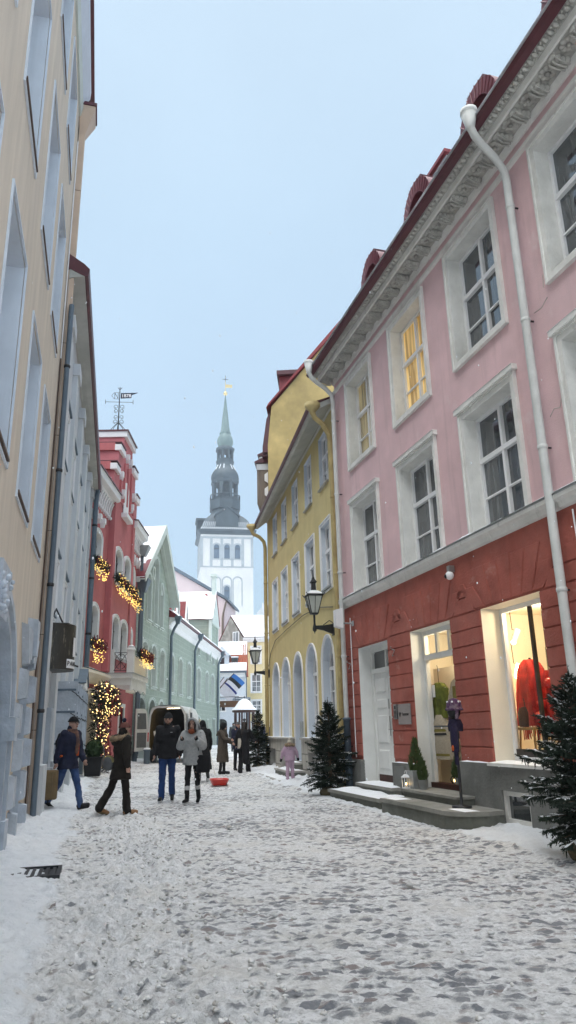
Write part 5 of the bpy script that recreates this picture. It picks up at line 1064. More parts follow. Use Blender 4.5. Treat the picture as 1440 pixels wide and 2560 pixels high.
def cap(o,J,m,name='hat',r=1.,z=.045,pom=None,low=.0,tall=1.):
    k=J['k']; he=J['head']; mb=MB().use(m); n=14; rows=[]
    for i in range(9):
        a=PI/2*i/8; rr=.098*k*r*math.cos(a*.98); rows.append([(he.x+rr*.88*math.cos(2*PI*j/n),he.y+.012*k+rr*math.sin(2*PI*j/n),he.z+(z-low)*k+.095*k*tall*r*math.sin(a)) for j in range(n)])
    mb.grid(rows,closeu=True); mb.face(rows[-1]); mb.tube([(he.x+.091*k*r*.9*math.cos(2*PI*j/n),he.y+.012*k+.1*k*r*math.sin(2*PI*j/n),he.z+(z-low)*k+.005) for j in range(n+1)],.016*k,6,False)
    h=mb.build(name,o,shade=True)
    if pom: MB().use(pom).ball((he.x,he.y+.02,he.z+z*k+.125*k*tall*r),.045*k,10,8).build('pompom',h)
    return h
def furry(mb,c,R_,r,a0=0,a1=2*PI,n=26,tilt=0,sx=1,sy=1):
    """thick fur ring"""
    for i in range(n+1):
        a=a0+(a1-a0)*i/n; p=Vector((c[0]+R_*sx*math.cos(a),c[1]+R_*sy*math.sin(a),c[2]+tilt*math.sin(a)))
        mb.ball(p,r*random.uniform(.85,1.15),7,5)
        for q in range(7):
            d=Vector((random.gauss(0,1),random.gauss(0,1),random.gauss(0,1))).normalized(); t=d.orthogonal().normalized()*.012; b=p+d*r*.85; mb.face([b+t,b-t,b+d*r*.6])
def G(x,y,dz=0): return (x,y,gz(y)+.02+dz)
# --- man with the brown canister
J=pose(1.75,L=(24,8),Rr=(-16,22),aL=(8,10,25,.1),aR=(-14,12,8,0),lean=5)
o=body('man',J,G(-4.47,15.0),62,'man in a navy parka and peaked cap carrying a brown hard case')
trousers(o,J,'jeans',.006); shoes(o,J,'black'); coat(o,J,'clothnavy',.16,1.06,.015); c=cap(o,J,'clothblack','cap',1.06); he=J['head']
MB().use('clothblack').prism([(-.075,-.08),(.075,-.08),(.06,-.17),(0,-.19),(-.06,-.17)],he.z+.045,he.z+.057,'z').build('peak',c)
mb=MB().use('scarf'); loft(mb,[(J['neck']+Vector((0,-.02,-.05)),.11,.105),(J['neck']+Vector((0,-.02,.05)),.10,.10)]); mb.cap_(J['neck']+Vector((.03,-.1,-.02)),J['chest']+Vector((.02,-.17,0)),.045,.04); mb.cap_(J['chest']+Vector((.02,-.17,0)),J['waist']+Vector((.03,-.165,-.02)),.04,.035); blob(mb,'scarf',o,.014,2,.008,14)
mb=MB().use('orange'); mb.cap_(J['chest']+Vector((.05,-.165,-.08)),J['waist']+Vector((.05,-.17,-.05)),.022,.03); mb.cap_(J['arm',-1][2]+Vector((.02,-.12,.12)),J['arm',-1][2]+Vector((.05,.02,.09)),.02,.016); mb.build('orange_lining',o)
mb=MB().use('clothblack'); loft(mb,[(J['waist']+Vector((0,.2,-.08)),.14,.08),(J['chest']+Vector((0,.22,-.05)),.17,.11),(J['chest']+Vector((0,.2,.14)),.13,.07)]); blob(mb,'backpack',o,.018,3,.01)
mb=MB().use('furtrim'); furry(mb,J['neck']+Vector((0,.12,-.03)),.09,.04,n=14,sy=.5); mb.build('fur_collar',o)
g=MB().use('iron')
for s_ in(1,-1): g.tube([he+Vector((s_*.034+.026*math.cos(a),-.1,.018+.02*math.sin(a))) for a in [2*PI*q/10 for q in range(11)]],.004,4)
g.tube([he+Vector((-.06,-.1,.02)),he+Vector((-.085,0,.015))],.004,4).tube([he+Vector((.06,-.1,.02)),he+Vector((.085,0,.015))],.004,4); g.build('glasses',o)
Mw=o.matrix_basis.copy(); W_=Mw@(J['arm',-1][2]+J['arm',-1][3]*.08)
cs=empty('hard_case',(W_.x-.10,W_.y-.12,W_.z-.59),R(12),'worn brown hard case in the hand of the man in the navy parka','case')
mb=MB().use('brownbag'); b=bmesh.new(); bmesh.ops.create_cube(b,size=1)
for v in b.verts: v.co=Vector((v.co.x*.40,v.co.y*.17,v.co.z*.54+.27))
bmesh.ops.bevel(b,geom=[e for e in b.edges],offset=.05,segments=4,affect='EDGES',profile=.6); me=bpy.data.meshes.new('shell'); b.to_mesh(me); b.free(); me.materials.append(MATS['brownbag']); so=bpy.data.objects.new('shell',me); COL.objects.link(so); so.parent=cs
for p in me.polygons: p.use_smooth=True
MB().use('greywhite').tube([(-.09,0,.535),(-.08,0,.575),(.08,0,.575),(.09,0,.535)],.014,6).build('handle',cs); rb=MB().use('brownbag')
for x in(-.1,.1): rb.tube([(x,-.083,.06),(x,-.089,.27),(x,-.083,.48)],.012,5)
rb.build('rib',cs)
# --- woman walking with fur hood
J=pose(1.62,L=(-19,14),Rr=(10,4),aL=(10,14,12,0),aR=(-6,16,12,0),lean=2)
o=body('woman',J,G(-3.22,14.15),128,'woman seen from behind in a dark parka with a wide fur hood and tan boots')
trousers(o,J,'clothbrownblack',.03,1.03); shoes(o,J,'tan','burlap',1.12); coat(o,J,'clothbrownblack',.28,1.13,.02); cap(o,J,'knit','bobble_hat',1.12,.02,'beanienavy'); hb=MB().use('hairdark').ball(J['head']+Vector((0,.03,-.03)),.095,12,8,(.9,.8,1)); hb.build('hair',o)
mb=MB().use('furtrim'); furry(mb,J['neck']+Vector((0,.06,-.02)),.17,.05,n=30,sy=.85,tilt=-.03); mb.use('clothbrownblack').ball(J['neck']+Vector((0,.1,-.08)),.15,12,8,(1.15,.8,.8)); mb.build('fur_hood',o)
Mw=o.matrix_basis.copy(); p=Mw@(J['hip']+Vector((.13,.20,.02)))
bg_=empty('shoulder_bag',p,R(128-160),'small grey and yellow shoulder bag on the hip of the woman in the fur hood','bag')
mb=MB().use('baggrey').lathe([(.05,-.045),(.12,-.03),(.125,.0),(.12,.03),(.05,.045)],(0,0,0),16); q=mb.build('pouch',bg_); q.rotation_euler=(R(90),0,0)
MB().use('bagyellow').tube([(.125*math.cos(a),0,.125*math.sin(a)) for a in [R(10+15*t) for t in range(10)]],.03,6).build('rim',bg_)
st_=MB().use('baggrey').tube([(-.1,0,.08),(-.14,-.03,.4),(-.05,.05,.62)],.012,5); st_.build('strap',bg_)
# --- couple walking towards the camera
J=pose(1.78,L=(-12,16),Rr=(14,6),aL=(-6,12,18,0),aR=(6,13,14,0),lean=1)
o=body('man',J,G(-2.74,16.42),4,'bearded man in a black jacket and blue jeans walking towards the camera')
trousers(o,J,'jeansblue',.012,1.06); shoes(o,J,'black','sock'); coat(o,J,'clothblack',.10,1.10,.0); cap(o,J,'clothblack','beanie',1.06,.035,tall=1.15); he=J['head']
mb=MB().use('hairbrown'); mb.ball(he+Vector((0,-.05,-.075)),.058,10,7,(.95,.75,.75)); blob(mb,'beard',o,.01,2,.004,40); mb=MB().use('clothblack'); loft(mb,[(J['neck']+Vector((0,-.015,-.06)),.115,.11),(J['neck']+Vector((0,-.015,.04)),.10,.10)]); blob(mb,'scarf',o,.015,2,.008)
g=MB().use('iron')
for s_ in(1,-1): g.tube([he+Vector((s_*.034+.026*math.cos(a),-.1,.018+.02*math.sin(a))) for a in [2*PI*q/10 for q in range(11)]],.004,4)
g.build('glasses',o); MB().use('sock').box(.07,.11,-.19,-.165,J['chest'].z+.05,J['chest'].z+.06).build('chest_mark',o)
J=pose(1.63,L=(-10,12),Rr=(10,4),aL=(28,18,95,.45),aR=(28,16,95,.45),lean=3)
o=body('woman',J,G(-2.12,15.9),-6,'woman in a light grey hooded fleece jacket warming her gloved hands')
trousers(o,J,'clothblack',0,.92,name='leggings'); shoes(o,J,'clothblack','sock',1.0,'boot',.12); coat(o,J,'fleece',.16,1.18,.0,.011,'jacket',1.2); he=J['head']
for s_ in(1,-1):
    A=J[s_][2]; K=J[s_][1]; d=(K-A).normalized(); MB().use('sock').cap_(A+d*.19,A+d*.22,.060,.060,12).build('sock',o)
mb=MB().use('fleece'); n=18; rows=[]
for i in range(12):
    ph=PI*i/11; rows.append([])
hd=MB().use('fleece')
for a,b,r_ in((0,1,.0),):
    rows=[]
    for i in range(13):
        t=i/12; ang=R(58+150*t)      # hood sweeps from forehead over the crown to the nape
        rows.append([(he.x+.135*math.sin(u)*1.0,he.y+.02-.135*math.cos(ang)*abs(math.cos(u))-.0,he.z-.01+.15*math.sin(ang)*abs(math.cos(u))-.05*abs(math.sin(u))) for u in [R(-90+180*j/14) for j in range(15)]])
    hd.grid(rows)
ho=hd.build('hood_shell',o,shade=True); md=ho.modifiers.new('t','SOLIDIFY'); md.thickness=.025; md.offset=1
mb=MB().use('fleece'); mb.tube([he+Vector((.115*math.cos(a),-.075-.02*math.sin(a),.135*math.sin(a)-.005)) for a in [2*PI*q/20 for q in range(21)]],.028,8,False); loft(mb,[(J['neck']+Vector((0,.02,-.06)),.15,.13),(J['neck']+Vector((0,.02,.08)),.125,.115)]); blob(mb,'hood',o,.014,2,.004)
mb=MB().use('rust'); mb.ball(he+Vector((0,-.07,-.12)),.075,10,8,(1.1,.8,.8)); blob(mb,'scarf',o,.013,2,.01,14); mb=MB().use('hairdark'); mb.cap_(he+Vector((.07,-.05,.05)),he+Vector((.075,-.08,-.12)),.025,.03,8); mb.cap_(he+Vector((-.07,-.05,.05)),he+Vector((-.07,-.07,-.08)),.022,.02,8); mb.build('hair',o)
for s_ in(1,-1):
    W_,d=J['arm',s_][2],J['arm',s_][3]; mb=MB().use('clothblack'); hand(mb,J,s_,.8); mb.cap_(W_-d*.02,W_+d*.06,.04,.042,8); blob(mb,'glove',o,.011,2)
Mw=o.matrix_basis.copy(); p=Mw@(J['hip']+Vector((.23,-.04,-.12)))
bg_=empty('tote_bag',p,R(20),'black shoulder bag hanging beside the woman in the grey jacket','bag'); mb=MB().use('clothblack'); loft(mb,[(Vector((0,0,-.18)),.15,.06),(Vector((0,0,0)),.17,.075),(Vector((0,0,.17)),.15,.05)]); blob(mb,'pouch',bg_,.018,2,.008); MB().use('clothblack').tube([(-.1,0,.16),(-.12,-.05,.4),(-.06,-.03,.62)],.014,5).build('strap',bg_)
# --- woman in the long black coat with the sled
J=pose(1.68,L=(4,4),Rr=(-14,22),aL=(-6,10,8,0),aR=(6,14,20,0),lean=3)
o=body('woman',J,G(-2.66,22.1),200,'woman in a long black coat and dark hood pulling the red sled by its rope')
trousers(o,J,'clothblack',0,.9); shoes(o,J,'black','sock',1.05,'boot',.06); coat(o,J,'clothblack',.60,1.12,.07,.014); cap(o,J,'clothblack','hood',1.2,.01,tall=1.2); mb=MB().use('clothblack'); mb.ball(J['head']+Vector((0,.035,-.03)),.11,12,8,(1,.9,1.2)); loft(mb,[(J['neck']+Vector((0,.03,-.08)),.16,.14),(J['neck']+Vector((0,.03,.06)),.12,.11)]); blob(mb,'shawl',o,.016,3,.008)
hw_=o.matrix_basis@(J['arm',-1][2]+J['arm',-1][3]*.08)
# --- fur coat
J=pose(1.62,L=(3,4),Rr=(-2,4),aL=(12,8,50,.1),aR=(35,10,45,.1),lean=2)
o=body('woman',J,G(-2.40,25.6),72,'woman in a long brown fur coat standing in the street')
trousers(o,J,'black',0,1.0); shoes(o,J,'black','black',1.05); coat(o,J,'furcoat',.55,1.16,.03,.014); mb=MB().use('clothblack'); mb.ball(J['head']+Vector((0,.02,.02)),.125,12,8,(.95,1,1.05)); mb.ball(J['neck']+Vector((0,.03,.0)),.12,12,8,(1,.9,.9)); blob(mb,'head_scarf',o,.016,3,.006)
mb=MB().use('furcoat'); loft(mb,[(J['neck']+Vector((0,.05,-.16)),.23,.19),(J['neck']+Vector((0,.04,.0)),.16,.14)]); blob(mb,'fur_collar',o,.018,3,.016,12)
# --- dark haired woman, coat blown open
J=pose(1.64,L=(-3,4),Rr=(5,2),aL=(-4,20,35,0),aR=(20,26,45,0),lean=1,wide=.05)
o=body('woman',J,G(-1.68,25.8),176,'long haired person in a black coat and wide trousers seen from behind')
trousers(o,J,'clothblack',.035,1.05); shoes(o,J,'black','black',1.15); coat(o,J,'clothblack',.12,1.1,.02,.01); mb=MB().use('hairdark'); mb.ball(J['head']+Vector((0,.03,.02)),.115,12,8,(.95,1,1.05)); mb.cap_(J['head']+Vector((0,.07,-.02)),J['chest']+Vector((.02,.16,.02)),.095,.07,10); blob(mb,'hair',o,.015,3,.006,16)
mb=MB().use('creamcloth'); loft(mb,[(J['hip']+Vector((.13,.03,-.10)),.10,.11),(J['waist']+Vector((.13,.03,.08)),.09,.11)]); blob(mb,'jumper',o,.016,2,.005)
mb=MB().use('clothblack'); mb.cap_(J['chest']+Vector((-.06,.15,.05)),J['hip']+Vector((-.08,.13,-.5)),.12,.13,10); blob(mb,'long_scarf',o,.018,3,.01)
J=pose(1.66,L=(3,3),Rr=(-3,3),aL=(0,10,10,0),aR=(20,12,60,.3),lean=1)
o=body('person',J,G(-2.02,27.4),30,'dark figure mostly hidden behind the long haired person')
trousers(o,J,'clothblack',.01); shoes(o,J,'black'); coat(o,J,'clothnavy',.2,1.08); cap(o,J,'baggrey','beanie',1.05,.03)
J=pose(1.72,L=(6,4),Rr=(-6,10),aL=(4,12,14,0),aR=(-4,12,14,0),lean=3)
o=body('man',J,G(-3.76,47.4),182,'man in a grey jacket walking away far down the street')
trousers(o,J,'greycoat',.01); shoes(o,J,'black'); coat(o,J,'greycoat',.18,1.12); cap(o,J,'black','beanie',1.05,.03)
# --- child on the steps
J=pose(1.03,L=(-2,6),Rr=(6,10),aL=(-6,34,20,0),aR=(4,34,24,0),lean=4,wide=.04)
k=J['k']; P=Matrix.Translation(YH.location)@Matrix.Rotation(YH.rotation_euler.z,4,'Z')@Vector((3.8,.68,.215))
o=body('child',J,P,186,'small child in a pink snowsuit and fur hood climbing the snowy steps')
trousers(o,J,'pinksuit',.012,1.28,name='snowsuit_trousers'); shoes(o,J,'pinksuit','black',1.3); coat(o,J,'pinksuit',.10,1.34,.0,.008,'snowsuit_jacket'); cap(o,J,'creamcloth','bobble_hat',1.25,.02,'creamcloth')
mb=MB().use('furtrim'); furry(mb,J['neck']+Vector((0,.03,.03)),.10,.045,n=22); mb.build('fur_hood',o); mb=MB().use('pinksuit'); mb.ball(J['neck']+Vector((0,.09,-.03)),.09,10,8,(1.1,.7,.8)); blob(mb,'hood',o,.015,2)
for s_ in(1,-1):
    W_,d=J['arm',s_][2],J['arm',s_][3]; mb=MB().use('clothblack'); mb.cap_(W_,W_+d*.07,.034,.036,8); mb.cap_(W_+d*.02,W_+d*.05+Vector((0,-.04,0)),.016,.014,6); blob(mb,'mitten',o,.011,2)
# --- red sled
sl_=empty('plastic_sled',G(-2.01,20.5,.01),R(12),'bright red plastic sled lying on the trodden snow','sled')
mb=MB().use('redplastic'); prof=[(.20,.0),(.26,.10),(.29,.15),(.31,.15)]; n=24
def sup(rx,ry,z,e=3.2): return [(math.copysign(abs(math.cos(a))**(2/e),math.cos(a))*rx,math.copysign(abs(math.sin(a))**(2/e),math.sin(a))*ry,z) for a in [2*PI*j/n for j in range(n)]]
mb.grid([sup(.05,.05,.012),sup(.15,.28,.012),sup(.17,.31,.02),sup(.235,.37,.14),sup(.25,.385,.15),sup(.252,.387,.135),sup(.185,.325,.0),sup(.05,.05,.0)],closeu=True)
for x in(-.06,.06): mb.tube([(x,-.25,.018),(x,.25,.018)],.012,5)
mb.build('tray',sl_)
p1=sl_.matrix_basis.inverted()@hw_; MB().use('rope').tube([(0,.37,.14),Vector((0,.37,.14)).lerp(p1,.35)+Vector((0,0,-.16)),Vector((0,.37,.14)).lerp(p1,.7)+Vector((0,0,-.08)),p1],.008,5).build('rope',sl_)
# ================================================================== SPRUCES, GARLANDS
def tuft(mb,a,b,r):
    """needle clad twig: thin three sided spike with bristles"""
    a=Vector(a); b=Vector(b); t=(b-a); L=t.length
    if L<1e-4: return
    t/=L; n=t.orthogonal().normalized(); q=t.cross(n); m=a+t*L*.35
    P=[m+(n*math.cos(x)+q*math.sin(x))*r for x in(0,2.1,4.2)]
    for i in range(3): mb.face([a,P[i],P[(i+1)%3]]); mb.face([P[i],b,P[(i+1)%3]])
    for j in range(5):
        x=random.uniform(0,6.28); d=(n*math.cos(x)+q*math.sin(x)); p=a+t*L*random.uniform(.1,.95); w=t*.006
        mb.face([p-w,p+w,p+d*r*2.1+t*.022])
def spruce(loc,H,Rm,label,seed,snowy=.35,base='stone'):
    rnd=random.Random(seed); random.seed(seed)
    o=empty('spruce_tree',loc,rnd.uniform(0,6),label,'tree','cut spruces standing along the house walls')
    z0=.22
    tr=MB().use('bark').tube([(0,0,.02),(.01,0,H*.5),(0,.01,H)],.03,8,radii=[.042,.028,.007]); tr.build('trunk',o)
    bs=MB().use('burlap'); bs.lathe([(.12,0),(.23,.02),(.26,.10),(.20,.19),(.07,.23),(.05,.25)],(0,0,-.02),14); bs.build('root_ball',o)
    fo=MB().use('needle'); sn=MB().use('snow'); br=MB().use('bark')
    NB=int(62*H); 
    for kb in range(NB):
        f=((kb+rnd.random())/NB)**1.12*.95; z=z0+f*(H-z0); Rr=Rm*(min(1,(1-f)*1.45)**.95)*(.95 if f>.12 else .62+2.75*f)*(.55 if f>.86 else 1)+.03
        a=kb*2.39996+rnd.uniform(-.5,.5); L=Rr*rnd.choice((.5,.75,.9,.95,1.0,1.05,1.15,1.3)); el=.18+.85*f+rnd.uniform(-.22,.25); c,s_=math.cos(a),math.sin(a)
        pts=[]; n=5; bend=rnd.uniform(-.25,.25)
        for i in range(n+1):
            t=i/n; rr=L*t*math.cos(el*.6); zz=z+L*(t*math.sin(el)*.6-.45*t*t*(1-f)*.9+.14*t**3); aa=a+bend*t; pts.append(Vector((math.cos(aa)*rr,math.sin(aa)*rr,zz)))
        br.tube(pts,.008,4,radii=[.010*(1-.8*i/n) for i in range(n+1)])
        ns=max(4,int(L/.026)); heavy=rnd.random()<snowy
        for i in range(ns):
            t=.12+.88*i/ns; x=t*n; j=min(int(x),n-1); p=pts[j].lerp(pts[j+1],x-j); d=(pts[j+1]-pts[j]).normalized(); sd=Vector((-s_,c,0))
            for sg in(-1,1):
                if rnd.random()<.12: continue
                l_=(.07+.15*(1-t)*min(1,L/.4))*rnd.uniform(.5,1.35); dr=(d*rnd.uniform(.5,1.1)+sd*sg*rnd.uniform(.35,1.0)+Vector((0,0,rnd.uniform(-.38,.2)))).normalized(); q=p+dr*l_
                tuft(fo,p,q,rnd.uniform(.007,.013))
                for _ in range(2):
                    if rnd.random()<.6: g0=p.lerp(q,rnd.uniform(.25,.8)); tuft(fo,g0,g0+(d*rnd.uniform(.2,.9)+sd*sg*rnd.uniform(-.3,1)+Vector((0,0,rnd.uniform(-.6,.35)))).normalized()*l_*rnd.uniform(.35,.75),.009)
                if heavy and t>.35 and rnd.random()<(.25+.5*t)*(.5+.7*f):
                    u_=Vector((0,0,.012)); w=dr.cross(Vector((0,0,1))).normalized()*rnd.uniform(.008,.018); m1,m2=p.lerp(q,rnd.uniform(.0,.3))+u_,p.lerp(q,rnd.uniform(.7,1.))+u_
                    sn.face([m1-w,m1+w,m1.lerp(m2,.5)+w*1.2+Vector((0,0,.010)),m2,m1.lerp(m2,.5)-w*1.2+Vector((0,0,.010))])
            if rnd.random()<.6: tuft(fo,p,p+Vector((rnd.uniform(-.04,.04),rnd.uniform(-.04,.04),-.10*rnd.random()-.02)),.010)
        tuft(fo,pts[-2],pts[-1]+(pts[-1]-pts[-2]).normalized()*.07,.012)
        if heavy:
            for j in range(2,n):
                p,q=pts[j],pts[j+1]; w=Vector((-s_,c,0))*rnd.uniform(.010,.02); u_=Vector((0,0,.016)); sn.face([p-w+u_,p+w+u_,q+w*.7+u_,q-w*.7+u_])
    tuft(fo,(0,0,H*.86),(.01,0,H+.08),.022); tuft(fo,(0,0,H*.9),(.05,.03,H+.0),.014); tuft(fo,(0,0,H*.9),(-.05,.0,H-.02),.014)
    fo.build('crown',o,normals=False); br.build('branches',o,normals=False); sn.build('snow',o,normals=False)['kind']='stuff'
    return o
def wloc(F,u,y,z): return (Matrix.Translation(F.location)@Matrix.Rotation(F.rotation_euler.z,4,'Z'))@Vector((u,y,z))
spruce(wloc(PH,-2.2,.60,.08),2.02,.62,'dark snow dusted spruce beside the lit shop window, the nearest one',3,.85)
spruce(wloc(PH,6.5,.55,.10),2.05,.54,'dark spruce between the yellow house and the white panelled door',11,.45)
spruce(wloc(YH,10.9,.52,.16),2.15,.46,'spruce at the far corner of the yellow house below the small lantern',23,.3)
def bulbs(parent,pts,r,m='bulb',name='string_lights'):
    mb=MB().use(m)
    for p in pts: mb.ball(p,r*random.uniform(.8,1.2),6,4)
    o=mb.build(name,parent); o['kind']='stuff'; return o
def bow(o,p,r):
    m=MB().use('ribbon'); m.ball(p,r*.55,6,4)
    for sg in(-1,1): m.ball((p[0]+sg*r*.9,p[1],p[2]+r*.35),r*.8,7,5,(1,.5,.7)); m.tube([p,(p[0]+sg*r*.5,p[1]-.01,p[2]-r*1.3),(p[0]+sg*r*.8,p[1],p[2]-r*2.3)],r*.25,4)
    m.build('red_bow',o)
def garland(F,u0,u1,y,z,label,drop=.45,h=.28,n=None,cone=False,group='lit fir garlands on the window sills',red=.5):
    o=child_of_facade(F,'lit_garland',label,'garland',((u0+u1)/2,y,z),0,group)
    w=(u1-u0)/2; n=n or int((u1-u0)*230); fo=MB().use('needle'); rb=MB().use('ribbon')
    for i in range(n):
        p=Vector((random.uniform(-w,w),random.gauss(0,.06),random.gauss(0,.07))); d=Vector((random.gauss(0,.8),random.gauss(-.4,.8),random.gauss(.25,.7))).normalized(); tuft(fo,p,p+d*random.uniform(.1,.24),.018)
    for i in range(int(n*.10*red)): p=Vector((random.uniform(-w,w),random.gauss(-.12,.04),random.gauss(.0,.08))); bow(o,p,random.uniform(.035,.06))
    fo.build('fir_sprays',o,normals=False)
    P=[]
    for i in range(int((u1-u0)*42)):
        u=random.uniform(-w,w); e=1-abs(u/w)**2 if cone else 1; P.append((u,random.gauss(-.10,.05),-random.random()**.9*drop*(.45+.55*e)-.10))
    for i in range(int((u1-u0)*16)): P.append((random.uniform(-w,w),random.gauss(-.15,.05),random.uniform(-.05,.16)))
    bulbs(o,P,.0145); return o
random.seed(5)
garland(RH,-.35,1.5,-.22,7.66,'lit fir garland on the upper sill beside the grey drainpipe',.55,cone=True)
garland(RH,2.7,6.35,-.36,7.62,'long lit fir garland under the paired upper windows of the red house',.55)
garland(RH,6.75,8.3,-.22,7.55,'short lit fir garland under the far upper window of the red house',.55,cone=True)
garland(RH,-.3,1.45,-.25,4.66,'lit fir garland with red bows on the lower sill beside the grey drainpipe',.6,cone=True,red=2)
garland(RH,3.5,5.9,-1.28,4.62,'dim lit fir garland with red bows hanging on the balcony front',.45,red=3)
# evergreen door arch
o=child_of_facade(RH,'door_garland','thick evergreen door garland wound with warm lights and red bows','garland',(.9,-.45,.0))
fo=MB().use('needle'); rb=MB().use('ribbon'); sn=MB().use('snow'); P=[]
def put(c,rx,ry,rz,n,nl,ns=0):
    for i in range(n):
        v=Vector((random.gauss(0,1),random.gauss(0,1),random.gauss(0,1))).normalized()*random.random()**.35; p=Vector(c)+Vector((v.x*rx,v.y*ry,v.z*rz)); d=(Vector((v.x,v.y,v.z*.5+.1))+Vector((random.gauss(0,.6),random.gauss(0,.6),random.gauss(0,.6)))).normalized(); tuft(fo,p,p+d*random.uniform(.10,.22),.018)
        if i<ns: q=p+Vector((0,0,.05)); w=Vector((random.uniform(-.06,.06),random.uniform(-.06,.06),0)); sn.face([q-w,q+Vector((w.y,-w.x,.02)),q+w,q+Vector((-w.y,w.x,.02))])
    for i in range(nl):
        v=Vector((random.gauss(0,1),random.gauss(0,1),random.gauss(0,1))).normalized(); P.append(Vector(c)+Vector((v.x*rx*1.1,-abs(v.y)*ry*1.12 if random.random()<.75 else v.y*ry,v.z*rz*1.02)))
put((-.1,0,.9),.55,.32,.55,330,40); put((-.1,0,1.7),.50,.30,.6,330,50); put((.0,0,2.45),.62,.34,.5,360,50); put((.25,-.02,3.0),.85,.38,.30,340,45,110); put((1.2,-.05,2.75),.55,.34,.52,300,28); put((1.75,-.05,2.5),.42,.3,.36,150,12); put((.3,-.25,.45),.5,.3,.3,150,8)
for i in range(20): c=random.choice(((-.1,0,1.0),(0,0,1.7),(.1,0,2.5),(.5,0,2.9),(1.3,0,2.6))); bow(o,(c[0]+random.gauss(0,.3),-.34+random.gauss(0,.05),c[2]+random.gauss(0,.22)),random.uniform(.06,.10))
fo.build('fir_sprays',o,normals=False); sn.build('snow',o,normals=False)['kind']='stuff'; bulbs(o,P,.019,'bulbwarm')
# box ball in planter
o=empty('planter',(-6.62,25.0,gz(25)+.06),R(10),'round clipped box bush in a square black planter beside the lit door garland','planter')
MB().use('black').frustum([(-.24,-.24),(.24,-.24),(.24,.24),(-.24,.24)],[(-.3,-.3),(.3,-.3),(.3,.3),(-.3,.3)],0,.55,'z').box(-.32,.32,-.32,.32,.55,.60).build('pot',o)
mb=MB().use('box')
for i in range(900):
    v=Vector((random.gauss(0,1),random.gauss(0,1),random.gauss(0,1))).normalized(); p=Vector((0,0,.84))+v*.27*random.uniform(.9,1.04); t=v.orthogonal().normalized()*.02; q=v.cross(t).normalized()*.03; d=Vector((random.gauss(0,.02),random.gauss(0,.02),random.gauss(0,.02))); mb.face([p-t+d,p-q,p+t-d,p+q+v*.02])
mb.ball((0,0,.84),.26,14,10); mb.build('bush',o,normals=False)
# grey guard post
o=empty('guard_post',(-6.62,34.1,gz(34)),0,'short grey cast iron guard post left of the white van','bollard'); MB().use('bluegrey').lathe([(.14,0),(.14,.55),(.17,.56),(.17,.62),(.10,.66)],(0,0,0),14).build('post',o); MB().use('snow').lathe([(.17,.62),(.14,.68),(.0,.70)],(0,0,.003),12).build('snow',o)
# ================================================================== SHOP DISPLAY
def cloth_rows(mb,rows,seg=28,fold=.02,freq=9):
    R_=[]
    for i,(c,rx,ry) in enumerate(rows):
        R_.append([(c[0]+(rx+fold*(.2+i/len(rows))*math.sin(freq*a+i*.25))*math.cos(a),c[1]+(ry+fold*.6*math.sin(freq*a+i*.3))*math.sin(a),c[2]) for a in [2*PI*j/seg for j in range(seg)]])
    mb.grid(R_,closeu=True)
mat('shawlred',(.55,.035,.025),.85,.35,9,.4,40,c2=(.30,.02,.02),amt=.7); mat('ponchogreen',(.125,.145,.025),.85,.35,12,.4,40,c2=(.06,.09,.015),amt=.7); mat('green2',(.035,.10,.018),.85,.25,10,.3); mat('knitbeige',(.40,.35,.27),.9,.15,30,.6,90); mat('knitolive',(.20,.17,.04),.9,.2,30,.5,90); mat('knitpurple',(.06,.02,.07),.9,.4,40,.5,c2=(.30,.25,.28),amt=.6); mat('knitnavy',(.016,.013,.04),.9,.4,45,.5); mat('redgloss',(.55,.02,.015),.2,.1,4,spec=.6); mat('woodlight',(.38,.24,.10),.6,.2,4,.1)
o=child_of_facade(PH,'red_shawl','fringed red shawl draped on a display stand in the lit window','shawl',(.44,-.72,.97))
mb=MB().use('shawlred'); cloth_rows(mb,[((0,0,1.52),.07,.06),((0,0,1.46),.14,.11),((0,0,1.36),.22,.14),((0,.02,1.15),.22,.16),((0,.02,.95),.25,.17),((0,.02,.7),.25,.18),((.02,.02,.52),.28,.18)],60,.085,9); mb.build('cloth',o,normals=False)
mb=MB().use('shawlred')
for i in range(70): a=random.uniform(0,6.28); x,y=.27*math.cos(a),.18*math.sin(a); mb.tube([(x,y,.58),(x+random.uniform(-.03,.03),y,.36+random.uniform(-.06,.06))],.006,3,False)
mb.build('fringe',o,normals=False); MB().use('iron').lathe([(.14,.05),(.14,.07),(.02,.08),(.02,1.55)],(0,0,0),10).build('stand',o)
o=child_of_facade(PH,'red_shawl','second red shawl hanging behind the dark window bar','shawl',(.10,-.80,1.35)); mb=MB().use('shawlred'); cloth_rows(mb,[((0,0,.95),.03,.03),((0,0,.8),.11,.08),((-.03,0,.45),.18,.10),((-.05,0,.1),.21,.11)],50,.08,8); mb.build('cloth',o,normals=False); MB().use('iron').tube([(0,0,.93),(0,0,1.95)],.006,4).build('hanger_wire',o)
for k,(u,y,z,r,lb) in enumerate(((-.02,-.70,2.10,.085,'shiny red bauble hanging at the near side of the lit window'),(.13,-.62,1.80,.08,'red glass bauble low in the lit window, upper of two'),(.10,-.56,1.60,.10,'large red bauble just above the stool in the lit window'))):
    o=child_of_facade(PH,'bauble',lb,'bauble',(u,y,z)); MB().use('redgloss').ball((0,0,0),r,14,10).build('ball',o); MB().use('iron').tube([(0,0,r),(0,0,r+.45)],.004,4).build('thread',o)
o=child_of_facade(PH,'display_stool','pale wooden stool with a dark bag in the lit window','stool',(.34,-.58,1.01)); MB().use('woodlight').box(-.2,.2,-.15,.15,.42,.46).build('seat',o)
for x in(-.17,.17):
    for y in(-.12,.12): MB().use('woodlight').tube([(x*1.2,y*1.2,0),(x,y,.42)],.016,6).build('leg',o)
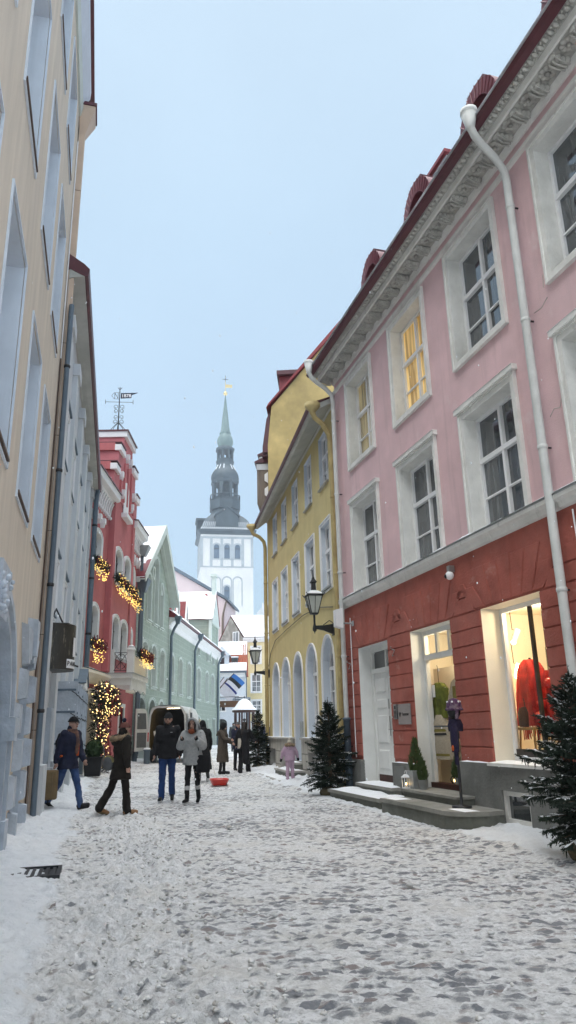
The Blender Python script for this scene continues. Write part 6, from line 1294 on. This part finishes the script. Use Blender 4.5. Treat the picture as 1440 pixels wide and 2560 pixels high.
o=child_of_facade(PH,'leather_bag','dark leather bag standing on the wooden stool in the lit window','bag',(.48,-.52,1.475)); mb=MB().use('darkwood'); loft(mb,[(Vector((0,0,0)),.10,.06),(Vector((0,0,.2)),.11,.07),(Vector((0,0,.3)),.08,.03)]); blob(mb,'pouch',o,.014,2); MB().use('darkwood').tube([(-.07,0,.28),(-.05,0,.42),(.05,0,.42),(.07,0,.28)],.008,5).build('strap',o)
for k,(u,z,lb,t) in enumerate(((.72,3.0,'white spotlight high up in the lit shop window',(.0,.1,-.2)),(.78,2.46,'white spotlight glowing beside the red shawl',(.02,.05,-.2)))):
    o=child_of_facade(PH,'spotlight',lb,'lamp',(u,-.75,z)); d=Vector(t); MB().use('whiteclean').tube([(0,0,0),d],.05,10).build('lamp_body',o); MB().use('iron').tube([(0,0,0),(.15,0,.02),(.17,0,.4)],.008,4).build('arm',o)
    MB().use('lamplit').ball(d,.043,8,6).build('bulb',o)
# doorway garments
def garment(o,rows,m,seg=26,fold=.018,sleeves=None,band=None,freq=8):
    mb=MB().use(m); cloth_rows(mb,rows,seg,fold,freq)
    return mb.build('cloth',o,normals=False)
o=child_of_facade(PH,'green_poncho','fringed olive green poncho on a hanger in the clothes doorway','poncho',(3.02,-.46,1.38))
garment(o,[((0,0,.93),.05,.04),((0,0,.90),.20,.07),((.0,0,.80),.33,.09),((0,0,.55),.31,.10),((0,0,.28),.28,.10)],'ponchogreen'); mb=MB().use('green2'); cloth_rows(mb,[((.33,0,.84),.05,.06),((.37,.02,.5),.08,.07),((.38,.02,.1),.10,.08),((.34,.02,-.15),.08,.07)],18,.02,5); mb.build('scarf',o,normals=False)
mb=MB().use('knitbeige').tube([(.07,.09,.9),(.12,.11,.6),(.13,.11,.32)],.03,6).use('ponchogreen')
for k in range(14): mb.tube([(-.2+.024*k,.10,.62),(-.2+.024*k,.105,.48)],.006,3,False)
mb.build('trim',o); MB().use('whiteclean').box(-.05,.05,.115,.125,.66,.88).build('price_tag',o); MB().use('iron').tube([(0,0,.9),(0,0,1.2),(.02,0,1.25)],.006,4).tube([(-.2,0,.84),(0,0,.93),(.2,0,.84)],.008,4).build('hanger',o)
o=child_of_facade(PH,'patterned_sweater','cream knitted jumper dress with olive pattern bands below the green poncho','sweater',(2.96,-.40,.92))
mb=MB()
for (z0,r0),(z1,r1),m in zip([(.02,.40),(.08,.39),(.12,.385),(.44,.34),(.48,.34),(.50,.335),(.55,.325),(.58,.32),(.61,.31)],[(.08,.39),(.12,.385),(.44,.34),(.48,.34),(.50,.335),(.55,.325),(.58,.32),(.61,.31),(.70,.20)],('knitbeige','knitolive','knitbeige','black','knitbeige','knitolive','knitbeige','baggrey','knitbeige')):
    mb.use(m); cloth_rows(mb,[((0,0,z0),r0,.10),((0,0,(z0+z1)/2),(r0+r1)/2,.10),((0,0,z1),r1,.09)],26,.004,6)
mb.use('knitbeige'); cloth_rows(mb,[((0,0,.70),.20,.09),((0,0,.80),.10,.07)],26,.004,6); mb.build('cloth',o,normals=False); MB().use('knitbeige').tube([(.2,0,.68),(.37,.0,.3),(.36,0,.03)],.055,8).build('sleeve',o); MB().use('knitbeige').tube([(-.2,0,.68),(-.37,.0,.3),(-.36,0,.03)],.055,8).build('sleeve',o)
o=child_of_facade(PH,'beige_sweater','grey beige sweater with a yellow front behind the hat stand','sweater',(2.34,-.50,1.3)); garment(o,[((0,0,1.05),.06,.05),((0,0,1.0),.2,.08),((0,0,.6),.22,.1),((0,0,.1),.23,.1)],'knitbeige'); MB().use('knitbeige').tube([(.17,0,.98),(.27,.05,.6),(.26,.06,.25)],.06,8).build('sleeve',o); MB().use('knitolive').box(-.2,.02,.1,.13,.5,.9).build('yellow_panel',o); MB().use('black').box(-.22,.0,.1,.125,.0,.49).build('dark_panel',o)
# hat stand on the step
o=child_of_facade(PH,'hat_stand','black pole stand with a patterned purple hat and navy scarf on the steps','display stand',(.88,.45,.333))
MB().use('iron').lathe([(.15,0),(.15,.03),(.03,.04),(.022,.05),(.022,1.15)],(0,0,0),14).build('pole',o)
h=MB().use('black').ball((0,0,1.40),.105,12,9,(.85,1,1.15)).lathe([(.05,1.12),(.04,1.32)],(0,0,0),10); h.build('mannequin_head',o)
hb=MB().use('knitpurple'); hb.lathe([(.118,1.42),(.122,1.47),(.11,1.53),(.07,1.58),(.01,1.60)],(0,-.01,0),16).tube([(.12*math.cos(a),.12*math.sin(a)-.01,1.43) for a in [2*PI*q/16 for q in range(17)]],.022,6,False); hb.use('knitpurple').tube([(.1,.0,1.42),(.11,.02,1.25)],.03,6).tube([(-.1,0,1.42),(-.11,.02,1.28)],.03,6); hb.use('whiteclean')
for q in range(6): a=2*PI*q/6+.3; hb.ball((.10*math.cos(a),.10*math.sin(a)-.01,1.54),.018,6,4)
hb.build('hat',o)
sc_=MB().use('knitnavy'); cloth_rows(sc_,[((0,0,1.28),.08,.08),((0,0,1.2),.12,.11),((0,0,1.1),.11,.10)],20,.02,5); sc_.tube([(-.06,.06,1.2),(-.13,.1,1.0),(-.14,.1,.8)],.06,8,radii=[.06,.065,.06]).use('orange').ball((-.145,.15,.86),.035,8,5,(1,.4,1.4)).use('knitnavy').tube([(-.14,.1,.8),(-.15,.1,.62)],.035,6); sc_.build('scarf',o,normals=False)
# potted conifers, lanterns, candles
def potted(u,y,z,H,r,label,square=False,ph=.2,pr=.09):
    o=child_of_facade(PH,'potted_conifer',label,'potted plant',(u,y,z),0,'small potted conifers in the clothes doorway')
    p=MB().use('zinc')
    if square: p.frustum([(-pr,-pr),(pr,-pr),(pr,pr),(-pr,pr)],[(-pr*1.08,-pr*1.08),(pr*1.08,-pr*1.08),(pr*1.08,pr*1.08),(-pr*1.08,pr*1.08)],0,ph,'z')
    else: p.lathe([(pr*.75,0),(pr,ph),(pr*1.05,ph),(pr*.9,ph-.01)],(0,0,0),14)
    p.build('pot',o); f=MB().use('needleyoung')
    for i in range(int(500*H)+120):
        t=random.random()**1.3; a=random.uniform(0,6.28); rr=r*(1-t)**.7*random.random()**.5*(.75+.25*min(1,t*6)); q=Vector((rr*math.cos(a),rr*math.sin(a),ph-.02+t*H)); tuft(f,q,q+Vector((math.cos(a)*.3,math.sin(a)*.3,1)).normalized()*.09,.011)
    f.build('foliage',o,normals=False); return o
potted(3.03,.12,.462,.52,.15,'tallest potted conifer in a square zinc planter',True,.30,.14); potted(2.72,.16,.462,.32,.10,'small conifer in a round zinc pot beside the tall one',False,.16,.09); potted(2.1,-.20,.57,.34,.11,'conifer standing alone on the dark doorway sill',False,.10,.07)
o=child_of_facade(PH,'candle_lantern','small white lantern with a candle on the upper step','lantern',(3.10,.31,.462)); m=MB().use('whiteclean')
for x in(-.05,.05):
    for y in(-.05,.05): m.box(x-.006,x+.006,y-.006,y+.006,0,.18)
m.box(-.06,.06,-.06,.06,0,.015).box(-.065,.065,-.065,.065,.18,.195).frustum([(-.06,-.06),(.06,-.06),(.06,.06),(-.06,.06)],[(-.02,-.02),(.02,-.02),(.02,.02),(-.02,.02)],.195,.24,'z').tube([(.045*math.cos(a),0,.25+.05*math.sin(a)) for a in [R(18*q) for q in range(11)]],.004,4); m.build('frame',o); MB().use('cream').lathe([(.022,.015),(.022,.06)],(0,0,0),8).build('candle',o); MB().use('flame').ball((0,0,.075),.012,6,5,(1,1,1.8)).build('flame',o)
for k,(u,lb) in enumerate(((2.42,'round glass candle holder glowing left on the doorway sill'),(1.86,'round glass candle holder glowing right on the doorway sill'))):
    o=child_of_facade(PH,'glass_candle',lb,'candle',(u,-.30,.552)); MB().use('clear').ball((0,0,.07),.075,12,8).build('glass_bowl',o); MB().use('cream').lathe([(.022,.01),(.022,.04)],(0,0,0),8).build('candle',o); MB().use('flame').ball((0,0,.055),.016,7,5,(1,1,1.5)).build('flame',o)
# ================================================================== VAN
vn=empty('cargo_van',(-5.80,34.5,gz(34.5)),R(-1.5),'white high roof cargo van with its rear doors open','van')
mat('vanwhite',(.62,.63,.62),.35,.06,2,0,c2=(.42,.42,.40),amt=.7,lo=.45,hi=.7,spec=.5)
mat('ply',(.14,.10,.035),.7,.25,3)
w,zt,zb=.90,2.52,.42
prof=[(-w,zb),(w,zb),(w,1.35),(w-.05,2.15),(w-.18,2.42),(w-.34,zt),(-w+.34,zt),(-w+.18,2.42),(-w+.05,2.15),(-w,1.35)]
inn=[(x*.90,zb+.12+(z-zb)*.90) for x,z in prof]
L=5.2; b=MB().use('vanwhite')
def sect(P,y,kx=1,kz=1,z0=0): return [(x*kx,y,zb+(z-zb)*kz+z0) for x,z in P]
b.grid([sect(prof,0),sect(prof,.05,1.0),sect(prof,3.7),sect(prof,4.2,.97,.86),sect(prof,4.6,.93,.5),sect(prof,5.2,.88,.36)],closeu=True,smooth=False); b.face(sect(prof,5.2,.88,.36))
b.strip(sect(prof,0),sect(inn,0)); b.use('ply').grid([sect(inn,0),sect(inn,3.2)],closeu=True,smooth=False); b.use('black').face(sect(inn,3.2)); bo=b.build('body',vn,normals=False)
b=MB().use('black').box(-w,w,-.1,.0,zb-.02,zb+.16).box(w,w+.03,.3,3.9,.55,.68); b.build('bumper',vn)
MB().use('lamplit').box(-.1,.5,.35,.42,inn[5][1]-.03,inn[5][1]-.012).build('ceiling_light',vn); MB().use('panedark').prism([(4.05,1.35),(4.5,1.35),(4.2,1.95),(3.75,1.95),(3.75,1.35)],w-.02,w+.012,'x').build('side_window',vn)
for s_ in(-1,1): MB().use('redgloss').box(s_*w-.05*s_,s_*(w+.01),-.012,.05,.95,1.35).build('tail_light',vn)
MB().use('cream').prism([(-.55,.62),(-.25,.55),(-.45,1.45),(-.68,1.40)],.2,.25).build('cardboard_sheet',vn)
for x in(-.78,.78):
    for y in(.85,4.3):
        wh=MB().use('black').tube([(x-.11,y,.34),(x+.11,y,.34)],.34,18); wo=wh.build('wheel',vn); MB().use('steel').tube([(x+.115*(1 if x>0 else -1),y,.34),(x+.12*(1 if x>0 else -1),y,.34)],.2,14).build('rim',wo)
for s_,ang,nm in((-1,-118,'rear_door'),(1,90,'rear_door')):
    d=MB().use('vanwhite'); W2=w*.93; pr=[(0,zb+.12),(W2,zb+.12),(W2,2.40),(.28,2.40),(.12,2.3),(.03,2.0),(0,1.4)]; 
    d.prism(pr,-.05,.0); d.use('baggrey').prism([(.1,1.5),(W2-.1,1.5),(W2-.1,2.2),(.18,2.2)],.001,.012).prism([(.1,.7),(W2-.1,.7),(W2-.1,1.35),(.1,1.35)],.001,.012).use('black').prism([(.12,1.52),(W2-.12,1.52),(W2-.12,2.2),(.2,2.2)],-.062,-.051); do=d.build('rear_door',vn); do.location=(s_*w+(.075 if s_>0 else 0),-.01,0); do.rotation_euler=(0,0,R(ang)) ; 
    MB().use('black').box(W2-.12,W2-.06,-.08,-.05,1.15,1.35).build('door_handle',do)
ro_=MB().use('snow'); ro_.grid([[(x,y,zt+.004+.05*math.sin(PI*(x+.56)/1.12)**.5*(.7+.5*noise.noise((x*3,y*2,0)))) for x in [-.56+1.12*i/8 for i in range(9)]] for y in [.02+.45*j for j in range(9)]]); ro_.build('roof_snow',vn,normals=False)
sd_=MB().use('baggrey').box(w-.03,w+.004,.4,1.9,2.02,2.03).box(w,w+.006,.5,1.3,1.82,1.9).box(w,w+.006,.5,1.0,1.72,1.77); sd_.build('side_trim',vn)
# ================================================================== SQUARE: WELL HOUSE, FLAGS, BOARD, CAR
o=empty('well_house',(-4.28,66,gz(66)),R(12),'open octagonal well house with a snow covered ogee roof on dark posts','well')
r=MB().use('darkwood').lathe([(1.06,2.74),(1.12,2.80),(1.12,2.92),(1.0,2.95),(.9,2.78)],(0,0,0),8,False,rot=PI/8); r.build('roof_rim',o); s_=MB().use('snow').lathe([(1.13,2.93),(1.08,3.04),(.85,3.2),(.68,3.45),(.48,3.72),(.2,3.88),(0,3.92)],(0,0,0),16,True); s_.build('snow_roof',o); MB().use('iron').tube([(0,0,3.85),(0,0,4.15)],.04,6).build('finial',o)
for k in range(8): a=PI/8+k*PI/4; MB().use('darkwood').box(-.07,.07,-.07,.07,.0,2.76).build('post',o).location=(.86*math.cos(a),.86*math.sin(a),0)
MB().use('rubble').lathe([(.55,0),(.55,.8),(.45,.82),(.4,.3)],(0,0,0),16).build('well_ring',o); MB().use('iron').tube([(0,0,2.75),(0,0,2.1)],.02,5).ball((0,0,2.1),.14,8,6).build('pulley',o)
def flag(label,A,B,cols,hoist,fly,wave=.1,drop=.5):
    o=empty('flag',A,0,label,'flag'); A=Vector(A); B=Vector(B); MB().use('darkwood').tube([(0,0,0),B-A],.035,6).build('pole',o)
    mb=MB(); nu,nv=18,12; h0,h1=hoist; d=(B-A)
    f=Vector(fly)
    for q,(a,b,c) in enumerate(cols):
        mb.use(c); rows=[]
        for i in range(nu+1):
            u=i/nu; r_=[]
            for j in range(5):
                v=a+(b-a)*j/4; p=d*(h0+(h1-h0)*v)+f*u+Vector((0,0,-drop*u*u)); p+=Vector((.2,-1,.1))*wave*math.sin(5*u+2.5*v)*u; r_.append(p)
            rows.append(r_)
        mb.grid(rows)
    mb.build('cloth',o,normals=False); return o
mat('flagblue',(.03,.16,.50),.8,.1,3); mat('flagblack',(.012,.012,.014),.8,.1,3); mat('flagwhite',(.66,.65,.72),.85,.06,3); mat('flagnavy',(.02,.03,.22),.8,.1,3)
flag('blue black and white striped national flag on a slanted pole',(-6.75,68.0,5.35),(-5.3,67.4,6.65),((1,.64,'flagblue'),(.64,.32,'flagblack'),(.32,0,'flagwhite')),(.42,.98),(1.05,-.5,-.55),.07,.35)
flag('pale lavender flag with a dark blue edge below the striped flag',(-6.78,68.3,5.25),(-5.95,67.9,6.25),((1,.84,'flagnavy'),(.84,0,'flagwhite')),(-.15,.72),(1.15,-.5,-.75),.07,.35)
flag('plain white flag hanging furthest left at the long green house end',(-7.0,68.6,5.6),(-6.3,68.3,6.4),((1,0,'flagwhite'),),(.1,.95),(.35,-.3,-.5),.05,.3)
o=empty('wooden_board',(-5.75,66,3.6),R(-3),'long brown wooden signboard hung across the lane near the flags','sign'); MB().use('brownwood').prism([(-1.1,.02),(.88,0),(1.02,.55),(-1.1,.55)],-.05,.05).build('board',o); MB().use('iron').tube([(-.8,0,.55),(-.8,0,.9)],.02,4).tube([(.7,0,.55),(.7,0,.9)],.02,4).build('hanger',o); MB().use('greywhite').box(-.3,-.18,-.056,-.051,.2,.38).build('mark',o)
MB().use('iron').tube([(-1.6,.0,.9),(1.0,0,.9)],.03,5).build('hanging_bar',o)
cr_=empty('parked_car',(-2.05,58.2,gz(58)+.02),R(-72),'dark car parked behind the far spruce','car')
b=MB().use('clothnavy'); pf=[(-2.0,.3),(2.0,.3),(2.05,.6),(1.9,.85),(1.0,.95),(.4,1.42),(-1.0,1.45),(-1.7,.95),(-2.05,.85)]; b.prism(pf,-.82,.82); b.build('body',cr_); MB().use('panedark').prism([(.92,.97),(.38,1.37),(-.95,1.39),(-1.5,.97)],-.83,.83).build('side_window',cr_)
for x in(-1.25,1.25):
    for y in(-.75,.75): MB().use('black').tube([(x,y-.1,.31),(x,y+.1,.31)],.31,14).build('wheel',cr_)
# drain grate by the beige house
o=empty('drain_grate',(-2.97,8.35,gz(8.35)+.045),R(14.6),'dark metal cellar grate at the foot of the beige house','grate'); g_=MB().use('iron'); g_.box(-.42,.42,-.27,.27,-.06,.0)
for k in range(12): g_.box(-.40+.07*k,-.365+.07*k,-.24,.24,.0,.022)
g_.build('bars',o); MB().use('iron').box(-.46,.46,-.31,-.271,-.06,.03).box(-.46,.46,.271,.31,-.06,.03).box(-.46,-.421,-.27,.27,-.06,.03).box(.421,.46,-.27,.27,-.06,.03).build('rim',o)
# frozen lumps kicked up by feet and ploughs
mat('slush',(.64,.635,.62),.8,.2,8,.6,20,c2=(.30,.27,.235),amt=.6)
mb=MB().use('slush'); random.seed(12)
for i in range(600):
    y=4.2+11*random.random()**1.6; x=wl(y)+1.0+random.gauss(.75,.42) if i%4 else random.uniform(wl(y)+.5,wr(y)-1.2)
    if x<wl(y)+.35: continue
    r_=random.uniform(.008,.022)*(1.0 if i%60 else 2.4); c=Vector((x,y,gz(y)+.03+r_*.1)); n=7; rows=[]; sd=random.random()*50
    for a in range(5):
        th=PI*a/4; rows.append([c+Vector((math.sin(th)*math.cos(2*PI*b/n),math.sin(th)*math.sin(2*PI*b/n),math.cos(th)*.55))*r_*(1+1.1*noise.noise((a*1.3+sd,b*1.1,sd))) for b in range(n)])
    mb.grid(rows,closeu=True)
o=mb.build('snow_lumps',None); tag(o,'dirty lumps of frozen snow scattered along the left side of the street','snow',kind='stuff')
# ================================================================== GROUND
def groundmat():
    m=bpy.data.materials.new('trodden_snow'); n,l=nodes(m); b=n['Principled BSDF']; b.inputs['Roughness'].default_value=.7; b.inputs['Specular IOR Level'].default_value=.35
    def N(t,**k):
        q=n.new('ShaderNode'+t)
        for a,v in k.items():
            if a in q.inputs: q.inputs[a].default_value=v
            else: setattr(q,a,v)
        return q
    tc=N('TexCoord'); P=tc.outputs['Object']
    def noise_(sc,det=6,rough=.6,st=None):
        v=P
        if st: mp=N('Mapping'); mp.inputs['Scale'].default_value=st; l.new(P,mp.inputs['Vector']); v=mp.outputs['Vector']
        q=N('TexNoise',Scale=sc,Detail=det,Roughness=rough); l.new(v,q.inputs['Vector']); return q.outputs['Fac']
    def rng(src,a,b_,c=0,d=1):
        q=N('MapRange'); q.inputs['From Min'].default_value=a; q.inputs['From Max'].default_value=b_; q.inputs['To Min'].default_value=c; q.inputs['To Max'].default_value=d; l.new(src,q.inputs['Value']); return q.outputs['Result']
    def mix(f,a,c,blend='MIX'):
        q=N('Mix',data_type='RGBA',blend_type=blend)
        if isinstance(f,float): q.inputs[0].default_value=f
        else: l.new(f,q.inputs[0])
        for i,v in((6,a),(7,c)):
            if isinstance(v,tuple): q.inputs[i].default_value=(*v,1)
            else: l.new(v,q.inputs[i])
        return q.outputs[2]
    def math_(op,a,c):
        q=N('Math',operation=op)
        for i,v in((0,a),(1,c)):
            if isinstance(v,(int,float)): q.inputs[i].default_value=v
            else: l.new(v,q.inputs[i])
        return q.outputs[0]
    # trodden snow: grey-white with sandy grit
    base=mix(rng(noise_(17,9,.78),.40,.58),(.62,.628,.63),(.90,.91,.92))
    base=mix(rng(noise_(38,6,.78),.54,.66,0,.65),base,(.27,.27,.265))
    base=mix(rng(noise_(1.3,7,.7),.48,.66,0,.45),base,(.70,.67,.61))
    # cobbles
    warp=N('TexNoise',Scale=2.2,Detail=2); l.new(P,warp.inputs['Vector'])
    va=N('VectorMath',operation='MULTIPLY_ADD'); l.new(warp.outputs['Color'],va.inputs[0]); va.inputs[1].default_value=(.16,.16,0); l.new(P,va.inputs[2])
    mp=N('Mapping'); mp.inputs['Scale'].default_value=(9.5,13.5,0); mp.inputs['Rotation'].default_value=(0,0,R(6)); l.new(va.outputs[0],mp.inputs['Vector'])
    vo=N('TexVoronoi',feature='F1',Scale=1.,Randomness=.75); l.new(mp.outputs['Vector'],vo.inputs['Vector'])
    sepc=N('SeparateColor'); l.new(vo.outputs['Color'],sepc.inputs[0])
    big=noise_(.55,4,.6); med=noise_(15,8,.78)
    # stone shows where its own random height, the wear of the street and a ragged edge agree
    e=math_('ADD',math_('MULTIPLY',sepc.outputs[0],.42),math_('MULTIPLY',big,.95))
    e=math_('ADD',e,math_('MULTIPLY',med,.85))
    e=math_('SUBTRACT',e,math_('MULTIPLY',vo.outputs['Distance'],.5))
    attr=N('Attribute',attribute_name='wear'); e=math_('ADD',e,attr.outputs['Fac'])
    stone=rng(e,.85,1.05)
    scol=mix(sepc.outputs[1],(.11,.125,.155),(.25,.26,.28)); scol=mix(rng(sepc.outputs[2],.72,.8,0,.8),scol,(.25,.19,.175)); scol=mix(rng(noise_(40,4),.45,.7,0,.6),scol,(.30,.30,.30))
    fin=mix(math_('MULTIPLY',stone,.9),base,scol)
    clean=N('Attribute',attribute_name='clean'); fin=mix(rng(math_('ADD',clean.outputs['Fac'],math_('MULTIPLY',math_('SUBTRACT',noise_(4,6,.7),.5),1.1)),.40,.62),fin,mix(rng(noise_(9,5),.4,.7),(.84,.87,.90),(.76,.79,.82)))
    l.new(fin,b.inputs['Base Color'])
    bp=N('Bump'); bp.inputs['Strength'].default_value=1.; bp.inputs['Distance'].default_value=.045
    h=math_('ADD',math_('MULTIPLY',noise_(22,8,.75),1.0),math_('MULTIPLY',vo.outputs['Distance'],-.5)); l.new(h,bp.inputs['Height']); l.new(bp.outputs['Normal'],b.inputs['Normal'])
    MATS['trodden_snow']=m
groundmat()
def street():
    ys=[]; y=2.5
    while y<112: ys.append(y); y+=max(.024,.0046*y)
    nx=280; V=[]; W=[]; Cl=[]
    for y in ys:
        a,b=wl(y)-.45,wr(y)+.45
        for i in range(nx+1):
            t=i/nx; x=a+(b-a)*t; z=gz(y)
            dl=x-(wl(y)+.0); dr=wr(y)-x
            n1=noise.noise((x*1.1,y*1.1,0)); n2=noise.noise((x*5,y*5,3)); n3=noise.noise((x*14,y*14,7)); n4=noise.noise((x*30,y*30,9))
            # churned ridge of dirty snow running along the left side near the camera, smoother right
            lw=max(0,1-abs(x-(wl(y)+1.55+.25*math.sin(y*.8)))/1.0) if y<16 else 0
            n5=noise.noise((x*9,y*9,5)); z+=.010*n1+(.008+.045*lw)*n2+(.012+.045*lw)*n3+(.010+.016*lw)*n4+(.009+.03*lw)*n5+.05*lw*max(0,n2)
            bank=0; cl=0
            wL=1.0+.25*n1 if y<16 else .9+.3*n1
            if dl<wL: k=max(0,1-dl/wL); bank=max(bank,.11*k**.8*(1+.6*n2)); cl=max(cl,min(1,k*2.6))
            wR=(1.15+.3*n1 if y<19.5 else 1.5+.35*n1)
            if dr<wR: k=max(0,1-dr/wR); bank=max(bank,(.05 if 11.5<y<18.5 else .10 if y<17 else .16)*k**.8*(1+.6*n2)); cl=max(cl,min(1,k*2.4))
            if y>33: cl=max(cl,.25)
            V.append((x,y,z+bank)); W.append(-.02-.16*lw-(.03 if y>18 else 0)+.035*max(0,min(1,(x+1.2)/2.5))*(y<12)); Cl.append(cl)
    n=nx+1; F=[(j*n+i,j*n+i+1,(j+1)*n+i+1,(j+1)*n+i) for j in range(len(ys)-1) for i in range(nx)]
    me=bpy.data.meshes.new('street'); me.from_pydata(V,[],F); me.materials.append(MATS['trodden_snow'])
    for nm,d in(('wear',W),('clean',Cl)):
        at=me.attributes.new(nm,'FLOAT','POINT'); at.data.foreach_set('value',d)
    me.polygons.foreach_set('use_smooth',[True]*len(F)); o=bpy.data.objects.new('street',me); COL.objects.link(o); o['kind']='structure'
street()
g=MB().use('snow'); g.face([(-900,-300,-.25),(900,-300,-.25),(900,1500,-.25),(-900,1500,-.25)]); g.build('ground',None,normals=False)['kind']='structure'
# ================================================================== SKY, LIGHT, CAMERA
W=bpy.data.worlds.new('World'); S.world=W; W.use_nodes=True; n=W.node_tree.nodes; l=W.node_tree.links
bg=n['Background']; sky=n.new('ShaderNodeTexSky'); sky.sky_type='NISHITA'; sky.sun_disc=False; sky.sun_elevation=R(50); sky.sun_rotation=R(205); sky.air_density=1.5; sky.dust_density=3; sky.ozone_density=2
bg.inputs['Strength'].default_value=.05; l.new(sky.outputs[0],bg.inputs['Color'])
# overcast deck: pale blue-white, brighter towards the zenith
tc=n.new('ShaderNodeTexCoord'); sp=n.new('ShaderNodeSeparateXYZ'); l.new(tc.outputs['Generated'],sp.inputs[0])
cr=n.new('ShaderNodeValToRGB'); cr.color_ramp.elements[0].position=0.; cr.color_ramp.elements[0].color=(.42,.585,.75,1); cr.color_ramp.elements[1].position=1; cr.color_ramp.elements[1].color=(6.0,6.1,6.1,1)
for p,c in((.30,(.45,.61,.77)),(.62,(.495,.655,.79)),(.80,(.56,.71,.83)),(.90,(4.1,4.15,4.15))):
    e=cr.color_ramp.elements.new(p); e.color=(*c,1)
l.new(sp.outputs['Z'],cr.inputs[0]); b2=n.new('ShaderNodeBackground'); cn=n.new('ShaderNodeTexNoise'); cn.inputs['Scale'].default_value=2.2; cn.inputs['Detail'].default_value=6; l.new(tc.outputs['Generated'],cn.inputs['Vector'])
cm=n.new('ShaderNodeMapRange'); cm.inputs['From Min'].default_value=.3; cm.inputs['From Max'].default_value=.7; cm.inputs['To Min'].default_value=.94; cm.inputs['To Max'].default_value=1.05; l.new(cn.outputs['Fac'],cm.inputs['Value'])
cx=n.new('ShaderNodeMix'); cx.data_type='RGBA'; cx.blend_type='MULTIPLY'; cx.inputs[0].default_value=1; l.new(cr.outputs[0],cx.inputs[6]); l.new(cm.outputs['Result'],cx.inputs[7]); l.new(cx.outputs[2],b2.inputs['Color']); b2.inputs['Strength'].default_value=1.
ad=n.new('ShaderNodeAddShader'); l.new(bg.outputs[0],ad.inputs[0]); l.new(b2.outputs[0],ad.inputs[1]); l.new(ad.outputs[0],n['World Output'].inputs['Surface'])
sl=bpy.data.lights.new('sun','SUN'); sl.energy=1.3; sl.angle=R(40); sl.color=(1,.96,.9); so=bpy.data.objects.new('sun',sl); COL.objects.link(so)
az,el=R(205),R(50); dv=Vector((math.sin(az)*math.cos(el),math.cos(az)*math.cos(el),math.sin(el))); so.rotation_euler=dv.to_track_quat('Z','Y').to_euler()
pitch=R(16.976); roll=math.atan2(132,5862)
cam=bpy.data.cameras.new('camera'); co=bpy.data.objects.new('camera',cam); COL.objects.link(co); S.camera=co
cam.sensor_fit='VERTICAL'; cam.sensor_height=36; cam.lens=1790/2560*36; cam.clip_end=3000; cam.clip_start=.05
f=Vector((0,math.cos(pitch),math.sin(pitch))); u0=Vector((0,-math.sin(pitch),math.cos(pitch))); r0=Vector((1,0,0)); c_,s_=math.cos(roll),math.sin(roll); U=c_*u0+s_*r0; Rr=c_*r0-s_*u0
co.matrix_world=Matrix(((Rr.x,U.x,-f.x,0),(Rr.y,U.y,-f.y,0),(Rr.z,U.z,-f.z,1.5),(0,0,0,1)))
# a few falling flakes
mb=MB().use('snow'); random.seed(31)
for i in range(420):
    y=random.uniform(3.5,26); c=Vector((random.uniform(-.42,.42)*y,y,random.uniform(.3,1.5+.9*y))); r_=random.uniform(.003,.0065); mb.ball(c,r_,5,3,(1,1,random.uniform(1,2.2)))
o=mb.build('falling_snow',None); tag(o,'sparse snowflakes drifting down through the air over the street','snow',kind='stuff')
# snowy air between the camera and the far tower
hz=MB().use('snow').box(-160,160,-6,262,-1.3,118).build('haze',None); hz['kind']='stuff'
hm=bpy.data.materials.new('haze_air'); n,l=nodes(hm); n.remove(n['Principled BSDF']); pv=n.new('ShaderNodeVolumePrincipled'); pv.inputs['Color'].default_value=(.86,.92,1,1); pv.inputs['Density'].default_value=.0009; pv.inputs['Anisotropy'].default_value=.2; l.new(pv.outputs[0],n['Material Output'].inputs['Volume']); hz.data.materials.clear(); hz.data.materials.append(hm)
# lamps that are lit in the photograph: shop window, clothes doorway
def lamp(F,loc,power,col,size=.08):
    L=bpy.data.lights.new('display_light','POINT'); L.energy=power; L.color=col; L.shadow_soft_size=size; o=bpy.data.objects.new('display_light',L); COL.objects.link(o)
    M=Matrix.Translation(F.location)@Matrix.Rotation(F.rotation_euler.z,4,'Z'); o.location=M@Vector(loc); return o
lamp(PH,(.2,-.75,3.18),42,(1,.80,.52)); lamp(PH,(.75,-.62,2.35),22,(1,.74,.36)); lamp(PH,(2.7,-.62,3.1),26,(1,.80,.52))
S.view_settings.view_transform='Standard'; S.view_settings.look='None'; S.view_settings.exposure=0; S.view_settings.gamma=1
S.cycles.max_bounces=6; S.cycles.transparent_max_bounces=12
try: S.cycles.use_denoising=True
except Exception: pass
